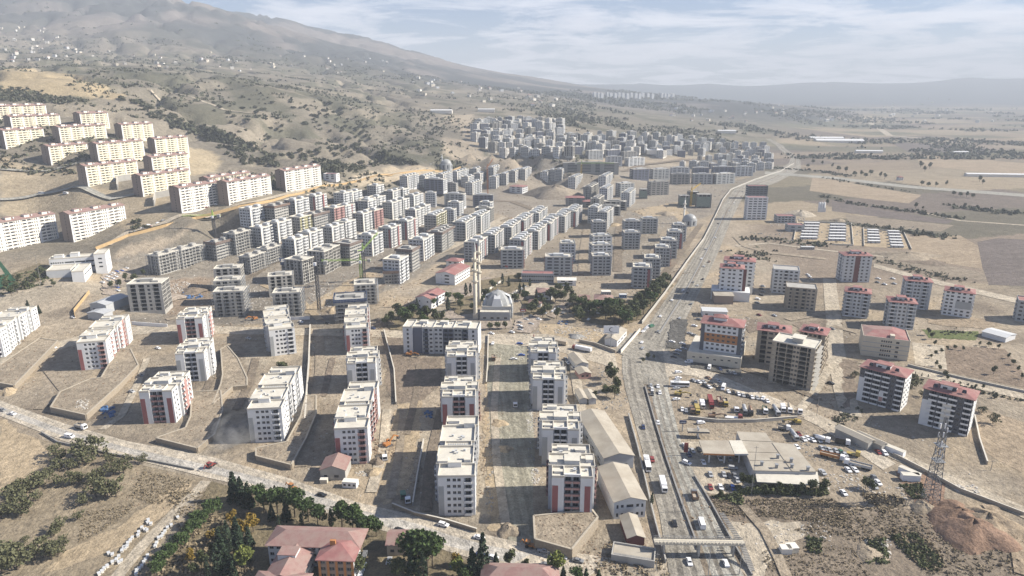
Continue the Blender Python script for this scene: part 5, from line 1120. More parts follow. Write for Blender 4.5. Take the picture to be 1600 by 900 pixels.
def small_mosque(px, py, r, wallm, label):
    o = P(px, py); rt = root('mosque', label, 'mosque', o, 0); mb = MB(); mb.tube([(r * 1.15, -3), (r * 1.15, r * .9), (r * 1.02, r * .92)], 8); obj('prayer_hall', mb.mesh('prayer_hall', wallm), rt)
    mb = MB(); mb.tube([(r * math.cos(a), r * .92 + r * .85 * math.sin(a)) for a in [i * math.pi / 16 for i in range(9)]], 20); obj('dome', mb.mesh('dome', 'lead_dome', True), rt)
    w = MB()
    for k in range(8):
        a = 2 * math.pi * (k + .5) / 8; c, s = math.cos(a), math.sin(a); d = r * 1.075; w.quad((d * c + s, d * s - c, 1.5), (d * c - s, d * s + c, 1.5), (d * c - s, d * s + c, r * .75), (d * c + s, d * s - c, r * .75))
    obj('window_panes', w.mesh('window_panes', 'glass'), rt, kind='stuff')
small_mosque(697, 264, 10, 'grey_render', 'round grey-green mosque with dome below the scrub hill')
small_mosque(1077, 352, 8.5, 'grey_render', 'grey domed mosque behind the last block by the highway wall')
# ------------------------------------------------------------------ filling station and market
def flat_prism(name, label, cat, px, h, wall, top, group=None, rim=0.35):
    w = [Pz(*p, h) for p in px]; c = sum(w, Vector()) / len(w); c.z = 0; rt = root(name, label, cat, c, 0, group); pl = [(q.x - c.x, q.y - c.y) for q in w]
    if sum(pl[i][0] * pl[(i + 1) % len(pl)][1] - pl[(i + 1) % len(pl)][0] * pl[i][1] for i in range(len(pl))) < 0: pl.reverse()
    obj('wall', MB().prism(pl, -1, h - .02, False).mesh('wall', wall), rt); obj('roof', MB().prism([(x * 1.0, y * 1.0) for x, y in pl], h - .02 + .004, h + rim).mesh('roof', top), rt)
    return rt, pl, c
mk, pl, c = flat_prism('market_hall', 'wide market hall with stepped dusty roof behind the filling station', 'market', [(1151,675), (1196,677), (1207,692), (1240,695), (1275,738), (1177,736)], 5.5, 'grey_sheet', 'sheet_roof')
for a, b in (((1158,688),(1208,690)), ((1166,706),(1215,707)), ((1172,719),(1228,720)), ((1207,692),(1238,736))):
    p, q = Pz(*a, 5.9) - c, Pz(*b, 5.9) - c; obj('roof_joint', MB().beam((p.x, p.y, 5.95), (q.x, q.y, 5.95), .5, .25).mesh('roof_joint', 'sheet_roof'), mk)
aw = [Pz(*p, 3.6) - c for p in ((1179,738), (1277,740), (1281,758), (1183,752))]; zs = (4.6, 4.6, 3.4, 3.4); mb = MB(); v = [(q.x, q.y, z) for q, z in zip(aw, zs)]; mb.quad(*v); mb.quad(*[(a, b, z - .15) for a, b, z in reversed(v)]); mb.quad(v[2], (v[2][0], v[2][1], 3.0), (v[3][0], v[3][1], 3.0), v[3]); obj('awning', mb.mesh('awning', 'roof_screed'), mk)
for p in ((1190,727), (1213,731), (1237,731), (1262,735), (1215,716), (1236,722)):
    q = Pz(*p, 5.9) - c; obj('roof_vent', cached('mk_vent', lambda: MB().box(-.5, -.5, 0, .5, .5, 1.8).box(-.75, -.75, 1.81, .75, .75, 2.0).mesh('roof_vent', 'metal_grey')), mk, (q.x, q.y, 5.86))
def canopy(px, h, label, n, top='sheet_roof', band='orange_render'):
    w = [Pz(*p, h) for p in px]; c = sum(w, Vector()) / 4; c.z = 0; rt = root('fuel_canopy', label, 'canopy', c, 0); pl = [(q.x - c.x, q.y - c.y) for q in w]; pl.reverse()
    if sum(pl[i][0] * pl[(i + 1) % 4][1] - pl[(i + 1) % 4][0] * pl[i][1] for i in range(4)) < 0: pl.reverse()
    obj('roof', MB().prism(pl, h - .9, h).mesh('roof', top), rt); obj('soffit', MB().prism([(x * .97, y * .97) for x, y in pl], h - 1.0, h - .91).mesh('soffit', 'pale_grey'), rt)
    a = Vector((pl[0][0], pl[0][1], 0)); e = [Vector((x, y, 0)) for x, y in pl]; k = min(range(4), key=lambda i: (e[i] + e[(i + 1) % 4]).y); p, q = e[k], e[(k + 1) % 4]
    obj('fascia', MB().beam((p.x, p.y - .06, h - .45), (q.x, q.y - .06, h - .45), .1, .7).mesh('fascia', band), rt)
    for i in range(n):
        for s in (.25, .75):
            m = e[k].lerp(e[(k + 1) % 4], (i + .5) / n); m2 = e[(k + 3) % 4].lerp(e[(k + 2) % 4], (i + .5) / n); g = m.lerp(m2, s); obj('column', cached('can_col', lambda: MB().box(-.3, -.3, 0, .3, .3, 5.6).mesh('column', 'white_render')), rt, (g.x, g.y, 0))
    return rt
canopy([(1092,688), (1138,688), (1147.5,710), (1099,708)], 6.5, 'flat filling-station canopy with an orange edge', 2)
canopy([(1139,688), (1159,688), (1169.5,709), (1147.8,709)], 6.6, 'pale curved canopy between filling station and market', 1, 'roof_screed', 'grey_sheet')
canopy([(1073,668), (1106,670), (1109,675), (1075,674)], 4.0, 'low dusty awning behind the filling station', 1, 'sheet_roof', 'dark_grey')
# tent camp: rows of white container homes
def container_home(o, rz, l, label):
    rt = root('container_home', label, 'container home', o, rz, 'container homes in the fenced camp')
    obj('wall', cached(('ch', round(l)), lambda: MB().box(0, 0, 0, l, 5.0, 2.7).mesh('wall', 'grey_sheet')), rt)
    obj('roof', cached(('chr', round(l)), lambda: MB().box(-.3, -.3, 2.704, l + .3, 5.3, 2.95).mesh('roof', 'white_render')), rt)
    def dd():
        mb = MB()
        for k in range(int(l / 5)): mb.box(1.5 + k * 5, -.05, .2, 2.4 + k * 5, -.004, 2.1)
        return mb.mesh('doors', 'dark_grey')
    obj('doors', cached(('chd', round(l)), dd), rt, kind='stuff')
for ci, (x0, x1, ys) in enumerate([((1258, 1252), (1281, 1277), (348, 352.5, 357, 361.5, 366, 370.5)), ((1299, 1296), (1322, 1322), (350.5, 355, 359.5, 364, 368.5, 373)), ((1357, 1358), (1373, 1376), (359, 363, 367.5, 372, 376.5)), ((1389, 1394), (1406, 1412), (361, 365.5, 370, 374.5, 379, 383.5))]):
    for i, yv in enumerate(ys):
        f = i / (len(ys) - 1); a = P(x0[0] + (x0[1] - x0[0]) * f, yv, 2.7); b = Pz(x1[0] + (x1[1] - x1[0]) * f, yv + .4, a.z); a.z -= 2.7
        container_home(a, math.atan2(b.y - a.y, b.x - a.x), max(10, (b - a).length), 'long white container home, %s from the back in camp column %s from left' % (ordn(i), ordn(ci)))
# ------------------------------------------------------------------ trees
def leafmat(name, c, var=0.35):
    m = mat(name, c, rough=0.8, var=var, scale=1.3, spec=0.2); M[name] = m
leafmat('leaf_pine', (0.060, 0.092, 0.030)); leafmat('leaf_dark', (0.030, 0.048, 0.026)); leafmat('leaf_olive', (0.118, 0.120, 0.064)); leafmat('leaf_cypress', (0.040, 0.058, 0.034))
leafmat('leaf_broad', (0.080, 0.092, 0.040)); leafmat('leaf_yellow', (0.24, 0.165, 0.035)); leafmat('leaf_scrub', (0.085, 0.088, 0.055)); leafmat('leaf_lime', (0.15, 0.17, 0.045)); leafmat('twig', (0.235, 0.19, 0.125))
def crown_mesh(kind, v):
    rr = random.Random(hash(kind) % 1000 + v * 17 if False else sum(map(ord, kind)) + v * 17); mb = MB()
    def leaf(p, s):
        n = Vector((rr.gauss(0, 1), rr.gauss(0, 1), rr.gauss(0, 1) + .5)).normalized(); a = n.orthogonal().normalized(); b = n.cross(a); t = rr.uniform(0, 6.3)
        a, b = a * math.cos(t) + b * math.sin(t), b * math.cos(t) - a * math.sin(t); p = Vector(p)
        mb.quad(p - a * s - b * s * .6, p + a * s - b * s * .6, p + a * s * .8 + b * s * .7, p - a * s * .8 + b * s * .7)
    def lump(c, r, n, s, flat=1.0):
        for _ in range(n):
            d = Vector((rr.gauss(0, 1), rr.gauss(0, 1), rr.gauss(0, 1))).normalized(); q = r * (0.55 + 0.5 * rr.random() ** .6)
            leaf((c[0] + d.x * q, c[1] + d.y * q, c[2] + d.z * q * flat), s * rr.uniform(.7, 1.3))
    m = 'leaf_pine'
    if kind == 'pine':                                      # unit height 1 m = full tree height of 10
        for k in range(10): a = rr.uniform(0, 6.3); q = rr.uniform(.6, 2.3); lump((q * math.cos(a), q * math.sin(a), rr.uniform(4.2, 8.4)), rr.uniform(1.3, 1.9), 75, .38, .75)
    elif kind == 'umbrella':
        for k in range(11): a = rr.uniform(0, 6.3); q = rr.uniform(.4, 3.0); lump((q * math.cos(a), q * math.sin(a), 6.8 - q * .55 + rr.uniform(-.9, .8)), rr.uniform(1.5, 2.1), 75, .36, .8)
    elif kind == 'fir':
        m = 'leaf_dark'
        for k in range(15):
            z = 1.0 + k * .6; r = 2.3 * (1 - z / 10.6) + .12
            for j in range(int(7 + r * 13)): a = rr.uniform(0, 6.3); q = r * (0.5 + .55 * rr.random()); leaf((q * math.cos(a), q * math.sin(a), z + rr.uniform(-.35, .35) - q * .18), .30 + .12 * r)
    elif kind == 'cypress':
        m = 'leaf_cypress'
        for k in range(330): z = rr.uniform(.6, 9.9); r = 1.15 * min(1, z / 2.2) * min(1, (10.1 - z) / 4.5) ; a = rr.uniform(0, 6.3); q = r * (0.6 + .45 * rr.random()); leaf((q * math.cos(a), q * math.sin(a), z), .34)
    elif kind == 'olive':
        m = 'leaf_olive'
        for k in range(13): a = rr.uniform(0, 6.3); q = rr.uniform(.5, 4.4); lump((q * math.cos(a), q * math.sin(a), 5.2 + rr.uniform(-2.2, 2.6) - q * .25), rr.uniform(1.0, 2.0), 34, .40, .8)
    elif kind == 'broad' or kind == 'yellow' or kind == 'lime':
        m = {'broad': 'leaf_broad', 'yellow': 'leaf_yellow', 'lime': 'leaf_lime'}[kind]
        for k in range(10): a = rr.uniform(0, 6.3); q = rr.uniform(.3, 2.4); lump((q * math.cos(a), q * math.sin(a), rr.uniform(4.2, 8.3)), rr.uniform(1.2, 1.9), 62, .40, .85)
    elif kind == 'bush':
        m = 'leaf_scrub'
        for k in range(6): a = rr.uniform(0, 6.3); q = rr.uniform(0, 3.6); lump((q * math.cos(a), q * math.sin(a), rr.uniform(1.5, 4.2)), rr.uniform(1.8, 2.9), 26, .85, .75)
    return mb.mesh('crown', m)
def trunk_mesh(kind, v):
    rr = random.Random(v + len(kind)); mb = MB(); top = {'pine': 6.5, 'umbrella': 5.6, 'fir': 9, 'cypress': 8, 'olive': 3.4, 'bush': 1.6}.get(kind, 5.2); r = {'olive': .36, 'bush': .3}.get(kind, .24)
    mb.tube([(r * 1.3, -.4), (r, .5), (r * .6, top * .6), (r * .22, top)], 7)
    for k in range(6):
        if kind in ('fir', 'cypress'): break
        a = k * 1.05 + rr.random(); z = top * rr.uniform(.35, .8); l = rr.uniform(1.4, 2.6) * (1.4 if kind == 'olive' else 1); mb.beam((0, 0, z), (l * math.cos(a), l * math.sin(a), z + l * .75), r * .5)
    return mb.mesh('trunk', 'bark')
TN = {'pine': ('pine_tree', 'green pine'), 'umbrella': ('stone_pine', 'bright green pine'), 'fir': ('fir_tree', 'dark pointed fir'), 'cypress': ('cypress_tree', 'slim dark cypress'), 'olive': ('olive_tree', 'grey-green olive tree'),
      'broad': ('garden_tree', 'leafy garden tree'), 'yellow': ('autumn_tree', 'yellow autumn tree'), 'lime': ('lime_green_tree', 'light green garden tree'), 'bush': ('shrub', 'dark shrub')}
rt_ = random.Random(23)
def plant(kind, px, py, hpx, label, group, width=1.0, cat='tree'):
    b = P(px, py); d1 = ray(px, py - hpx); hh = max(1.0, (CAM_H + d1[2] * b.y / d1[1]) - b.z); v = rt_.randrange(3)
    rt = root(TN[kind][0], label, cat, b, rt_.uniform(0, 6.28), group); f = hh / {'olive': 8.2, 'bush': 5.5, 'umbrella': 8.6}.get(kind, 10.0); rt.scale = (f * width, f * width, f)
    obj('crown', cached(('cr', kind, v), lambda: crown_mesh(kind, v)), rt); obj('trunk', cached(('tk', kind, v), lambda: trunk_mesh(kind, v)), rt)
    return rt
def grove(kind, items, where, group, width=1.0):
    cnt = {}
    for it in sorted(items, key=lambda t: t[0]):
        k = it[3] if len(it) > 3 else kind; it = (it[0], it[1], it[2] * (.82 if kind == 'olive' else 1)) + tuple(it[3:]); i = cnt.get(k, 0); cnt[k] = i + 1
        plant(k, it[0], it[1], it[2], '%s, %s from left %s' % (TN[k][1], ordn(i), where), group, width)
grove('pine', [(404,790,36),(378,786,42,'fir'),(367,782,46,'fir'),(389,792,40,'fir'),(413,800,40),(434,802,44),(461,808,46),(482,815,38),(497,824,36),(448,812,34,'fir'),(535,826,42),(552,832,46),(573,842,42),(588,838,30),(518,824,30,'cypress'),(425,812,26,'fir'),(472,826,24,'cypress'),(436,826,22,'cypress')], 'along the road above the tiled school', 'trees above the tiled school')
grove('umbrella', [(333,804,26),(312,822,26),(303,838,26),(283,858,26),(268,872,24),(255,886,24),(246,900,24),(322,812,22)], 'in the row by the white boxes', 'round pines in a row')
grove('fir', [(372,852,46),(358,866,52,'cypress'),(346,870,46),(352,894,58),(382,842,34,'yellow'),(362,822,24,'yellow'),(396,830,30,'yellow'),(298,880,22,'yellow'),(332,872,24,'broad'),(316,888,28,'broad'),(342,900,50,'cypress'),(375,872,44),(390,856,34),(326,905,34,'cypress'),(305,905,26,'broad'),(384,896,40,'lime'),(366,905,30),(392,880,30,'cypress'),(345,840,20,'broad'),(330,845,18,'yellow')], 'in the school garden', 'school garden trees')
grove('pine', [(640,884,58),(655,890,62),(668,895,66),(676,886,50),(645,903,46,'fir'),(662,912,50,'cypress'),(624,902,34,'broad'),(738,906,52,'fir'),(716,902,32,'lime'),(726,912,30),(712,884,22,'yellow'),(755,905,72,'cypress'),(775,880,18,'fir'),(797,886,28,'broad'),(822,888,18,'broad'),(560,900,34,'broad'),(880,910,26,'fir'),(900,912,28,'pine'),(915,915,28,'fir'),(935,915,26,'fir'),(868,905,40,'lime'),(545,760,0.1)][:-1], 'between the lower road and the frame edge', 'trees by the lower edge')
grove('olive', [(85,712,22),(96,720,24),(128,718,36),(148,712,38),(135,726,26),(112,732,20),(92,736,22),(82,744,20),(62,762,28),(48,770,32),(66,756,26),(26,775,32),(24,790,34),(45,800,34),(34,806,26),(112,756,24),(124,756,22),(92,758,20),(145,756,24),(160,748,24),(178,742,26),(193,738,28),(150,776,30),(165,778,34),(182,776,34),(130,790,20),(222,724,16),(173,724,18),(125,812,16),(95,828,22),(85,838,18),(100,846,12),(70,862,30),(55,872,30),(82,874,30),(92,866,26),(15,880,44),(5,895,46),(28,890,40),(40,848,14),(2,810,24),(12,806,22),(60,782,14)], 'in the dry grove', 'olive trees in the dry grove', 1.0)
grove('olive', [(1551,662,18),(1534,645,14),(1425,606,24),(1418,612,20),(1440,620,12),(1336,590,14)], 'beside the dark-fronted towers', 'trees beside the towers')
grove('broad', [(1195,772,18),(1215,773,20),(1232,774,18),(1250,772,18),(1270,772,24),(1285,774,26),(1172,765,24),(1160,760,22),(1126,778,14),(1352,764,20),(1362,768,18)], 'around the market hall', 'trees around the market hall')
grove('broad', [(612,505,22),(622,500,26),(632,508,28,'pine'),(645,498,24,'pine'),(656,502,20,'pine'),(668,500,26),(680,505,24),(690,502,18),(700,486,22,'cypress'),(712,470,14,'lime'),(720,484,18),(728,462,20,'cypress'),(735,458,16,'cypress'),(760,468,20,'broad'),(770,455,18,'broad'),(785,445,18,'cypress'),(795,448,16,'cypress'),(810,440,16),(812,460,18,'cypress'),(818,458,16,'cypress'),(765,515,12),(777,514,12),(790,514,14),(830,490,20),(838,482,18),(855,490,18),(868,472,22),(880,474,22),(893,470,18),(902,494,20),(915,492,24),(925,498,18),(946,500,28),(958,505,30),(968,502,26),(978,498,22),(990,488,24),(1000,480,26),(1010,472,26),(1020,464,26),(1028,456,24),(982,506,26),(995,500,22),(1034,448,18),(940,488,20),(652,484,18,'cypress'),(676,482,18,'pine'),(750,430,14,'cypress'),(742,424,12,'broad'),(848,440,14,'cypress'),(873,456,16),(845,478,20),(860,470,22),(885,462,22),(897,480,22),(910,486,24,'pine'),(930,492,26,'pine'),(952,494,30,'pine'),(966,490,28),(974,508,28,'pine'),(988,502,28),(1005,492,26),(1016,480,26,'pine'),(1024,470,28),(1032,460,26),(1040,446,22),(905,502,20),(870,498,18),(838,470,18,'cypress'),(848,496,20),(700,470,16,'pine'),(718,474,18,'pine'),(740,486,14),(755,476,16,'pine'),(805,474,18),(820,470,18,'pine'),(828,448,14,'cypress'),(700,512,16),(640,510,24),(605,510,18),(662,510,20,'pine')], 'around the mosque and villas', 'trees around mosque and villas', 1.2)
grove('broad', [(950,590,26),(958,600,28),(965,612,26),(960,622,22),(947,620,20),(930,622,14),(1018,790,20,'cypress'),(1012,560,10),(1022,562,9),(1005,566,8)], 'along the left verge of the highway', 'verge trees of the highway')
grove('broad', [(62,490,14,'fir'),(45,486,18,'fir'),(40,452,16),(52,446,16),(60,440,18),(66,434,18),(28,458,18),(18,462,16),(84,448,10),(10,452,14),(30,440,14),(188,450,16),(196,440,14),(210,440,14),(225,432,12),(175,452,14),(448,590,20,'broad'),(443,584,22,'broad')], 'near the white angular school', 'trees near the white school')
grove('broad', [(1455,560,8),(1462,556,9),(1470,552,8),(1480,548,8),(1492,546,8),(1505,548,8),(1462,572,10),(1468,580,10),(1476,588,10),(1480,594,9),(1450,590,6,'cypress'),(1440,588,6,'cypress'),(1430,586,6,'cypress'),(1490,600,6),(1500,602,6),(1512,604,6),(1525,606,6),(1535,608,8),(1575,560,10),(1583,570,10),(1590,580,10),(1596,592,10),(1552,585,14),(1460,540,10),(1456,530,12),(1450,524,12),(1530,540,8),(1545,542,9),(1560,545,9)], 'bordering the ploughed plot', 'hedge trees of the ploughed plot')
grove('broad', [(1445,268,10),(1438,262,12),(1452,264,11),(1335,276,10),(1345,275,10),(1352,278,9),(1360,274,10),(1375,277,10),(1382,280,10),(1322,270,10),(1310,268,10),(1300,262,8),(1440,290,9),(1450,292,9),(1462,292,9),(1478,290,9),(1430,326,10),(1442,328,6),(1490,306,9),(1500,308,9),(1510,308,10),(1520,310,9),(1530,284,10),(1535,288,8),(1350,250,10),(1378,252,10),(1480,230,9),(1490,232,9),(1505,235,9),(1520,236,9),(1540,240,9),(1560,243,9),(1580,246,9),(1270,256,8),(1285,258,8),(1293,320,10),(1262,262,7)], 'scattered over the plain fields', 'field trees on the plain')

# ------------------------------------------------------------------ scrub on the hillsides
def in_pix(poly, px, py): return bool(inside([(a, b) for a, b in poly], np.array([px], float), np.array([py], float))[0])
rs = random.Random(5); nb = 0
SCRUB = [([(150,150),(200,160),(260,195),(330,225),(380,258),(430,262),(430,240),(360,215),(280,185),(220,160)], 90, 9), ([(420,240),(560,225),(640,250),(560,262),(500,282),(510,262)], 65, 9), ([(440,150),(520,160),(600,215),(640,250),(560,222),(480,200)], 60, 7),
         ([(330,150),(420,150),(450,200),(420,235),(370,215),(330,180)], 45, 7), ([(160,340),(230,345),(235,358),(195,365)], 9, 10), ([(0,132),(80,145),(150,160),(120,165),(0,158)], 24, 8)]
for poly, n, hp in SCRUB:
    xs = [p[0] for p in poly]; ys = [p[1] for p in poly]; k = 0
    while k < n:
        a, b = rs.uniform(min(xs), max(xs)), rs.uniform(min(ys), max(ys))
        if not in_pix(poly, a, b): continue
        k += 1; plant('bush', a, b, hp * rs.uniform(.5, 1.15) * .62, 'dark round shrub among many on the dry hillside', 'hillside shrubs', rs.uniform(.9, 1.5), 'shrub'); nb += 1
# the uncounted scrub, far woods and field hedges: clumps of leaf faces
def clump_field(name, label_mat, pts, leaf_n=7):
    rr = random.Random(len(pts)); V = []; F = []
    for (x, y, z, s) in pts:
        for _ in range(leaf_n):
            a = rr.uniform(0, 6.28); e = rr.uniform(-.2, 1.3); c = Vector((x + s * .6 * rr.gauss(0, 1), y + s * .6 * rr.gauss(0, 1), z + s * rr.uniform(.1, 1.0)))
            u = Vector((math.cos(a), math.sin(a), 0)) * s * .55; w = Vector((-math.sin(a) * math.cos(e), math.cos(a) * math.cos(e), math.sin(e) + .3)) * s * .5
            i = len(V); V += [tuple(c - u - w), tuple(c + u - w), tuple(c + u * .7 + w), tuple(c - u * .7 + w)]; F.append((i, i + 1, i + 2, i + 3))
    me = bpy.data.meshes.new(name); me.from_pydata(V, [], F); me.materials.append(M[label_mat]); o = obj(name, me, kind='stuff'); return o
pts = []; rr = random.Random(78)
def band(poly, n, s):
    xs = [p[0] for p in poly]; ys = [p[1] for p in poly]; k = 0
    while k < n:
        a, b = rr.uniform(min(xs), max(xs)), rr.uniform(min(ys), max(ys))
        if in_pix(poly, a, b):
            q = P(a, b); k += 1
            if fbm(np.array([q.x]), np.array([q.y]), 70.0, 15, 3)[0] > -.04: pts.append((q.x, q.y, q.z, s * rr.uniform(.4, 1.3)))
band([(140,150),(200,156),(260,190),(330,222),(400,252),(435,262),(430,246),(370,214),(290,180),(220,158)], 900, 3.2); band([(500,262),(560,230),(640,248),(655,258),(600,258),(540,268),(505,282)], 420, 3.0); band([(0,136),(60,146),(140,158),(130,166),(60,160),(0,158)], 260, 2.6)
band([(760,192),(830,186),(900,192),(920,205),(890,205),(850,192)], 220, 4.5); band([(1060,200),(1110,204),(1180,200),(1200,208),(1130,212)], 160, 4.5); band([(660,190),(700,200),(690,215),(660,205)], 60, 3.0)
clump_field('scrub_band', 'leaf_scrub', pts, 7)
pts = []; rr = random.Random(77)
while len(pts) < 9000:                                        # hillside scrub
    y = 850 + 3200 * rr.random() ** 1.3; u = rr.uniform(-.95, .12); x = u * y; z = Z(x, y)
    if z < 16: continue
    d = fbm(np.array([x]), np.array([y]), 230.0, 83, 4)[0] + .5 * fbm(np.array([x]), np.array([y]), 60.0, 12, 2)[0]
    if d < 0.02 + .1 * rr.random(): continue
    pts.append((x, y, z, rr.uniform(1.2, 3.2) * (1 + (y - 850) / 3500)))
clump_field('hillside_scrub', 'leaf_scrub', pts, 6)
pts = []
while len(pts) < 4200:                                        # woods and orchards on the far plain and foothills
    y = 1750 + 4500 * rr.random() ** 1.2; u = rr.uniform(-.25, .85); x = u * y; z = Z(x, y)
    if z > 160: continue
    d = fbm(np.array([x]), np.array([y]), 300.0, 63, 4)[0]
    if d < .12 + .1 * rr.random() + (.07 if u > .3 else 0): continue
    pts.append((x, y, z, rr.uniform(3, 6) * (1 + (y - 1700) / 4000)))
clump_field('far_woods', 'leaf_scrub', pts, 5)
pts = []
def line_veg(px, n, s, wid):
    w = [P(*p) for p in px]
    for _ in range(n):
        k = rr.randrange(len(w) - 1); q = w[k].lerp(w[k + 1], rr.random()); x, y = q.x + rr.gauss(0, wid), q.y + rr.gauss(0, wid); pts.append((x, y, Z(x, y), s * rr.uniform(.5, 1.2)))
line_veg([(1280,306),(1340,320),(1420,330),(1500,342)], 130, 2.6, 5); line_veg([(1330,350),(1420,362),(1480,372)], 110, 2.4, 8); line_veg([(1245,378),(1300,385),(1210,376),(1160,372)], 90, 2.0, 7)
line_veg([(1480,322),(1560,332),(1640,338)], 90, 3.2, 8); line_veg([(1365,404),(1440,424),(1500,440)], 110, 1.4, 6); line_veg([(1400,590),(1500,606),(1600,628)], 60, 1.2, 2); line_veg([(1200,262),(1280,268),(1330,276)], 120, 2.6, 8); line_veg([(1285,278),(1420,300)], 60, 2, 6)
line_veg([(1240,248),(1300,243),(1400,250)], 120, 3, 12); line_veg([(1150,395),(1180,405),(1200,392)], 60, 1.8, 8); line_veg([(1380,600),(1300,660),(1330,650)], 30, 1.2, 3); line_veg([(1470,520),(1520,520)], 40, .8, 3)
clump_field('field_hedges', 'leaf_scrub', pts, 6)
pts = []
def area_veg(poly, n, s):
    xs = [p[0] for p in poly]; ys = [p[1] for p in poly]; k = 0
    while k < n:
        a, b = rr.uniform(min(xs), max(xs)), rr.uniform(min(ys), max(ys))
        if in_pix(poly, a, b): q = P(a, b); pts.append((q.x, q.y, q.z, s * rr.uniform(.4, 1.3))); k += 1
area_veg([(1110,780),(1300,780),(1330,800),(1330,825),(1200,808),(1130,805)], 1500, .42); area_veg([(1330,790),(1440,790),(1440,830),(1360,850),(1300,840),(1240,830)], 700, .42); area_veg([(1190,860),(1330,850),(1360,900),(1200,900)], 420, .35)
area_veg([(1430,820),(1600,830),(1600,900),(1450,900)], 420, .5); area_veg([(225,735),(300,750),(290,775),(240,790),(200,775)], 700, .35); area_veg([(130,800),(200,790),(230,770),(180,820),(120,850)], 320, .35); area_veg([(300,810),(390,800),(400,900),(240,900)], 500, .7)
area_veg([(1385,828),(1420,820),(1475,870),(1470,895),(1440,890)], 260, .6); area_veg([(260,770),(320,770),(330,800),(280,830)], 200, .5); area_veg([(940,840),(1040,880),(1050,900),(930,900)], 160, .6); area_veg([(1340,770),(1420,780),(1380,800)], 160, .8)
clump_field('dry_brush', 'twig', pts, 6)
pts = []
area_veg([(1390,840),(1425,830),(1472,878),(1462,893),(1440,888)], 320, .7); area_veg([(1405,758),(1440,756),(1448,778),(1425,780)], 180, .6); area_veg([(1150,762),(1290,766),(1290,774),(1150,772)], 260, 1.1); area_veg([(1112,776),(1160,770),(1160,790)], 70, .9); area_veg([(1352,845),(1382,842),(1388,880),(1356,880)], 160, .7); area_veg([(1262,840),(1285,845),(1280,866),(1262,862)], 60, .7)
area_veg([(0,432),(90,415),(110,425),(70,445),(0,462)], 160, 1.2)
clump_field('green_brush', 'leaf_broad', pts, 7)

# ------------------------------------------------------------------ walls, pads and fences
def wall_run(name, label, px, h, m, thick=.5, top='coping', cat='wall', group=None, base=-.5):
    w = [P(*p) for p in px]; c = sum(w, Vector()) / len(w); rt = root(name, label, cat, c, 0, group); a = MB(); t = MB()
    for p, q in zip(w, w[1:]):
        n = max(1, int((q - p).length / 25))
        for i in range(n):
            u = p.lerp(q, i / n) - c; v = p.lerp(q, (i + 1) / n) - c; zu, zv = Z(u.x + c.x, u.y + c.y) - c.z, Z(v.x + c.x, v.y + c.y) - c.z
            a.beam((u.x, u.y, zu + h / 2 + base / 2), (v.x, v.y, zv + h / 2 + base / 2), thick, h - base); t.beam((u.x, u.y, zu + h + .08), (v.x, v.y, zv + h + .08), thick + .15, .14)
    obj('wall_face', a.mesh('wall_face', m), rt); obj('coping', t.mesh('coping', top), rt); return rt
PADS = []
def pad(px, h, label, open_from=None):
    """stone retaining wall around a raised earth pad, corners given where the wall top shows"""
    w = [Pz(*p, h) for p in px]; c = sum(w, Vector()) / len(w); c.z = 0; pl = [(q.x - c.x, q.y - c.y) for q in w]
    if sum(pl[i][0] * pl[(i + 1) % len(pl)][1] - pl[(i + 1) % len(pl)][0] * pl[i][1] for i in range(len(pl))) < 0: pl.reverse()
    PADS.append(([(q.x, q.y) for q in w], h))
    rt = root('retaining_wall', label, 'retaining wall', c, 0, 'stone retaining walls'); n = len(pl); a = MB(); t = MB()
    for i in range(n):
        p, q = pl[i], pl[(i + 1) % n]; a.beam((*p, h / 2 - .3), (*q, h / 2 - .3), .7, h + .6); t.beam((*p, h + .1), (*q, h + .1), .8, .2)
    obj('stone_face', a.mesh('stone_face', 'stone_wall'), rt); obj('coping', t.mesh('coping', 'wall_top'), rt)
    s = MB(); s.prism(pl, -.5, h - .12); me = s.mesh('terrace_earth', M['yard']); o = obj('terrace_earth', me, None, c, kind='structure')
PADH = 3.2
pad([(0,598),(22,602),(90,532),(62,528),(0,570),(-30,575),(-30,598)], PADH, 'stone wall with a sharp corner below the block at the left edge')
pad([(79,636),(134,648),(187,600),(216,570),(204,545),(184,545),(158,590),(140,592),(94,612)], PADH, 'angular stone wall around a rubble yard nearest the white cars')
pad([(244,684),(308,700),(335,678),(348,640),(345,610),(300,612),(298,650),(290,668)], 2.6, 'stone wall ending in a prow beside the dust cloud on the left')
pad([(400,712),(455,726),(478,684),(494,645),(494,618),(478,618),(470,650),(448,690),(400,700)], 2.8, 'stone wall with a prow in front of the long stepped block')
pad([(834,806),(836,842),(893,858),(934,808),(925,796)], 4.6, 'tall stone-walled pad below the block with dark red panels')
pad([(332,632),(363,604),(386,602),(386,590),(372,560),(355,540),(345,545),(348,585),(345,600)], 2.4, 'low stone wall stepping round the yard behind the red-panel block')
wall_run('boundary_wall', 'pale boundary wall between two shaded yards running away from the road', [(477,660),(480,612),(483,570),(485,512)], 2.6, 'stone_wall', .8)
wall_run('boundary_wall', 'thin white wall between the bare brown plot and the long block', [(600,518),(616,580),(619,632)], 1.6, 'concrete')
wall_run('boundary_wall', 'white dusty fence line beside the light soil site', [(662,690),(653,740),(645,790)], 1.6, 'concrete')
wall_run('boundary_wall', 'low stone wall edging the lower road below the near rows', [(613,792),(648,806),(700,818),(745,832)], 1.8, 'stone_wall')
wall_run('boundary_wall', 'stone wall beside the heaps on the left edge of the gravel street', [(763,525),(762,570),(760,600)], 1.4, 'stone_wall')
wall_run('highway_wall', 'long white wall along the left side of the highway', [(1003,506),(1040,458),(1075,408),(1100,374),(1118,338),(1130,312),(1142,297),(1180,281),(1220,268),(1240,256)], 2.2, 'concrete', .4, 'coping')
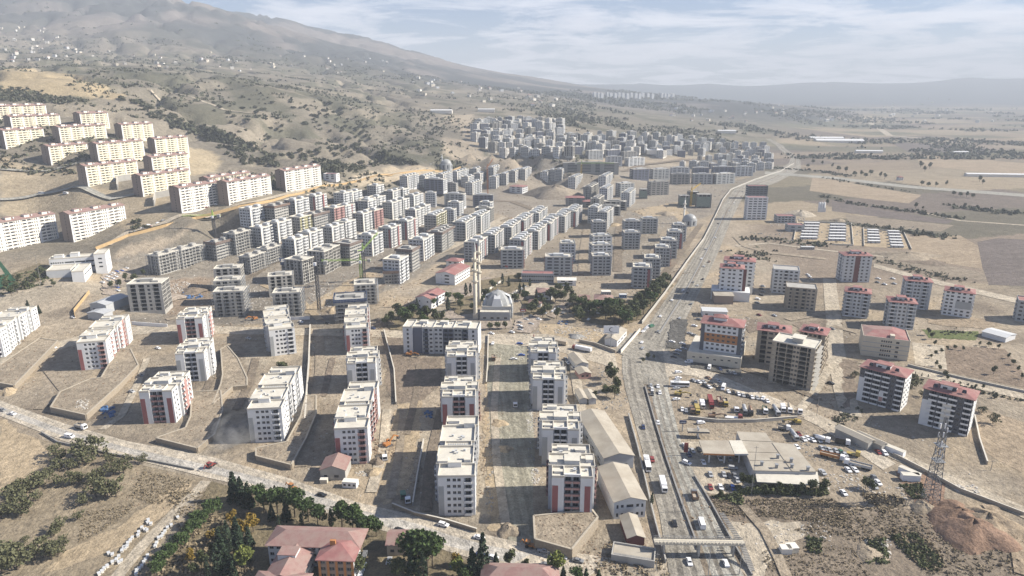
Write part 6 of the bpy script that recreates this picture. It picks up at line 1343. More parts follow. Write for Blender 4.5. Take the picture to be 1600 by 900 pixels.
wall_run('yard_wall', 'white wall of the works yard with a row of parked cars in front', [(970,552),(1000,517)], 2.2, 'white_warm', .5)
wall_run('yard_wall', 'brown wall behind the red and white truck', [(905,535),(930,540),(962,552)], 2.2, 'raw_tan', .4)
wall_run('yard_wall', 'grey wall of the truck depot behind the filling station', [(1075,655),(1120,660),(1180,660),(1245,655)], 1.8, 'concrete', .4)
wall_run('garden_wall', 'white wall running back from the mosque past the garden', [(752,462),(785,440)], 2.0, 'white_warm', .4)
wall_run('garden_wall', 'white wall beside the parked cars behind the mosque', [(793,468),(808,456)], 2.0, 'white_warm', .4)
wall_run('lane_wall', 'grey wall along the lane beyond the large school', [(1418,572),(1500,592),(1620,618)], 1.4, 'concrete', .4)
wall_run('lane_wall', 'brown wall beside the lane below the dark-fronted towers', [(1395,712),(1440,735),(1500,768),(1600,806)], 1.6, 'raw_tan', .4)
wall_run('yard_wall', 'stone yard wall right of the tower nearest the lattice mast', [(1522,652),(1530,690),(1542,726)], 1.8, 'raw_tan', .5)
wall_run('camp_wall', 'pale wall around the container camp', [(1240,376),(1246,346),(1330,350),(1333,384),(1300,383)], 1.6, 'stone_cream', .4)
wall_run('camp_wall', 'pale wall around the smaller half of the container camp', [(1350,385),(1349,357),(1412,364),(1424,390)], 1.6, 'stone_cream', .4)
wall_run('retaining_wall', 'tall grey retaining wall in shade beside the cream block', [(184,297),(184,284),(205,281)], 7.0, 'concrete', 1.0)
wall_run('retaining_wall', 'shaded concrete wall left of the roadside pair', [(241,322),(243,310),(266,306)], 7.0, 'concrete', 1.0)
wall_run('site_fence', 'long ochre site fence between hillside road and the district', [(a, b) for a, b, _ in FENCE], 2.6, 'fence_orange', .2, 'fence_orange', 'fence')
wall_run('site_fence', 'ochre site fence bending around the grey industrial shed', [(118,498),(116,488),(140,458)], 2.6, 'fence_orange', .2, 'fence_orange', 'fence')
wall_run('site_barrier', 'white hoarding with dark openings at the end of the near shells', [(206,507),(262,511)], 2.2, 'paint_white', .3, 'paint_white', 'hoarding')
wall_run('site_barrier', 'white hoarding behind the block with the tree', [(446,500),(484,499)], 2.2, 'paint_white', .3, 'paint_white', 'hoarding')
wall_run('median_barrier', 'dark concrete median barrier of the highway', [(1092,860),(1066,790),(1042,720),(1022,655),(1008,605)], .9, 'dark_concrete', .5, 'dark_concrete', 'barrier')
wall_run('median_barrier', 'low median kerb of the highway beyond the junction', [(1030,522),(1070,458),(1106,390),(1132,335)], .5, 'dark_concrete', 1.2, 'dark_concrete', 'barrier')
wall_run('verge_barrier', 'dark kerb wall along the right verge of the highway near the footbridge', [(1175,900),(1140,840),(1110,786),(1085,745)], .9, 'dark_concrete', .4, 'dark_concrete', 'barrier')
wall_run('verge_barrier', 'dusty wall along the left verge of the highway by the warehouses', [(1040,880),(1024,820),(1008,752),(996,700),(982,650)], 1.6, 'concrete', .4, 'concrete', 'barrier')
wall_run('grove_wall', 'thin dark kerb wall between grove and lower road', [(65,677),(90,692),(180,712),(240,722),(304,735)], .9, 'dark_concrete', .4, 'dark_concrete', 'wall')
# ------------------------------------------------------------------ vehicles
PAINT = {'white': (.66, .66, .655), 'silver': (.42, .43, .44), 'grey': (.20, .205, .21), 'black': (.02, .02, .022), 'red': (.24, .05, .045), 'dark red': (.16, .02, .02), 'blue': (.03, .09, .34), 'dark blue': (.02, .035, .10), 'green': (.05, .16, .10), 'yellow': (.42, .32, .09), 'orange': (.42, .18, .055), 'beige': (.45, .38, .28), 'brown': (.22, .14, .09)}
for k, c in PAINT.items(): M['paint ' + k] = mat('paint_' + k.replace(' ', '_'), c, rough=.35, var=.05, spec=.5)
M['car_glass'] = mat('car_glass', (.025, .03, .035), rough=.08, var=.1, spec=.6)
def loft(mb, prof, w0, w1, zt):
    """side outline [(x,z)] swept across; the part above zt is narrower"""
    hw = lambda z: w0 if z <= zt else w1; n = len(prof); i = len(mb.v)
    mb.v += [(x, -hw(z), z) for x, z in prof] + [(x, hw(z), z) for x, z in prof]
    for k in range(n): mb.f.append((i + k, i + (k + 1) % n, i + n + (k + 1) % n, i + n + k))
    mb.f.append(tuple(i + k for k in reversed(range(n)))); mb.f.append(tuple(i + n + k for k in range(n)))
def wheel_m(r=.33, w=.22):
    def mk():
        mb = MB(); n = 12
        for y, rr_ in ((-w / 2, r), (w / 2, r)): mb.v += [(rr_ * math.cos(2 * math.pi * k / n), y, rr_ * math.sin(2 * math.pi * k / n)) for k in range(n)]
        for k in range(n): mb.f.append((k, (k + 1) % n, n + (k + 1) % n, n + k))
        mb.f.append(tuple(range(n))); mb.f.append(tuple(reversed(range(n, 2 * n)))); return mb.mesh('wheel', 'tyre')
    return cached(('wheel', r, w), mk)
def wheels(rt, xs, y, r=.33, w=.22):
    for x in xs:
        for s in (-1, 1): obj('wheel', wheel_m(r, w), rt, (x, s * y, r))
def car_parts(rt, kind, color):
    pm = 'paint ' + color
    def body():
        mb = MB()
        if kind == 'car': loft(mb, [(-2.15,.32),(2.1,.32),(2.2,.55),(2.1,.78),(1.05,.95),(.35,1.42),(-1.0,1.47),(-1.75,1.02),(-2.15,.98),(-2.22,.6)], .88, .66, 1.1)
        elif kind == 'suv': loft(mb, [(-2.2,.4),(2.15,.4),(2.25,.65),(2.15,.95),(1.1,1.1),(.5,1.65),(-1.9,1.7),(-2.2,1.2),(-2.25,.7)], .93, .74, 1.25)
        elif kind == 'van': loft(mb, [(-2.6,.4),(2.4,.4),(2.55,.75),(2.45,1.1),(1.9,1.3),(1.3,2.05),(-2.55,2.1),(-2.65,.8)], .98, .86, 1.35)
        elif kind == 'minibus': loft(mb, [(-3.4,.4),(3.1,.4),(3.3,.8),(3.2,1.2),(2.7,1.45),(2.2,2.5),(-3.35,2.55),(-3.45,.8)], 1.05, .95, 1.5)
        elif kind == 'pickup': loft(mb, [(-2.5,.45),(2.35,.45),(2.5,.75),(2.4,1.05),(1.4,1.15),(.75,1.72),(-.6,1.75),(-.75,1.1),(-2.5,1.08),(-2.55,.7)], .93, .75, 1.25)
        return mb.mesh('body', pm)
    obj('body', cached((kind, color, 'body'), body), rt)
    def glass():
        mb = MB(); e = .012
        S = {'car': ((.98,.99),(.40,1.38),(-.98,1.42),(-1.62,1.06),.885,.675), 'suv': ((1.04,1.14),(.53,1.6),(-1.8,1.63),(-2.05,1.25),.93,.75), 'van': ((1.84,1.36),(1.33,2.0),(-.3,2.02),(-.3,1.4),.975,.87), 'minibus': ((2.62,1.54),(2.22,2.4),(-3.1,2.42),(-3.1,1.55),1.045,.96), 'pickup': ((1.33,1.19),(.76,1.67),(-.56,1.7),(-.66,1.25),.92,.76)}[kind]
        a, b, c, d, w0, w1 = S
        mb.quad((a[0] + e + .02, -w0 * .86, a[1]), (a[0] + e + .02, w0 * .86, a[1]), (b[0] + e + .03, w1 * .86, b[1]), (b[0] + e + .03, -w1 * .86, b[1]))
        if kind in ('car', 'suv', 'pickup'): mb.quad((c[0] - .05, -w1 * .86, c[1] - .02), (c[0] - .05, w1 * .86, c[1] - .02), (d[0] - .06, w0 * .86, d[1] - .02), (d[0] - .06, -w0 * .86, d[1] - .02))
        for s in (-1, 1):
            q = [(a[0] - .16, s * (w0 - .02), a[1] + .06), (b[0] - .05, s * (w1 + .03), b[1] - .04), (c[0] + .05, s * (w1 + .03), c[1] - .05), (d[0] + .14, s * (w0 - .02), d[1] + .06)]
            mb.quad(*(q if s < 0 else reversed(q)))
        return mb.mesh('windows', 'car_glass')
    obj('windows', cached((kind, 'glass'), glass), rt)
    L_ = {'car': (-1.35, 1.32, .78), 'suv': (-1.35, 1.38, .82), 'van': (-1.7, 1.65, .86), 'minibus': (-2.1, 2.1, .92), 'pickup': (-1.6, 1.5, .82)}[kind]; wheels(rt, L_[:2], L_[2], .33 if kind == 'car' else .37)
def truck_parts(rt, color, cargo, cc, length=8.0):
    pm = 'paint ' + color; x1 = length / 2; cb = MB(); loft(cb, [(x1 - 2.1,.7),(x1,.7),(x1 + .1,1.4),(x1 - .15,2.7),(x1 - .5,2.9),(x1 - 2.1,2.9)], 1.2, 1.12, 2.0); obj('cab', cb.mesh('cab', pm), rt)
    g = MB(); g.quad((x1 + .115, -1.0, 1.5), (x1 + .115, 1.0, 1.5), (x1 - .10, 1.0, 2.55), (x1 - .10, -1.0, 2.55)); obj('windscreen', g.mesh('windscreen', 'car_glass'), rt)
    obj('chassis', MB().box(-x1, -.5, .6, x1 - .3, .5, .95).mesh('chassis', 'steel_dark'), rt)
    m = 'paint ' + cc
    if cargo == 'box': o = obj('cargo_box', MB().box(-x1, -1.22, .98, x1 - 2.3, 1.22, 3.3).mesh('cargo_box', m), rt)
    elif cargo == 'dump':
        b = MB(); a, c = -x1, x1 - 2.3; b.box(a, -1.2, 1.0, c, 1.2, 1.15); b.box(a, -1.25, 1.154, c, -1.1, 2.3); b.box(a, 1.1, 1.154, c, 1.25, 2.3); b.box(c - .15, -1.096, 1.154, c, 1.096, 2.6); b.box(a, -1.096, 1.154, a + .12, 1.096, 2.2); obj('dump_body', b.mesh('dump_body', m), rt)
        obj('load', MB().box(a + .2, -1.05, 1.16, c - .2, 1.05, 1.75).mesh('load', 'raw_tan'), rt)
    elif cargo == 'tank':
        t = MB(); n = 14; a, c = -x1, x1 - 2.4
        for x, r in ((a, .6), (a + .25, 1.05), (c - .25, 1.05), (c, .6)): t.v += [(x, r * math.cos(2 * math.pi * k / n), 2.05 + r * math.sin(2 * math.pi * k / n)) for k in range(n)]
        for j in range(3):
            for k in range(n): t.f.append((j * n + k, j * n + (k + 1) % n, (j + 1) * n + (k + 1) % n, (j + 1) * n + k))
        t.f += [tuple(range(n)), tuple(range(3 * n, 4 * n))]; obj('tank', t.mesh('tank', m, True), rt)
    elif cargo == 'flat': obj('flat_bed', MB().box(-x1, -1.2, .98, x1 - 2.3, 1.2, 1.25).mesh('flat_bed', m), rt)
    elif cargo == 'mixer':
        t = MB(); n = 12; a, c = -x1, x1 - 2.5
        for x, r, z in ((a, .45, 2.9), (a + 1.2, .95, 2.5), (c - 1.6, 1.2, 2.15), (c, .7, 1.8)): t.v += [(x, r * math.cos(2 * math.pi * k / n), z + r * math.sin(2 * math.pi * k / n)) for k in range(n)]
        for j in range(3):
            for k in range(n): t.f.append((j * n + k, j * n + (k + 1) % n, (j + 1) * n + (k + 1) % n, (j + 1) * n + k))
        t.f += [tuple(range(n)), tuple(range(3 * n, 4 * n))]; obj('mixer_drum', t.mesh('mixer_drum', m, True), rt)
    wheels(rt, [x1 - 1.1, -x1 + 1.0, -x1 + 2.2] + ([-x1 + 3.4] if length > 10 else []), 1.0, .5, .3)
def bus_parts(rt, color):
    obj('body', MB().box(-5.5, -1.25, .45, 5.5, 1.25, 3.1).mesh('body', 'paint ' + color), rt); g = MB(); g.box(-5.2, -1.275, 1.5, 5.2, -1.254, 2.6); g.box(-5.2, 1.254, 1.5, 5.2, 1.275, 2.6); g.box(5.504, -1.1, 1.3, 5.53, 1.1, 2.8); obj('windows', g.mesh('windows', 'car_glass'), rt)
    obj('roof_unit', MB().box(-3, -.8, 3.104, -.5, .8, 3.35).mesh('roof_unit', 'pale_grey'), rt); wheels(rt, (-3.3, 3.4), 1.1, .48, .3)
def digger_parts(rt, color, boom_up=.5):
    pm = 'paint ' + color
    for s in (-1, 1): obj('track', MB().box(-1.9, s * 1.25 - .35, 0, 1.9, s * 1.25 + .35, .85).mesh('track', 'steel_dark'), rt)
    obj('body', MB().box(-2.2, -1.3, .95, 1.0, 1.3, 2.1).mesh('body', pm), rt); c = obj('cab', MB().box(.1, .3, 2.104, 1.5, 1.3, 3.2).mesh('cab', pm), rt); obj('windows', MB().box(.3, .25, 2.4, 1.55, 1.34, 3.0).mesh('windows', 'car_glass'), c)
    b = (4.2, 0, 2.0 + 4.0 * boom_up); e = (7.0, 0, 2.0 + 1.0 * boom_up); obj('boom', MB().beam((.8, -.2, 1.8), b, .5, .7).mesh('boom', pm), rt); obj('arm', MB().beam(b, e, .4, .5).mesh('arm', pm), rt); obj('bucket', MB().box(6.3, -.6, e[2] - 1.3, 7.5, .6, e[2] - .2).mesh('bucket', 'steel_dark'), rt)
def backhoe_parts(rt, color):
    pm = 'paint ' + color
    obj('body', MB().box(-1.2, -.8, .8, 2.2, .8, 1.6).mesh('body', pm), rt); c = obj('cab', MB().box(-1.1, -.75, 1.604, .6, .75, 2.8).mesh('cab', 'car_glass'), rt); obj('cab_roof', MB().box(-1.2, -.85, 2.804, .7, .85, 2.95).mesh('cab_roof', pm), c)
    obj('loader_bucket', MB().box(3.1, -1.1, .2, 3.9, 1.1, .9).mesh('loader_bucket', 'steel_dark'), rt); obj('loader_arm', MB().beam((1.4, -.7, 1.5), (3.3, -.7, .7), .2, .3).beam((1.4, .7, 1.5), (3.3, .7, .7), .2, .3).mesh('loader_arm', pm), rt)
    obj('rear_arm', MB().beam((-1.2, 0, 1.2), (-2.6, 0, 3.0), .3, .4).beam((-2.6, 0, 3.0), (-3.5, 0, 1.4), .25, .3).mesh('rear_arm', pm), rt); wheels(rt, (-.5,), .9, .75, .45); wheels(rt, (1.7,), .85, .5, .35)
def vehicle(kind, color, px, py, vec, label, group=None, **kw):
    b = P(px, py); q = P(px + vec[0], py + vec[1]); rz = math.atan2(q.y - b.y, q.x - b.x)
    names = {'car': ('car', 'car'), 'suv': ('car', 'car'), 'van': ('van', 'van'), 'minibus': ('minibus', 'minibus'), 'pickup': ('pickup', 'pickup'), 'bus': ('bus', 'bus'), 'digger': ('excavator', 'excavator'), 'backhoe': ('backhoe_loader', 'backhoe'), 'truck': ('truck', 'truck'), 'tractor': ('tractor', 'tractor')}
    rt = root(names[kind][0], label, names[kind][1], (b.x, b.y, b.z + .06), rz, group)
    if kind in ('car', 'suv', 'van', 'minibus', 'pickup'): car_parts(rt, kind, color)
    elif kind == 'bus': bus_parts(rt, color)
    elif kind == 'digger': digger_parts(rt, color, **kw)
    elif kind == 'backhoe' or kind == 'tractor': backhoe_parts(rt, color)
    else: truck_parts(rt, color, **kw)
    return rt
def park(items, vec, where, group, kind='car'):
    """items: (px, py, colour[, kind]) left to right"""
    cnt = {}
    for it in sorted(items, key=lambda t: (t[0], t[1])):
        k = it[3] if len(it) > 3 else kind; v = it[4] if len(it) > 4 else vec; i = cnt.get((k, it[2]), 0); cnt[(k, it[2])] = i + 1
        n = sum(1 for t in items if t[2] == it[2] and (t[3] if len(t) > 3 else kind) == k); w = {'suv': 'car'}.get(k, k)
        vehicle(k, it[2], it[0], it[1], v, ('%s %s %s' % (it[2], w, where)) if n == 1 else '%s %s, %s %s one from left, %s' % (it[2], w, ordn(i), it[2], where), group)
park([(20,648,'white'),(4,642,'grey')], (22, 6), 'on the lower road near its left end', 'cars on the lower road')
park([(109,684,'white','van')], (24, 5), 'parked on the verge of the lower road', 'cars on the lower road')
park([(503,775,'black'),(570,811,'white'),(693,822,'white','suv'),(749,842,'white'),(752,869,'dark blue'),(770,873,'white'),(878,872,'white'),(854,885,'grey')], (20, 5), 'on the lower road', 'cars on the lower road')
park([(850,863,'silver','pickup'),(903,878,'grey'),(624,830,'black')], (20, 4), 'at the edge of the lower road', 'cars on the lower road')
vehicle('backhoe', 'orange', 826, 855, (20, 4), 'orange backhoe loader beneath the tall stone-walled pad')
vehicle('backhoe', 'orange', 456, 765, (18, 5), 'orange backhoe half hidden by the pines on the lower road')
vehicle('tractor', 'red', 328, 731, (14, -9), 'red tractor turning out of the track onto the lower road')
vehicle('truck', 'white', 127, 670, (20, 5), 'white dump truck with a dark body by the stone prow wall', None, cargo='dump', cc='grey', length=7)
HWV = (-10, -34); HWR = (12, 36)
park([(1033,757,'white','van',HWV)], HWV, 'never', 'x') if False else None
vehicle('truck', 'white', 1036, 762, (8, 30), 'long white lorry on the highway beside the brown-roofed warehouse', 'vehicles on the highway', cargo='box', cc='white', length=10)
vehicle('bus', 'white', 1011, 729, (6, 26), 'white bus on the highway beside the long tin warehouse', 'vehicles on the highway')
vehicle('pickup', 'red', 1019, 720, (6, 26), 'red pickup on the highway behind the white bus', 'vehicles on the highway')
vehicle('minibus', 'white', 1096, 821, (-12, -36), 'white minibus on the highway just before the footbridge', 'vehicles on the highway')
vehicle('truck', 'grey', 1085, 778, (-10, -30), 'small grey dump truck on the right lane of the highway', 'vehicles on the highway', cargo='dump', cc='brown', length=6)
park([(1054,820,'black')], (10, 34), 'on the highway left of the white minibus', 'vehicles on the highway')
park([(1077,880,'white')], (12, 36), 'in front of the footbridge, on the left carriageway', 'vehicles on the highway')
park([(1134,882,'white')], (-14, -36), 'in front of the footbridge, on the right carriageway', 'vehicles on the highway')
park([(1017,604,'silver'),(1028,605,'white'),(1019,610,'white'),(1031,615,'white'),(1019,617,'black'),(1028,662,'white'),(1005,669,'dark blue')], (4, 26), 'on the highway between junction and warehouses', 'vehicles on the highway')
park([(1003,536,'white'),(1004,545,'silver'),(1032,495,'white'),(1028,519,'grey'),(1062,498,'silver'),(1080,476,'grey'),(1068,454,'white'),(1074,458,'black'),(1083,442,'grey'),(1090,447,'silver'),(1098,437,'black'),(1108,410,'brown','pickup'),(1100,417,'silver'),(1127,393,'grey'),(1066,456,'silver'),(1050,470,'white')], (12, -16), 'on the highway beyond the junction', 'vehicles on the highway')
park([(1096,405,'white'),(1103,390,'silver'),(1118,372,'white'),(1122,350,'black'),(1140,330,'silver'),(1147,318,'white'),(1160,300,'grey'),(1180,290,'white'),(1205,282,'silver'),(1230,268,'white')], (10, -22), 'on the far stretch of the highway', 'vehicles on the highway')
park([(1005,519,'white'),(1008,516,'silver'),(1011,513,'white'),(1014,510,'white'),(1018,511,'green','van')], (8, -3), 'nose to the wall of the works yard', 'cars by the works yard wall')
park([(1085,525,'grey'),(1090,532,'silver'),(1066,538,'white'),(1068,546,'silver'),(1060,549,'white'),(1053,559,'black'),(1057,554,'grey'),(1050,535,'white'),(1098,516,'red'),(1102,505,'silver'),(1085,510,'white'),(1092,500,'grey'),(1078,522,'silver'),(1110,498,'black')], (12, 2), 'in front of the orange-banded tower', 'cars in front of the orange tower')
park([(1076,567,'white','van')], (-24, 2), 'in shade under the long pale podium', 'cars near the podium')
park([(1108,576,'white','van')], (-5, 14), 'pointing out from the long pale podium', 'cars near the podium')
park([(1140,582,'grey'),(1147,584,'silver'),(1125,578,'dark blue')], (8, 8), 'in deep shade below the podium', 'cars near the podium')
park([(1060,583,'white','suv'),(1058,596,'silver'),(1057,608,'silver'),(1057,625,'white'),(1060,592,'white')], (20, -2), 'beside the highway at the depot entrance', 'cars at the depot entrance')
vehicle('bus', 'white', 1062, 604, (24, 1), 'white bus parked at the depot entrance')
vehicle('digger', 'yellow', 1060, 618, (20, 3), 'yellow excavator among the cars at the depot entrance', None, boom_up=.2)
park([(1084,596,'silver'),(1092,598,'white'),(1099,598,'silver'),(1102,604,'black'),(1108,606,'white'),(1122,597,'silver','suv'),(1107,592,'brown'),(1119,604,'beige')], (10, 6), 'on the dirt yard north of the lorries', 'cars on the dirt yard')
park([(1138,613,'white'),(1146,615,'black'),(1154,617,'white'),(1161,619,'silver'),(1168,620,'black'),(1175,622,'white'),(1183,623,'silver'),(1199,628,'white')], (6, 9), 'in the curved parking row beside the dirt road', 'cars in the curved row')
park([(1130,608,'white','minibus'),(1192,624,'white','pickup')], (-5, 12), 'at the curved parking row', 'cars in the curved row')
LV = (5, 18)
def lorry(px, py, color, cargo, cc, ln, label, v=LV): vehicle('truck', color, px, py, v, label, 'lorries in the depot', cargo=cargo, cc=cc, length=ln)
lorry(1110, 632, 'dark red', 'box', 'red', 13, 'red box lorry, biggest in the depot row'); lorry(1124, 630, 'brown', 'dump', 'dark red', 9, 'dark brown tipper right of the red box lorry'); lorry(1133, 632, 'yellow', 'dump', 'black', 8, 'yellow-ended tipper with black body in the depot row')
lorry(1097, 636, 'white', 'box', 'white', 7, 'small white box lorry left of the red one'); lorry(1089, 644, 'yellow', 'box', 'yellow', 8, 'yellow box lorry in the depot row'); lorry(1081, 642, 'brown', 'flat', 'brown', 9, 'rusty flat lorry left of the yellow one')
lorry(1150, 642, 'white', 'flat', 'grey', 6, 'small white flatbed between the tippers and the tanker'); lorry(1163, 644, 'grey', 'tank', 'silver', 9, 'grey tank lorry in the middle of the depot'); lorry(1172, 646, 'black', 'mixer', 'brown', 8, 'dark mixer lorry beside the grey tanker')
lorry(1195, 644, 'white', 'dump', 'green', 7, 'white lorry with green tipper at the depot fence'); lorry(1212, 645, 'silver', 'tank', 'silver', 10, 'long silver tank lorry near the right end of the depot', (9, 14)); lorry(1223, 642, 'white', 'box', 'white', 6, 'white box van lorry beside the silver tanker'); lorry(1233, 642, 'white', 'mixer', 'beige', 8, 'pale mixer lorry in the depot'); lorry(1249, 645, 'white', 'flat', 'brown', 6, 'last white lorry at the right end of the depot')
vehicle('digger', 'brown', 1113, 653, (14, 0), 'rusty loader by the depot wall', None, boom_up=.1); vehicle('truck', 'red', 1146, 655, (16, 1), 'low red and white trailer by the depot wall', None, cargo='flat', cc='white', length=9)
vehicle('digger', 'yellow', 1244, 662, (-16, 0), 'yellow grader beyond the depot wall', None, boom_up=.1)
park([(1066,641,'white'),(1072,643,'silver'),(1087,630,'grey'),(1100,628,'dark blue')], (3, 12), 'at the left end of the lorry depot', 'cars at the depot')
park([(1095,662,'white','suv')], (18, -2), 'on the lane behind the filling station', 'cars by the filling station')
park([(1073,725,'white','suv',(12, 5)),(1099,724,'white'),(1110,743,'silver'),(1145,733,'silver','suv',(16, 2)),(1131,743,'silver'),(1139,745,'black'),(1148,745,'grey'),(1152,752,'silver'),(1110,763,'red'),(1126,763,'white'),(1136,763,'black'),(1145,764,'blue'),(1162,766,'grey'),(1125,718,'white'),(1140,718,'silver'),(1150,716,'grey')], (5, 12), 'on the filling station forecourt', 'cars on the forecourt')
park([(1074,703,'grey'),(1082,706,'silver'),(1076,712,'dark blue'),(1092,704,'black'),(1070,698,'white')], (6, 8), 'left of the fuel canopy', 'cars left of the canopy')
park([(1262,686,'white'),(1270,689,'white'),(1280,690,'silver'),(1275,684,'grey'),(1256,688,'white'),(1245,700,'white'),(1248,680,'dark red'),(1296,705,'silver'),(1290,703,'grey'),(1284,702,'silver'),(1306,706,'silver'),(1314,708,'green'),(1320,712,'silver'),(1372,708,'red'),(1382,710,'white','suv'),(1337,694,'silver'),(1325,736,'white'),(1336,736,'white'),(1330,730,'silver'),(1366,748,'grey'),(1372,756,'white'),(1366,762,'silver'),(1318,772,'white'),(1285,740,'silver','pickup')], (8, 8), 'in the scrap and lorry yard', 'cars in the scrap yard')
def l2(px, py, color, cargo, cc, ln, v, label): vehicle('truck', color, px, py, v, label, 'lorries in the scrap yard', cargo=cargo, cc=cc, length=ln)
l2(1300, 716, 'white', 'dump', 'orange', 11, (20, 5), 'long orange tipper with white cab in the scrap yard'); l2(1340, 730, 'white', 'dump', 'silver', 12, (-20, -5), 'long grey trailer lorry with white cab in the scrap yard'); l2(1316, 694, 'white', 'box', 'black', 7, (16, 3), 'dark box lorry beside the tipped body in the yard'); l2(1333, 712, 'yellow', 'flat', 'yellow', 6, (12, 3), 'yellow lorry cab unit in the yard'); l2(1240, 684, 'silver', 'tank', 'silver', 9, (9, 12), 'silver tanker behind the market hall'); l2(1285, 690, 'white', 'tank', 'white', 7, (16, 4), 'white tank lorry among the scrap cars'); l2(1225, 672, 'white', 'dump', 'grey', 6, (14, 2), 'white tipper on the lane behind the market hall')
t = vehicle('truck', 'red', 909, 548, (-24, -5), 'red lorry with a long white and orange box on the cross street', None, cargo='box', cc='white', length=14)
obj('side_print', MB().box(-2, -1.26, 1.3, 4.6, -1.224, 3.0).mesh('side_print', 'paint orange'), t)
vehicle('truck', 'brown', 872, 538, (-22, -4), 'long beige flat trailer beside the works yard wall', None, cargo='box', cc='beige', length=13)
park([(887,568,'white'),(884,562,'grey'),(896,576,'white'),(870,545,'white')], (6, 6), 'beside the pale house and dark paving', 'cars by the pale house')
park([(812,510,'white'),(813,516,'silver'),(812,505,'grey'),(814,513,'black'),(822,500,'silver'),(830,495,'grey'),(800,520,'white'),(768,522,'white'),(830,507,'silver'),(842,500,'white')], (9, 2), 'on the lot right of the mosque', 'cars right of the mosque')
park([(800,462,'silver'),(803,465,'white'),(806,460,'silver'),(810,457,'white'),(798,468,'white'),(815,452,'white'),(820,448,'silver')], (5, 4), 'in the lane behind the mosque', 'cars behind the mosque')
park([(864,487,'white'),(868,484,'white'),(872,482,'silver'),(885,478,'black'),(853,490,'white'),(880,490,'grey'),(892,488,'black'),(900,492,'silver'),(920,500,'white')], (5, -4), 'in the lane between the villas', 'cars between the villas')
park([(770,538,'white','pickup',(4, -12)),(803,562,'white'),(812,538,'blue'),(815,556,'blue')], (10, 0), 'on the gravel street', 'vehicles on the gravel street')
vehicle('truck', 'brown', 771, 562, (2, 14), 'brown tipper lorry at the edge of the gravel street', None, cargo='dump', cc='brown', length=7); vehicle('truck', 'white', 805, 634, (1, 14), 'white tipper on the gravel street under a long shadow', None, cargo='dump', cc='beige', length=7); vehicle('truck', 'white', 601, 716, (2, 14), 'white lorry on the light soil site', None, cargo='dump', cc='beige', length=7); vehicle('truck', 'white', 637, 783, (2, 12), 'white lorry by the low stone wall of the light site', None, cargo='flat', cc='grey', length=6); vehicle('truck', 'green', 630, 776, (2, 12), 'green lorry in shade on the light site', None, cargo='flat', cc='green', length=6)
vehicle('digger', 'orange', 606, 697, (16, -8), 'orange excavator on the heap above the light soil site', None, boom_up=.6)
vehicle('digger', 'orange', 640, 556, (12, 2), 'orange excavator in front of the wide dark block', None, boom_up=.2); vehicle('digger', 'orange', 398, 500, (-14, 3), 'orange excavator near the long block with the tree', None, boom_up=.5); vehicle('digger', 'orange', 800, 346, (-6, 10), 'orange excavator with raised boom on the cleared strip', None, boom_up=1.1); vehicle('digger', 'red', 836, 536, (-8, 12), 'red crane truck at the corner of the works yard', None, boom_up=1.4)
park([(65,303,'white','minibus'),(103,303,'white','minibus')], (16, 0), 'on the terrace road', 'vans on the terrace road')
park([(205,364,'black'),(212,362,'grey'),(232,352,'white'),(236,354,'red'),(247,349,'white'),(222,357,'silver'),(255,345,'grey')], (12, -5), 'on the curving ramp below the terraces', 'cars on the ramp')
park([(300,330,'silver'),(310,328,'white'),(322,325,'dark red'),(338,320,'white'),(352,316,'silver'),(366,312,'white'),(380,309,'grey'),(395,306,'white'),(408,304,'silver')], (12, -3), 'along the hillside road', 'cars along the hillside road')
park([(168,433,'white'),(172,430,'silver'),(177,428,'white'),(182,425,'blue'),(165,437,'white'),(170,440,'silver'),(176,436,'white'),(181,433,'white'),(186,428,'silver'),(160,442,'white'),(190,424,'blue'),(198,420,'white'),(183,450,'blue'),(184,455,'white'),(184,446,'white')], (8, 2), 'packed beside the white angular school', 'cars beside the white school')
park([(114,497,'white'),(85,544,'white'),(247,545,'white'),(206,613,'silver'),(220,588,'grey'),(388,530,'silver'),(512,506,'black'),(470,504,'white'),(583,514,'dark blue'),(1300,515,'grey'),(1298,600,'black')], (10, 3), 'standing alone between the blocks', 'single cars between the blocks')
park([(1190,452,'black'),(1192,457,'grey'),(1190,462,'black'),(1192,448,'silver'),(1184,468,'white','suv'),(1183,474,'grey')], (8, 2), 'in the walled lot beside the podium tower', 'cars in the walled lot')
park([(1265,433,'white'),(1268,438,'silver'),(1262,430,'white'),(1210,494,'silver'),(1186,493,'dark red')], (8, 3), 'on waste ground near the tan shell', 'cars near the tan shell')
park([(1395,436,'white'),(1397,444,'silver'),(1372,436,'white'),(1371,442,'grey'),(1382,445,'white')], (8, 2), 'in the concrete yard of the grey tower', 'cars in the tower yard')
park([(564,897,'white'),(568,887,'white'),(570,868,'grey'),(608,878,'silver'),(708,885,'dark blue')], (5, -18), 'parked by the tiled school', 'cars by the tiled school')
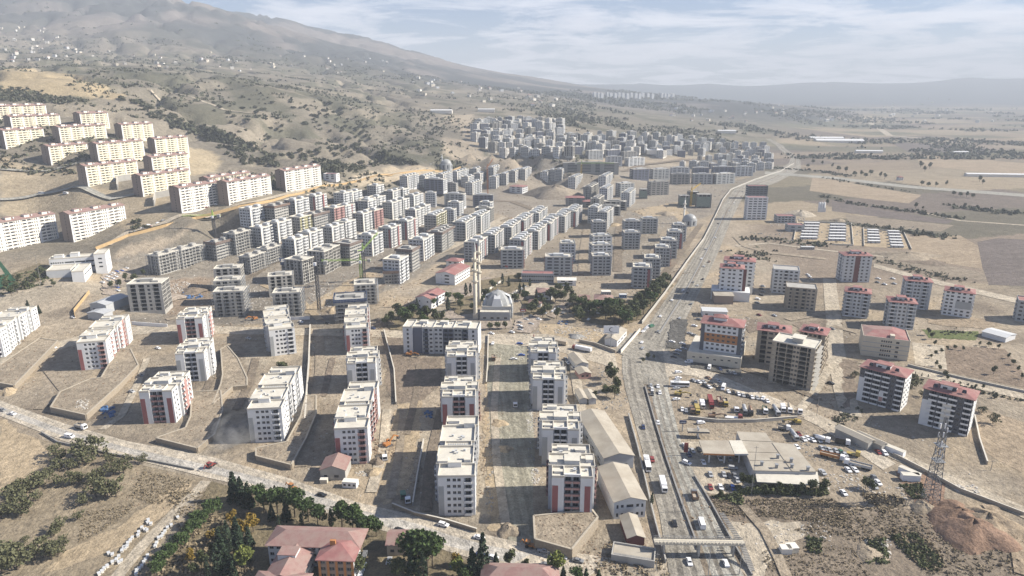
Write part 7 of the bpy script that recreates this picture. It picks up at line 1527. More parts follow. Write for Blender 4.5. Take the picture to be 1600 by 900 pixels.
# ------------------------------------------------------------------ footbridge over the highway
def hgt(b, px, py):
    d = ray(px, py); return CAM_H + d[2] * b.y / d[1]
def footbridge():
    L0, R0 = P(1031, 866), P(1150, 868); c = (L0 + R0) / 2; rt = root('footbridge', 'pale footbridge crossing the highway at the lower edge', 'footbridge', c); a = L0 - c; b = R0 - c; h = 6.0; u = (b - a).normalized(); n = Vector((-u.y, u.x, 0)); e = u * 2.5
    obj('deck', MB().beam(a - e + Vector((0,0,h - .35)), b + e + Vector((0,0,h - .35)), 3.0, .7).mesh('deck', 'stone_cream'), rt)
    for s in (-1, 1):
        p, q = a - e + n * 1.45 * s, b + e + n * 1.45 * s; m = MB(); m.beam(p + Vector((0,0,h + 1.15)), q + Vector((0,0,h + 1.15)), .09); m.beam(p + Vector((0,0,h + .6)), q + Vector((0,0,h + .6)), .06); ln = (q - p).length; k = int(ln / 1.6)
        for i in range(k + 1): r = p.lerp(q, i / k); m.beam(r + Vector((0,0,h)), r + Vector((0,0,h + 1.15)), .08)
        obj('railing', m.mesh('railing', 'metal_grey'), rt)
        pn = MB(); ln_ = (q - p).length; kk = 26
        for i in range(kk): r0 = p.lerp(q, i / kk + .004) + n * .06 * s; r1 = p.lerp(q, (i + 1) / kk - .004) + n * .06 * s; pn.beam(r0 + Vector((0,0,h + .15)), r1 + Vector((0,0,h + .15)), .05, .6)
        obj('side_panels', pn.mesh('side_panels', 'stone_cream'), rt, kind='stuff')
    for f in (.04, .5, .95):
        r = a.lerp(b, f)
        for s in (-1, 1): obj('pier', MB().beam(r + n * 1.0 * s + Vector((0,0,-.5)), r + n * 1.0 * s + Vector((0,0,h - .7)), .6, .6).mesh('pier', 'concrete'), rt)
    for sx, px, py in ((1, 1126, 800), (1, 1176, 894)):
        t0 = b + e * .6 + Vector((0,0,h - .3)); g = P(px, py) - c; m = MB()
        for i in range(18): f = i / 18; r = Vector((t0.x, t0.y, t0.z)).lerp(Vector((g.x, g.y, .1)), f); d = Vector((g.x - t0.x, g.y - t0.y, 0)).normalized(); w = Vector((-d.y, d.x, 0)); m.beam(r - w * 1.1, r + w * 1.1, .5, .25)
        obj('stair', m.mesh('stair', 'dark_concrete'), rt)
footbridge()
# ------------------------------------------------------------------ lattice tower, cranes, poles, signs
def lattice(mb, c0, c1, z0, z1, w0, w1, n, t=.16):
    def cor(f): w = w0 + (w1 - w0) * f; return [Vector((c0[0] + (c1[0] - c0[0]) * f + sx * w / 2, c0[1] + (c1[1] - c0[1]) * f + sy * w / 2, z0 + (z1 - z0) * f)) for sx, sy in ((-1,-1),(1,-1),(1,1),(-1,1))]
    for i in range(n):
        a, b = cor(i / n), cor((i + 1) / n)
        for k in range(4): mb.beam(a[k], b[k], t); mb.beam(a[k], b[(k + 1) % 4], t * .6); mb.beam(a[(k + 1) % 4], b[k], t * .6); mb.beam(b[k], b[(k + 1) % 4], t * .6)
def radio_mast():
    b = P(1453, 784); h = hgt(b, 1470, 652) - b.z; rt = root('lattice_mast', 'tall lattice mast with antennas on the red earth slope', 'mast', b)
    m = MB(); lattice(m, (0, 0), (0, 0), -.3, h * .86, 5.2, 1.5, 14, .20); obj('lattice', m.mesh('lattice', 'mast_steel'), rt)
    m = MB(); lattice(m, (0, 0), (0, 0), h * .86, h, 1.4, .8, 4, .15); obj('top_section', m.mesh('top_section', 'mast_steel'), rt)
    for i in range(12):
        a = i * 2.1; z = h * (.55 + .40 * (i / 12)); obj('antenna', cached('ant', lambda: MB().box(-.25, -.2, -1.1, .25, .2, 1.1).mesh('antenna', 'paint_white')), rt, (1.5 * math.cos(a), 1.5 * math.sin(a), z), a)
    for z in (h * .5, h * .68): obj('platform', MB().box(-2.1, -2.1, z, 2.1, 2.1, z + .15).mesh('platform', 'metal_grey'), rt)
radio_mast()
def crane(px, py, top_py, jib, m, label, cj=14, mast=None):
    b = P(px, py); h = hgt(b, px, top_py) - b.z; rt = root('tower_crane', label, 'tower crane', b, 0, 'tower cranes'); k = MB(); lattice(k, (0,0), (0,0), -.5, h, 2.2, 2.2, int(h / 3), .3); obj('mast', k.mesh('mast', mast or m), rt)
    d = Vector((jib[0], jib[1], 0)).normalized(); n = Vector((-d.y, d.x, 0)); L_ = jib[2]; rise = jib[3]; k = MB(); z = h + .8
    for i in range(int(L_ / 2.5)):
        f0, f1 = i * 2.5, (i + 1) * 2.5; A = [d * f + n * s + Vector((0,0,z + rise * f)) for f in (f0, f1) for s in (-.7, .7)]; T = [d * f + Vector((0,0,z + 1.5 + rise * f)) for f in (f0, f1)]
        k.beam(A[0], A[2], .22); k.beam(A[1], A[3], .22); k.beam(T[0], T[1], .22); k.beam(A[0], T[1], .12); k.beam(A[1], T[1], .12); k.beam(A[0], A[3], .12)
    obj('jib', k.mesh('jib', m), rt)
    k = MB(); k.beam(Vector((0,0,z)), -d * cj + Vector((0,0,z)), 1.4, .4); obj('counter_jib', k.mesh('counter_jib', m), rt); e = -d * (cj - 2); obj('counterweight', MB().box(-1.4, -1.4, -1.8, 1.4, 1.4, 1).mesh('counterweight', 'concrete'), rt, (e.x, e.y, z)); obj('cab', MB().box(-1, -1, -1, 1, 1, 1.4).mesh('cab', 'paint_white'), rt, (n.x * 1.8, n.y * 1.8, h - .6)); k = MB(); lattice(k, (0,0), (0,0), z, z + 6, 1.6, .4, 3, .25); obj('peak', k.mesh('peak', m), rt)
    f = d * (L_ * .7); obj('hook_cable', MB().beam((f.x, f.y, z + rise * L_ * .7), (f.x, f.y, z + rise * L_ * .7 - 9), .12).mesh('hook_cable', 'steel_dark'), rt)
crane(570, 446, 392, (1, .6, 16, .9), 'crane_green', 'tower crane with raised lime green jib over the dirt cutting', 8, 'steel_dark')
crane(499, 484, 411, (-1, .05, 24, .02), 'steel_dark', 'dark tower crane between the scaffolded shells', 10)
crane(565, 440, 408, (-1, -.1, 36, 0), 'crane_green', 'lime green flat-jib crane behind the dirt cutting', 10)
crane(762, 303, 262, (1, .4, 10, 1.3), 'crane_orange', 'orange crane mast among the far blocks', 6)
crane(908, 274, 256, (1, .05, 60, 0), 'crane_green', 'hazy green crane over the long dark frame', 12, 'crane_yellow')
crane(1079, 322, 298, (.7, .7, 25, .3), 'crane_yellow', 'yellow crane by the netted frames near the highway', 8)
crane(337, 376, 338, (-1, -.1, 30, 0), 'crane_green', 'thin green crane over the round-topped shell', 8, 'steel_dark')
def pole(px, py, hpx, label, name='utility_pole', arm=0, vec=(1, 0), m='dark_concrete', group=None):
    b = P(px, py); h = hgt(b, px, py - hpx) - b.z; rt = root(name, label, 'pole' if name == 'utility_pole' else 'street lamp', b, 0, group); obj('post', MB().tube([(.16, -.3), (.13, h * .5), (.08, h)], 8).mesh('post', m), rt)
    if arm:
        q = P(px + vec[0], py + vec[1]); d = (q - b).normalized() * arm; obj('lamp_arm', MB().beam((0, 0, h - .1), (d.x, d.y, h + .35), .1).mesh('lamp_arm', m), rt); obj('lamp_head', MB().box(-.5, -.2, -.08, .5, .2, .08).mesh('lamp_head', 'metal_grey'), rt, (d.x, d.y, h + .38), math.atan2(d.y, d.x))
    else: obj('cross_arm', MB().beam((-.9, 0, h - .6), (.9, 0, h - .6), .12).mesh('cross_arm', m), rt)
for i, (a, b_, h) in enumerate([(1020,640,24),(1031,690,28),(1047,745,32),(1066,800,36),(1106,905,52),(1013,606,20),(1026,522,15),(1050,482,13),(1074,440,11),(1092,410,9),(1110,375,8)]):
    pole(a, b_, h, 'grey highway lamp, %s counting away from the footbridge' % ordn([5,4,3,2,0,6,7,8,9,10,11][i]), 'street_lamp', 2.2, (-10, 2), 'metal_grey', 'highway lamps')
for a, b_, h, l in [(1174,772,75,'tall sign-topped post at the corner of the forecourt'),(1276,650,30,'slim pole beside the dirt road by the depot corner'),(611,842,22,'short wooden pole at the gate of the tiled gatehouse'),(1155,898,48,'lamp-like pole beyond the footbridge'),(855,880,20,'thin pole on the lower road behind the pink roof'),(1058,636,22,'thin pole at the depot entrance'),(1088,500,20,'thin pole on the parking strip of the highway'),(64,444,46,'floodlight pole beside the green pitch'),(1548,735,16,'thin pole right of the stone yard wall'),(1025,892,28,'concrete pole beside the roofless hut'),(476,775,16,'pole hidden in the roadside pines')]:
    pole(a, b_, h, l)
def board(px, py, hpx, w, hh, label, face, m='paint_white', name='billboard', cat='sign', rz=0.0):
    b = P(px, py); h = hgt(b, px, py - hpx) - b.z; rt = root(name, label, cat, b, rz); obj('post', MB().tube([(.3, -.3), (.25, h - hh)], 10).mesh('post', 'metal_grey'), rt); obj('panel', MB().box(-w / 2, -.2, h - hh, w / 2, .2, h).mesh('panel', m), rt)
    face(rt, w, h, hh); return rt
def crescent(rt, w, h, hh):
    mb = MB(); n = 16; r = hh * .30; z = h - hh / 2
    for i in range(n):
        a0, a1 = R(40) + R(280) * i / n, R(40) + R(280) * (i + 1) / n
        t0, t1 = r * .42 * math.sin(math.pi * i / n), r * .42 * math.sin(math.pi * (i + 1) / n)
        mb.quad(((r - t0) * math.cos(a0), -.215, z + (r - t0) * math.sin(a0)), (r * math.cos(a0), -.215, z + r * math.sin(a0)), (r * math.cos(a1), -.215, z + r * math.sin(a1)), ((r - t1) * math.cos(a1), -.215, z + (r - t1) * math.sin(a1)))
    obj('crescent_mark', mb.mesh('crescent_mark', 'dark_grey'), rt); obj('print_line', MB().box(-w * .42, -.215, h - hh * .9, w * .42, -.205, h - hh * .84).mesh('print_line', 'grey_render'), rt)
board(954, 545, 36, 10.5, 5.5, 'white billboard with a grey crescent on a tall post', crescent)
def redsign(rt, w, h, hh): obj('white_lettering', MB().box(-w * .36, -.215, h - hh * .62, w * .36, -.205, h - hh * .38).mesh('white_lettering', 'paint_white'), rt)
board(817, 498, 15, 4.6, 2.0, 'small red sign on a post right of the mosque', redsign, 'paint red', 'signboard')
def bluesign(rt, w, h, hh): obj('white_lettering', MB().box(-w * .36, -.215, h - hh * .6, w * .36, -.205, h - hh * .4).mesh('white_lettering', 'paint_white'), rt)
board(1066, 674, 17, 3.6, 1.8, 'blue sign on a post behind the filling station', bluesign, 'paint dark blue', 'signboard')
def totem(rt, w, h, hh): obj('price_panel', MB().box(-w * .4, -.215, h - hh * .9, w * .4, -.205, h - hh * .35).mesh('price_panel', 'paint dark red'), rt)
board(1071, 712, 20, 2.0, 5.0, 'red price totem left of the fuel canopy', totem, 'paint red', 'price_totem')
board(1174, 706, 14, 2.2, 5.0, 'grey and blue panel sign by the forecourt exit', bluesign, 'grey_sheet', 'signboard') if False else None
def flagpole(px, py, hpx, label):
    b = P(px, py); h = hgt(b, px, py - hpx) - b.z; rt = root('flagpole', label, 'flag', b); obj('post', MB().tube([(.1, 0), (.05, h)], 6).mesh('post', 'metal_grey'), rt); m = MB()
    for i in range(4): m.quad((i * .7, .25 * math.sin(i * 1.5), h - 2.2 - i * .12), ((i + 1) * .7, .25 * math.sin((i + 1) * 1.5), h - 2.3 - i * .12), ((i + 1) * .7, .25 * math.sin((i + 1) * 1.5), h - .3 - i * .12), (i * .7, .25 * math.sin(i * 1.5), h - .2 - i * .12))
    obj('flag_cloth', m.mesh('flag_cloth', 'paint red'), rt)
flagpole(789, 425, 11, 'red flag on a pole in the school grounds')
# ------------------------------------------------------------------ containers, boxes, tarps
def container(px, py, w, d, h, rz, label, m='grey_sheet', top='white_warm', group=None, win=True):
    b = P(px, py); rt = root('site_cabin', label, 'cabin', b, rz, group); obj('wall', MB().box(0, 0, 0, w, d, h).mesh('wall', m), rt); obj('roof', MB().box(-.1, -.1, h + .004, w + .1, d + .1, h + .15).mesh('roof', top), rt)
    if win:
        g = MB(); k = max(2, int(w / 2))
        for i in range(k): g.box((i + .25) * w / k, -.04, 1.0, (i + .75) * w / k, -.004, 2.0)
        obj('windows', g.mesh('windows', 'glass'), rt, kind='stuff')
container(535,762,6.5,3.0,2.9,-.12,'white site cabin with dark windows below the tiled hut','paint_white'); container(500,756,3.2,2.2,1.9,0,'small beige trailer box near the tiled hut','stone_cream',win=False)
container(1410,716,2.8,13,2.9,.62,'long white container lying along the rail sections','paint_white','roof_screed',win=False); container(1410,752,7.5,3,3,-.12,'white container by the red earth bank, lower one','paint_white','roof_screed',win=False); container(1434,752,2.6,9,3,.62,'white container by the red earth bank, upper one','paint_white','roof_screed',win=False)
container(1221,867,4,3,2.4,0,'tiny white hut in the waste ground at the lower right','white_warm',win=False); container(1232,866,4,3.4,2.4,.1,'tiny cream hut next to the tiny white hut','stone_cream',win=False); container(968,466,6,4,3,0,'turquoise cabin row behind the villas','blue_render','pale_grey'); container(940,462,8,5,3.4,0,'green-grey cabin with flat roof behind the villas','grey_render')
container(900,572,3,3,2.4,0,'low white cabin in the yard behind the pale house','paint_white'); container(1252,390,14,5,3,-.1,'dark bank-side shed in the trench below the camp','concrete','pale_grey')
def roofless():
    o, rz, w = place_F((955,866), (1023,877), 3.0); rt = root('roofless_hut', 'long roofless hut with open wall tops at the lower road', 'hut', o, rz); acc = Acc(); obj('floor', MB().box(.5, .5, .1, w - .5, 7.4, 2.3).mesh('floor', 'sheet_roof'), rt)
    for nm, bx in (('front_wall', (0, 0, -.5, w, .4, 3)), ('back_wall', (0, 7.5, -.5, w, 7.9, 3)), ('end_wall', (0, .404, -.5, .4, 7.49, 3)), ('end_wall', (w - .4, .404, -.5, w, 7.49, 3))): obj(nm, MB().box(*bx).mesh(nm, 'concrete'), rt)
    m = MB()
    for i in range(14): x = .8 + i * (w - 2) / 14; m.box(x, .5, 2.31, x + .9, 1.3, 3.05)
    obj('stored_blocks', m.mesh('stored_blocks', 'dark_concrete'), rt, kind='stuff')
roofless()
bx = []
for a, b_ in [(232,814),(236,820),(231,818),(227,829),(222,826),(230,830),(217,833),(216,838),(207,842),(204,846),(200,850),(199,855),(196,858),(191,862),(194,857),(170,866),(176,868),(186,871),(182,876),(176,880),(168,886),(163,890),(160,894),(155,898),(186,880),(190,878),(278,810),(268,822),(258,832),(255,836),(248,842),(245,850),(243,855),(231,870),(228,876),(225,880),(222,886),(218,890),(214,893),(213,898),(253,840),(262,826)]: bx.append((a, b_))
for i, (a, b_) in enumerate(bx):
    q = P(a, b_); rr_ = random.Random(i); rt = root('white_box', 'small white box in the rows beside the dirt track', 'box', q, -1.05 + rr_.uniform(-.25, .25), 'white boxes beside the track')
    obj('body', cached('wbx', lambda: MB().box(-.75, -.45, 0, .75, .45, .8).mesh('body', 'white_warm')), rt); obj('lid', cached('wbl', lambda: MB().box(-.85, -.55, .804, .85, .55, .95).mesh('lid', 'pale_grey')), rt)
# ------------------------------------------------------------------ heaps and rubble
earth('dirt_mound', (0.29, 0.245, 0.19))
def heap(px, py, r, h, m, name='soil_heap', sx=1.0, rz=0.0, seed=0):
    b = P(px, py); rr = random.Random(seed + int(px)); V = []; F = []; n, k = 26, 8
    for j in range(k + 1):
        f = j / k; q = r * f
        for i in range(n):
            a = 2 * math.pi * i / n; q2 = q * (1 + .16 * math.sin(a * 3 + seed) + .1 * math.sin(a * 5 + seed * 2)); z = h * (1 - f ** 1.5) * (1 + .12 * math.sin(a * 4 + f * 6)) + (rr.uniform(-.06, .06) * h if 0 < j < k else 0) - (.3 if j == k else 0); V.append((q2 * math.cos(a) * sx, q2 * math.sin(a), z))
    for j in range(k):
        for i in range(n): F.append((j * n + i, (j + 1) * n + i, (j + 1) * n + (i + 1) % n, j * n + (i + 1) % n))
    me = bpy.data.meshes.new(name); me.from_pydata(V, [], F); me.materials.append(M[m]); me.polygons.foreach_set('use_smooth', [True] * len(F)); o = obj(name, me, None, (b.x, b.y, b.z), rz, 'structure')
heap(866,306,42,17,'dirt_mound','sand_mound',1.15); heap(1518,832,15,6,'red_earth',seed=3); heap(1500,812,13,5,'red_earth',seed=4); heap(1540,822,14,6,'stubble',seed=2); heap(590,722,4,2.2,'brown_soil',seed=5); heap(584,738,4.5,2.0,'sandy',seed=6); heap(790,702,4,1.6,'sandy',seed=7); heap(780,662,5,1.6,'sandy',seed=8); heap(795,830,5,2.2,'yard',seed=9); heap(12,614,5,3,'sandy',seed=10)
heap(520,485,9,3,'sandy',seed=11); heap(300,455,12,3,'brown_soil',seed=12); heap(268,465,10,2.5,'paved',seed=13); heap(600,506,8,2.5,'brown_soil',seed=14); heap(640,480,9,2.5,'brown_soil',seed=15); heap(1010,345,14,4,'yard',seed=16); heap(985,352,12,4,'brown_soil',seed=17); heap(1040,335,14,4,'yard',seed=18); heap(960,352,10,3,'sandy',seed=19); heap(900,526,6,2,'debris_grey',seed=20); heap(1095,618,3,1,'yard',seed=21); heap(780,360,12,4,'sandy',seed=22); heap(795,345,12,4,'yard',seed=23)
heap(1250,335,22,6,'pale_dirt',seed=24); heap(1310,345,10,3,'yard',seed=25); heap(1415,400,22,4,'yard',sx=1.6,seed=26); heap(865,428,7,2.5,'brown_soil',seed=27); heap(1360,866,6,1.5,'yard',seed=28); heap(1445,795,6,2.5,'yard',seed=29); heap(1125,540,4,1.5,'yard',seed=30)
def rubble(name, m, areas, seed):
    rr = random.Random(seed); V = []; F = []
    for poly, n, s in areas:
        xs = [p[0] for p in poly]; ys = [p[1] for p in poly]; k = 0
        while k < n:
            a, b = rr.uniform(min(xs), max(xs)), rr.uniform(min(ys), max(ys))
            if not in_pix(poly, a, b): continue
            k += 1; q = P(a, b)
            for pl_, ph in PADS:
                if in_pix(pl_, q.x, q.y): q.z += ph - .12
            r = s * rr.uniform(.4, 1.4); t = rr.uniform(0, 3.1); i = len(V); lx, ly, lz = r * rr.uniform(.5, 1.5), r * rr.uniform(.4, 1.0), r * rr.uniform(.3, .9); c, sn = math.cos(t), math.sin(t); tl = rr.uniform(-.3, .3)
            for z in (-.1, 1):
                for ax, ay in ((-1,-1),(1,-1),(1,1),(-1,1)):
                    f = 1 if z < 0 else .75; X, Y_ = ax * lx * f, ay * ly * f; V.append((q.x + X * c - Y_ * sn, q.y + X * sn + Y_ * c, q.z + lz * z + tl * X))
            F += [(i,i+1,i+5,i+4),(i+1,i+2,i+6,i+5),(i+2,i+3,i+7,i+6),(i+3,i,i+4,i+7),(i+4,i+5,i+6,i+7)]
    me = bpy.data.meshes.new(name); me.from_pydata(V, [], F); me.materials.append(M[m]); obj(name, me, kind='stuff')
Q = lambda a, b, w, h: [(a - w, b - h), (a + w, b - h), (a + w, b + h), (a - w, b + h)]
rubble('pale_rubble', 'debris_pale', [(Q(270,452,28,12),260,.6), (Q(245,478,14,10),80,.5), (Q(390,470,10,22),90,.5), (Q(525,470,30,14),170,.5), (Q(500,455,16,16),90,.5), (Q(828,655,5,22),120,.4), (Q(836,745,6,12),80,.4), (Q(812,558,6,6),50,.4), (Q(570,740,14,4),70,.35), (Q(752,560,5,40),90,.3), (Q(748,640,5,50),90,.3), (Q(1010,345,50,16),180,.7), (Q(1370,858,22,14),120,.45), (Q(1448,796,10,8),50,.5), (Q(1510,765,18,6),60,.6), (Q(910,524,16,8),110,.5), (Q(940,520,12,6),60,.5), (Q(880,515,14,6),70,.5), (Q(130,640,10,8),60,.4), (Q(1330,755,40,14),120,.4), (Q(1385,770,30,10),60,.4), (Q(1232,345,30,8),120,.8), (Q(1320,375,8,8),60,.5), (Q(1150,500,40,10),90,.5), (Q(620,420,40,30),90,.5), (Q(700,440,20,10),30,.4), (Q(420,460,20,20),90,.5), (Q(350,480,40,12),80,.4), (Q(900,420,60,14),140,.5), (Q(1240,835,60,20),100,.35)], 1)
rubble('brown_clods', 'debris_brown', [(Q(600,700,16,14),130,.5), (Q(590,520,20,14),130,.5), (Q(640,480,26,12),140,.5), (Q(300,450,30,14),160,.5), (Q(540,720,30,16),90,.35), (Q(780,640,8,90),240,.35), (Q(760,720,12,60),160,.35), (Q(640,700,20,60),160,.3), (Q(500,540,14,40),70,.35), (Q(470,660,14,40),90,.35), (Q(380,640,20,30),70,.35), (Q(220,600,30,20),60,.35), (Q(1060,370,20,60),220,.6), (Q(1010,440,20,20),60,.5), (Q(930,350,80,30),160,.6), (Q(800,345,20,30),110,.6), (Q(960,870,50,20),170,.4), (Q(900,880,60,10),90,.3), (Q(1500,820,60,30),220,.5), (Q(1120,800,60,20),150,.4), (Q(1430,760,20,20),60,.5), (Q(200,750,120,50),220,.3), (Q(1290,600,20,60),110,.4), (Q(1180,600,90,14),80,.3), (Q(450,460,40,14),90,.5), (Q(560,420,60,30),140,.5), (Q(700,330,60,40),160,.6)], 2)
rubble('grey_stones', 'debris_grey', [(Q(765,690,5,110),160,.4), (Q(832,640,8,80),200,.4), (Q(850,520,60,10),120,.5), (Q(960,610,20,30),110,.45), (Q(940,690,8,60),60,.4), (Q(925,590,30,20),70,.4), (Q(480,350,90,50),200,.6), (Q(620,350,90,50),200,.6), (Q(820,400,60,40),120,.5), (Q(950,395,60,40),120,.5), (Q(1070,450,40,60),90,.4), (Q(1150,530,60,30),80,.4), (Q(1200,700,80,30),60,.4), (Q(1290,700,50,20),120,.4), (Q(700,250,60,20),120,1.2), (Q(860,245,80,10),120,1.2), (Q(1130,300,40,20),90,.8), (Q(1270,370,100,8),200,.8), (Q(1370,362,60,8),110,.8), (Q(1100,640,30,12),40,.4)], 3)
rubble('blue_tarps', 'blue_tarp', [(Q(168,645,8,8),26,1.0), (Q(300,462,14,5),26,1.2), (Q(985,846,6,6),16,.9), (Q(545,462,22,8),40,.8), (Q(670,648,6,5),16,.7), (Q(880,505,8,3),12,.8)], 4)
rubble('pad_rubble', 'debris_brown', [(Q(140,620,60,40),160,.35), (Q(40,570,60,40),90,.35), (Q(300,650,50,40),120,.35), (Q(440,670,50,50),140,.35), (Q(885,825,50,30),120,.3)], 6)
rubble('soil_lumps', 'debris_brown', [(Q(300,560,300,60),420,.45), (Q(650,650,200,130),420,.35), (Q(420,460,240,60),420,.6), (Q(620,400,180,80),420,.7), (Q(900,400,130,60),300,.7), (Q(1230,600,150,80),260,.45), (Q(1400,520,150,60),160,.5), (Q(960,300,200,40),340,.9)], 7)
rubble('pale_stones', 'debris_pale', [(Q(300,560,300,60),260,.3), (Q(650,650,200,130),260,.28), (Q(420,460,240,60),260,.45), (Q(620,400,180,80),260,.5), (Q(900,400,130,60),200,.5), (Q(1230,600,150,80),160,.3), (Q(1400,700,120,60),120,.3), (Q(960,300,200,40),240,.7)], 8)
dust = bpy.data.materials.new('rising_dust'); dust.use_nodes = True; nt = dust.node_tree; nt.nodes.clear(); oo = N(nt, 'ShaderNodeOutputMaterial'); pv = N(nt, 'ShaderNodeVolumePrincipled'); pv.inputs['Color'].default_value = (.9, .88, .84, 1)
tcn = N(nt, 'ShaderNodeTexCoord'); nn_ = N(nt, 'ShaderNodeTexNoise'); nn_.inputs['Scale'].default_value = .12; nn_.inputs['Detail'].default_value = 3; L(nt, tcn, 'Object', nn_, 'Vector'); ml = N(nt, 'ShaderNodeMapRange'); ml.inputs[1].default_value = .42; ml.inputs[2].default_value = .75; ml.inputs[3].default_value = 0; ml.inputs[4].default_value = .07; L(nt, nn_, 'Fac', ml, 0); L(nt, ml, 0, pv, 'Density'); L(nt, pv, 'Volume', oo, 'Volume')
for px, py, r, hh in ((375, 690, 13, 7), (352, 700, 9, 5), (470, 660, 8, 9)):
    q = P(px, py); mb = MB(); mb.tube([(r * math.sin(math.pi * i / 10) + .01, hh - hh * math.cos(math.pi * i / 10)) for i in range(11)], 14); obj('dust_cloud', mb.mesh('dust_cloud', dust), None, (q.x, q.y, .6), 0, 'stuff')
# ------------------------------------------------------------------ villages and farm sheds in the distance
def cottage(px, py, s, m, rm, rz, label, group, flat=False):
    s *= .8; b = P(px, py); rt = root('far_house', label, 'house', b, rz, group); k = ('cot', m, rm, flat); obj('wall', cached(k + (1,), lambda: MB().box(-5, -4, -3, 5, 4, 5.5).mesh('wall', m)), rt)
    if flat: obj('roof', cached(k + (2,), lambda: MB().box(-5.3, -4.3, 5.504, 5.3, 4.3, 5.9).mesh('roof', rm)), rt)
    else: obj('roof', cached(k + (2,), lambda: (lambda q: (q.quad((-5.6,-4.6,5.5),(5.6,-4.6,5.5),(2,0,7.6),(-2,0,7.6)), q.quad((5.6,4.6,5.5),(-5.6,4.6,5.5),(-2,0,7.6),(2,0,7.6)), q.tri((5.6,-4.6,5.5),(5.6,4.6,5.5),(2,0,7.6)), q.tri((-5.6,4.6,5.5),(-5.6,-4.6,5.5),(-2,0,7.6)), q)[-1])(MB()).mesh('roof', rm)), rt)
    rt.scale = (s, s, s)
rv = random.Random(9)
for poly, n, s, lb, gp in [([(0,45),(60,40),(110,60),(110,95),(0,100)], 34, 1.3, 'tiny pale house in the village high on the left slope', 'hill village houses'), ([(110,70),(240,80),(300,105),(260,115),(120,100)], 16, 1.3, 'tiny pale house scattered below the hill village', 'scattered slope houses'), ([(300,75),(420,95),(470,115),(420,125),(320,100)], 14, 1.3, 'tiny pale house on the slope under the mountain', 'mountain foot houses'), ([(410,85),(620,85),(640,105),(560,125),(430,110)], 20, 1.5, 'tiny white house in the hazy village below the ridge', 'ridge village houses'), ([(640,120),(900,145),(940,175),(760,170),(650,150)], 34, 2.0, 'tiny hazy house on the rolling foothills', 'foothill houses'), ([(1000,165),(1250,165),(1330,190),(1200,195),(1050,190)], 34, 1.9, 'tiny hazy farm house on the far plain', 'far plain houses'), ([(1330,150),(1600,160),(1600,195),(1400,190)], 24, 2.4, 'tiny hazy house below the distant mountains', 'distant valley houses')]:
    xs = [p[0] for p in poly]; ys = [p[1] for p in poly]; k = 0
    while k < n:
        a, b_ = rv.uniform(min(xs), max(xs)), rv.uniform(min(ys), max(ys))
        if in_pix(poly, a, b_): k += 1; f = rv.random() < .5; cottage(a, b_, s * rv.uniform(.7, 1.25), rv.choice(['white_warm', 'pale_grey', 'concrete', 'stone_cream']), 'pale_grey' if f else rv.choice(['roof_tile_old', 'roof_tile_old', 'white_warm', 'sheet_roof']), rv.uniform(0, 3), lb, gp, f)
for i, px in enumerate([926,932,937,946,951,958,964,970,977,983,990,996,1001,1009,1016,1031,1036,1041,1045,1048]):
    b = P(px + 3, 153 + (i % 3) * .8); rt = root('far_tower_block', 'pale hazy tower in the row of towers on the horizon rise', 'tower block', b, .4, 'towers on the horizon'); obj('wall', cached('ftw', lambda: MB().box(-9, -8, -5, 9, 8, 30).mesh('wall', 'pale_grey')), rt); obj('roof', cached('ftr', lambda: MB().box(-5, -4, 30.004, 5, 4, 33).mesh('roof', 'pale_grey')), rt)
def barn(px, py, w, d, h, rz, label, m='white_warm', top='white_render'):
    b = P(px, py); rt = root('farm_shed', label, 'shed', b, rz, 'long sheds on the plain'); obj('wall', MB().box(-w / 2, -d / 2, -1, w / 2, d / 2, h).mesh('wall', m), rt); gable(rt, -w / 2, -d / 2, w / 2, d / 2, h + .02, d * .12, top, 'x', .6, wall=m)
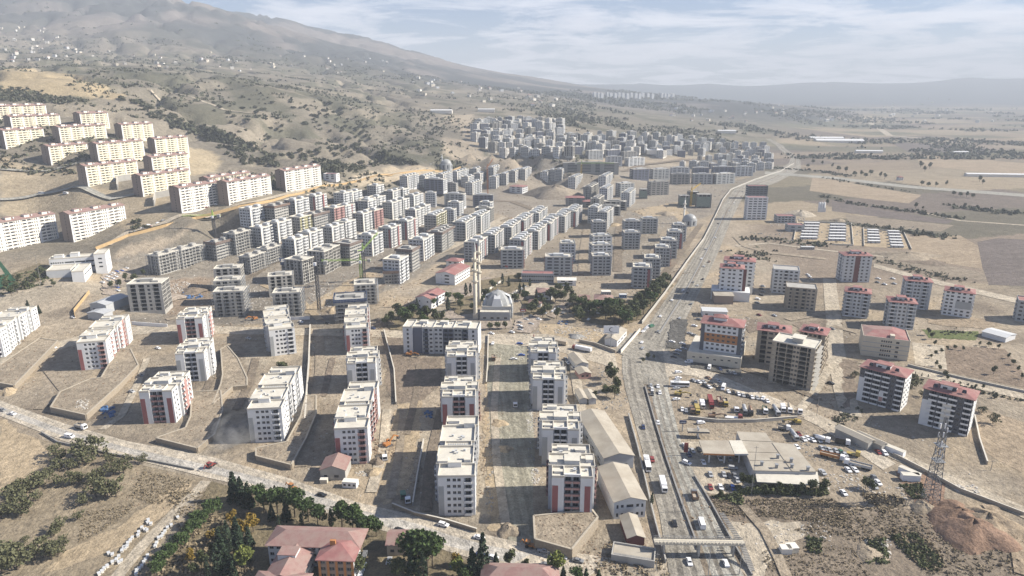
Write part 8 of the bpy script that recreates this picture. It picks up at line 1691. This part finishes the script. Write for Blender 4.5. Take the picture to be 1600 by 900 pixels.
barn(1310,222,150,40,6,-.12,'long white greenhouse on the plain, middle one'); barn(1290,218,110,30,6,-.12,'long white greenhouse on the plain, farther one'); barn(1357,239,70,16,6,-.15,'white-roofed long shed left of the wheat field'); barn(1570,276,150,14,5,-.13,'long white greenhouse row at the right edge'); barn(1500,240,40,14,5,0,'low shed among the field trees'); barn(1135,208,60,20,8,-.1,'white hazy factory shed beyond the far blocks'); barn(1022,240,38,22,9,-.05,'white-roofed hall among the facing rows'); barn(690,177,60,20,8,0,'pale hall above the cut bank'); barn(760,175,50,16,8,0,'white hall at the wood edge above the far quarter')
def silo():
    b = P(1283, 331); rt = root('silo_plant', 'white twin silos of the gravel plant', 'silo', b)
    for k, x in enumerate((-3.5, 0, 3.5)): obj('silo', MB().tube([(1.6, 0), (1.6, 13), (.3, 14.5)], 12, x, 0).mesh('silo', 'white_render', True), rt)
    obj('frame', MB().box(-5.5, -2, 0, 5.5, -1.8, 6).mesh('frame', 'pale_grey'), rt)
silo()
for i, (a, b_, c, e, h) in enumerate([(1076,300,1092,300,20), (1090,304,1112,304,20), (1062,306,1078,306,16), (1000,296,1012,296,15)]):
    o, rz, w = place_F((a, b_), (c, e), h); rt = root('netted_frame', 'concrete frame under dark netting, %s from left near the yellow crane' % ordn(i), 'building frame', o, -.1, 'netted frames'); acc = Acc()
    volume(acc, 0, 0, w, 14, h, 6, (h - .4) / 6, {k: 'n.4 d3 n.4 d3 n.4 d3 n.4' for k in 'frbl'}, 'dark_concrete', par=.3, roof='concrete'); finish(acc, rt); m = MB(); m.quad((-.6,-1.2,2),(w * .9,-1.2,2),(w * .9,-1.2,h * .85),(-.6,-1.2,h * .85)); m.quad((w * .9,-1.25,2),(-.6,-1.25,2),(-.6,-1.25,h * .85),(w * .9,-1.25,h * .85)); obj('safety_net', m.mesh('safety_net', 'netting'), rt)
house((1405,277), (1412,277), 6, 9, 'small white farmhouse beside the plain road', fl=2, name='farm_house')
# ------------------------------------------------------------------ air
hz = bpy.data.materials.new('dusty_air'); hz.use_nodes = True; nt = hz.node_tree; nt.nodes.clear()
oo = N(nt, 'ShaderNodeOutputMaterial'); pv = N(nt, 'ShaderNodeVolumePrincipled'); pv.inputs['Color'].default_value = (0.80, 0.87, 0.96, 1)
pv.inputs['Density'].default_value = HAZE; pv.inputs['Anisotropy'].default_value = 0.0
L(nt, pv, 'Volume', oo, 'Volume')
ztop = max(float(GZ.max()), CAM_H) + 15
mb = MB(); mb.box(-20500, -520, -2.0, 20500, 14600, ztop)
obj('haze', mb.mesh('haze', hz), kind='stuff')
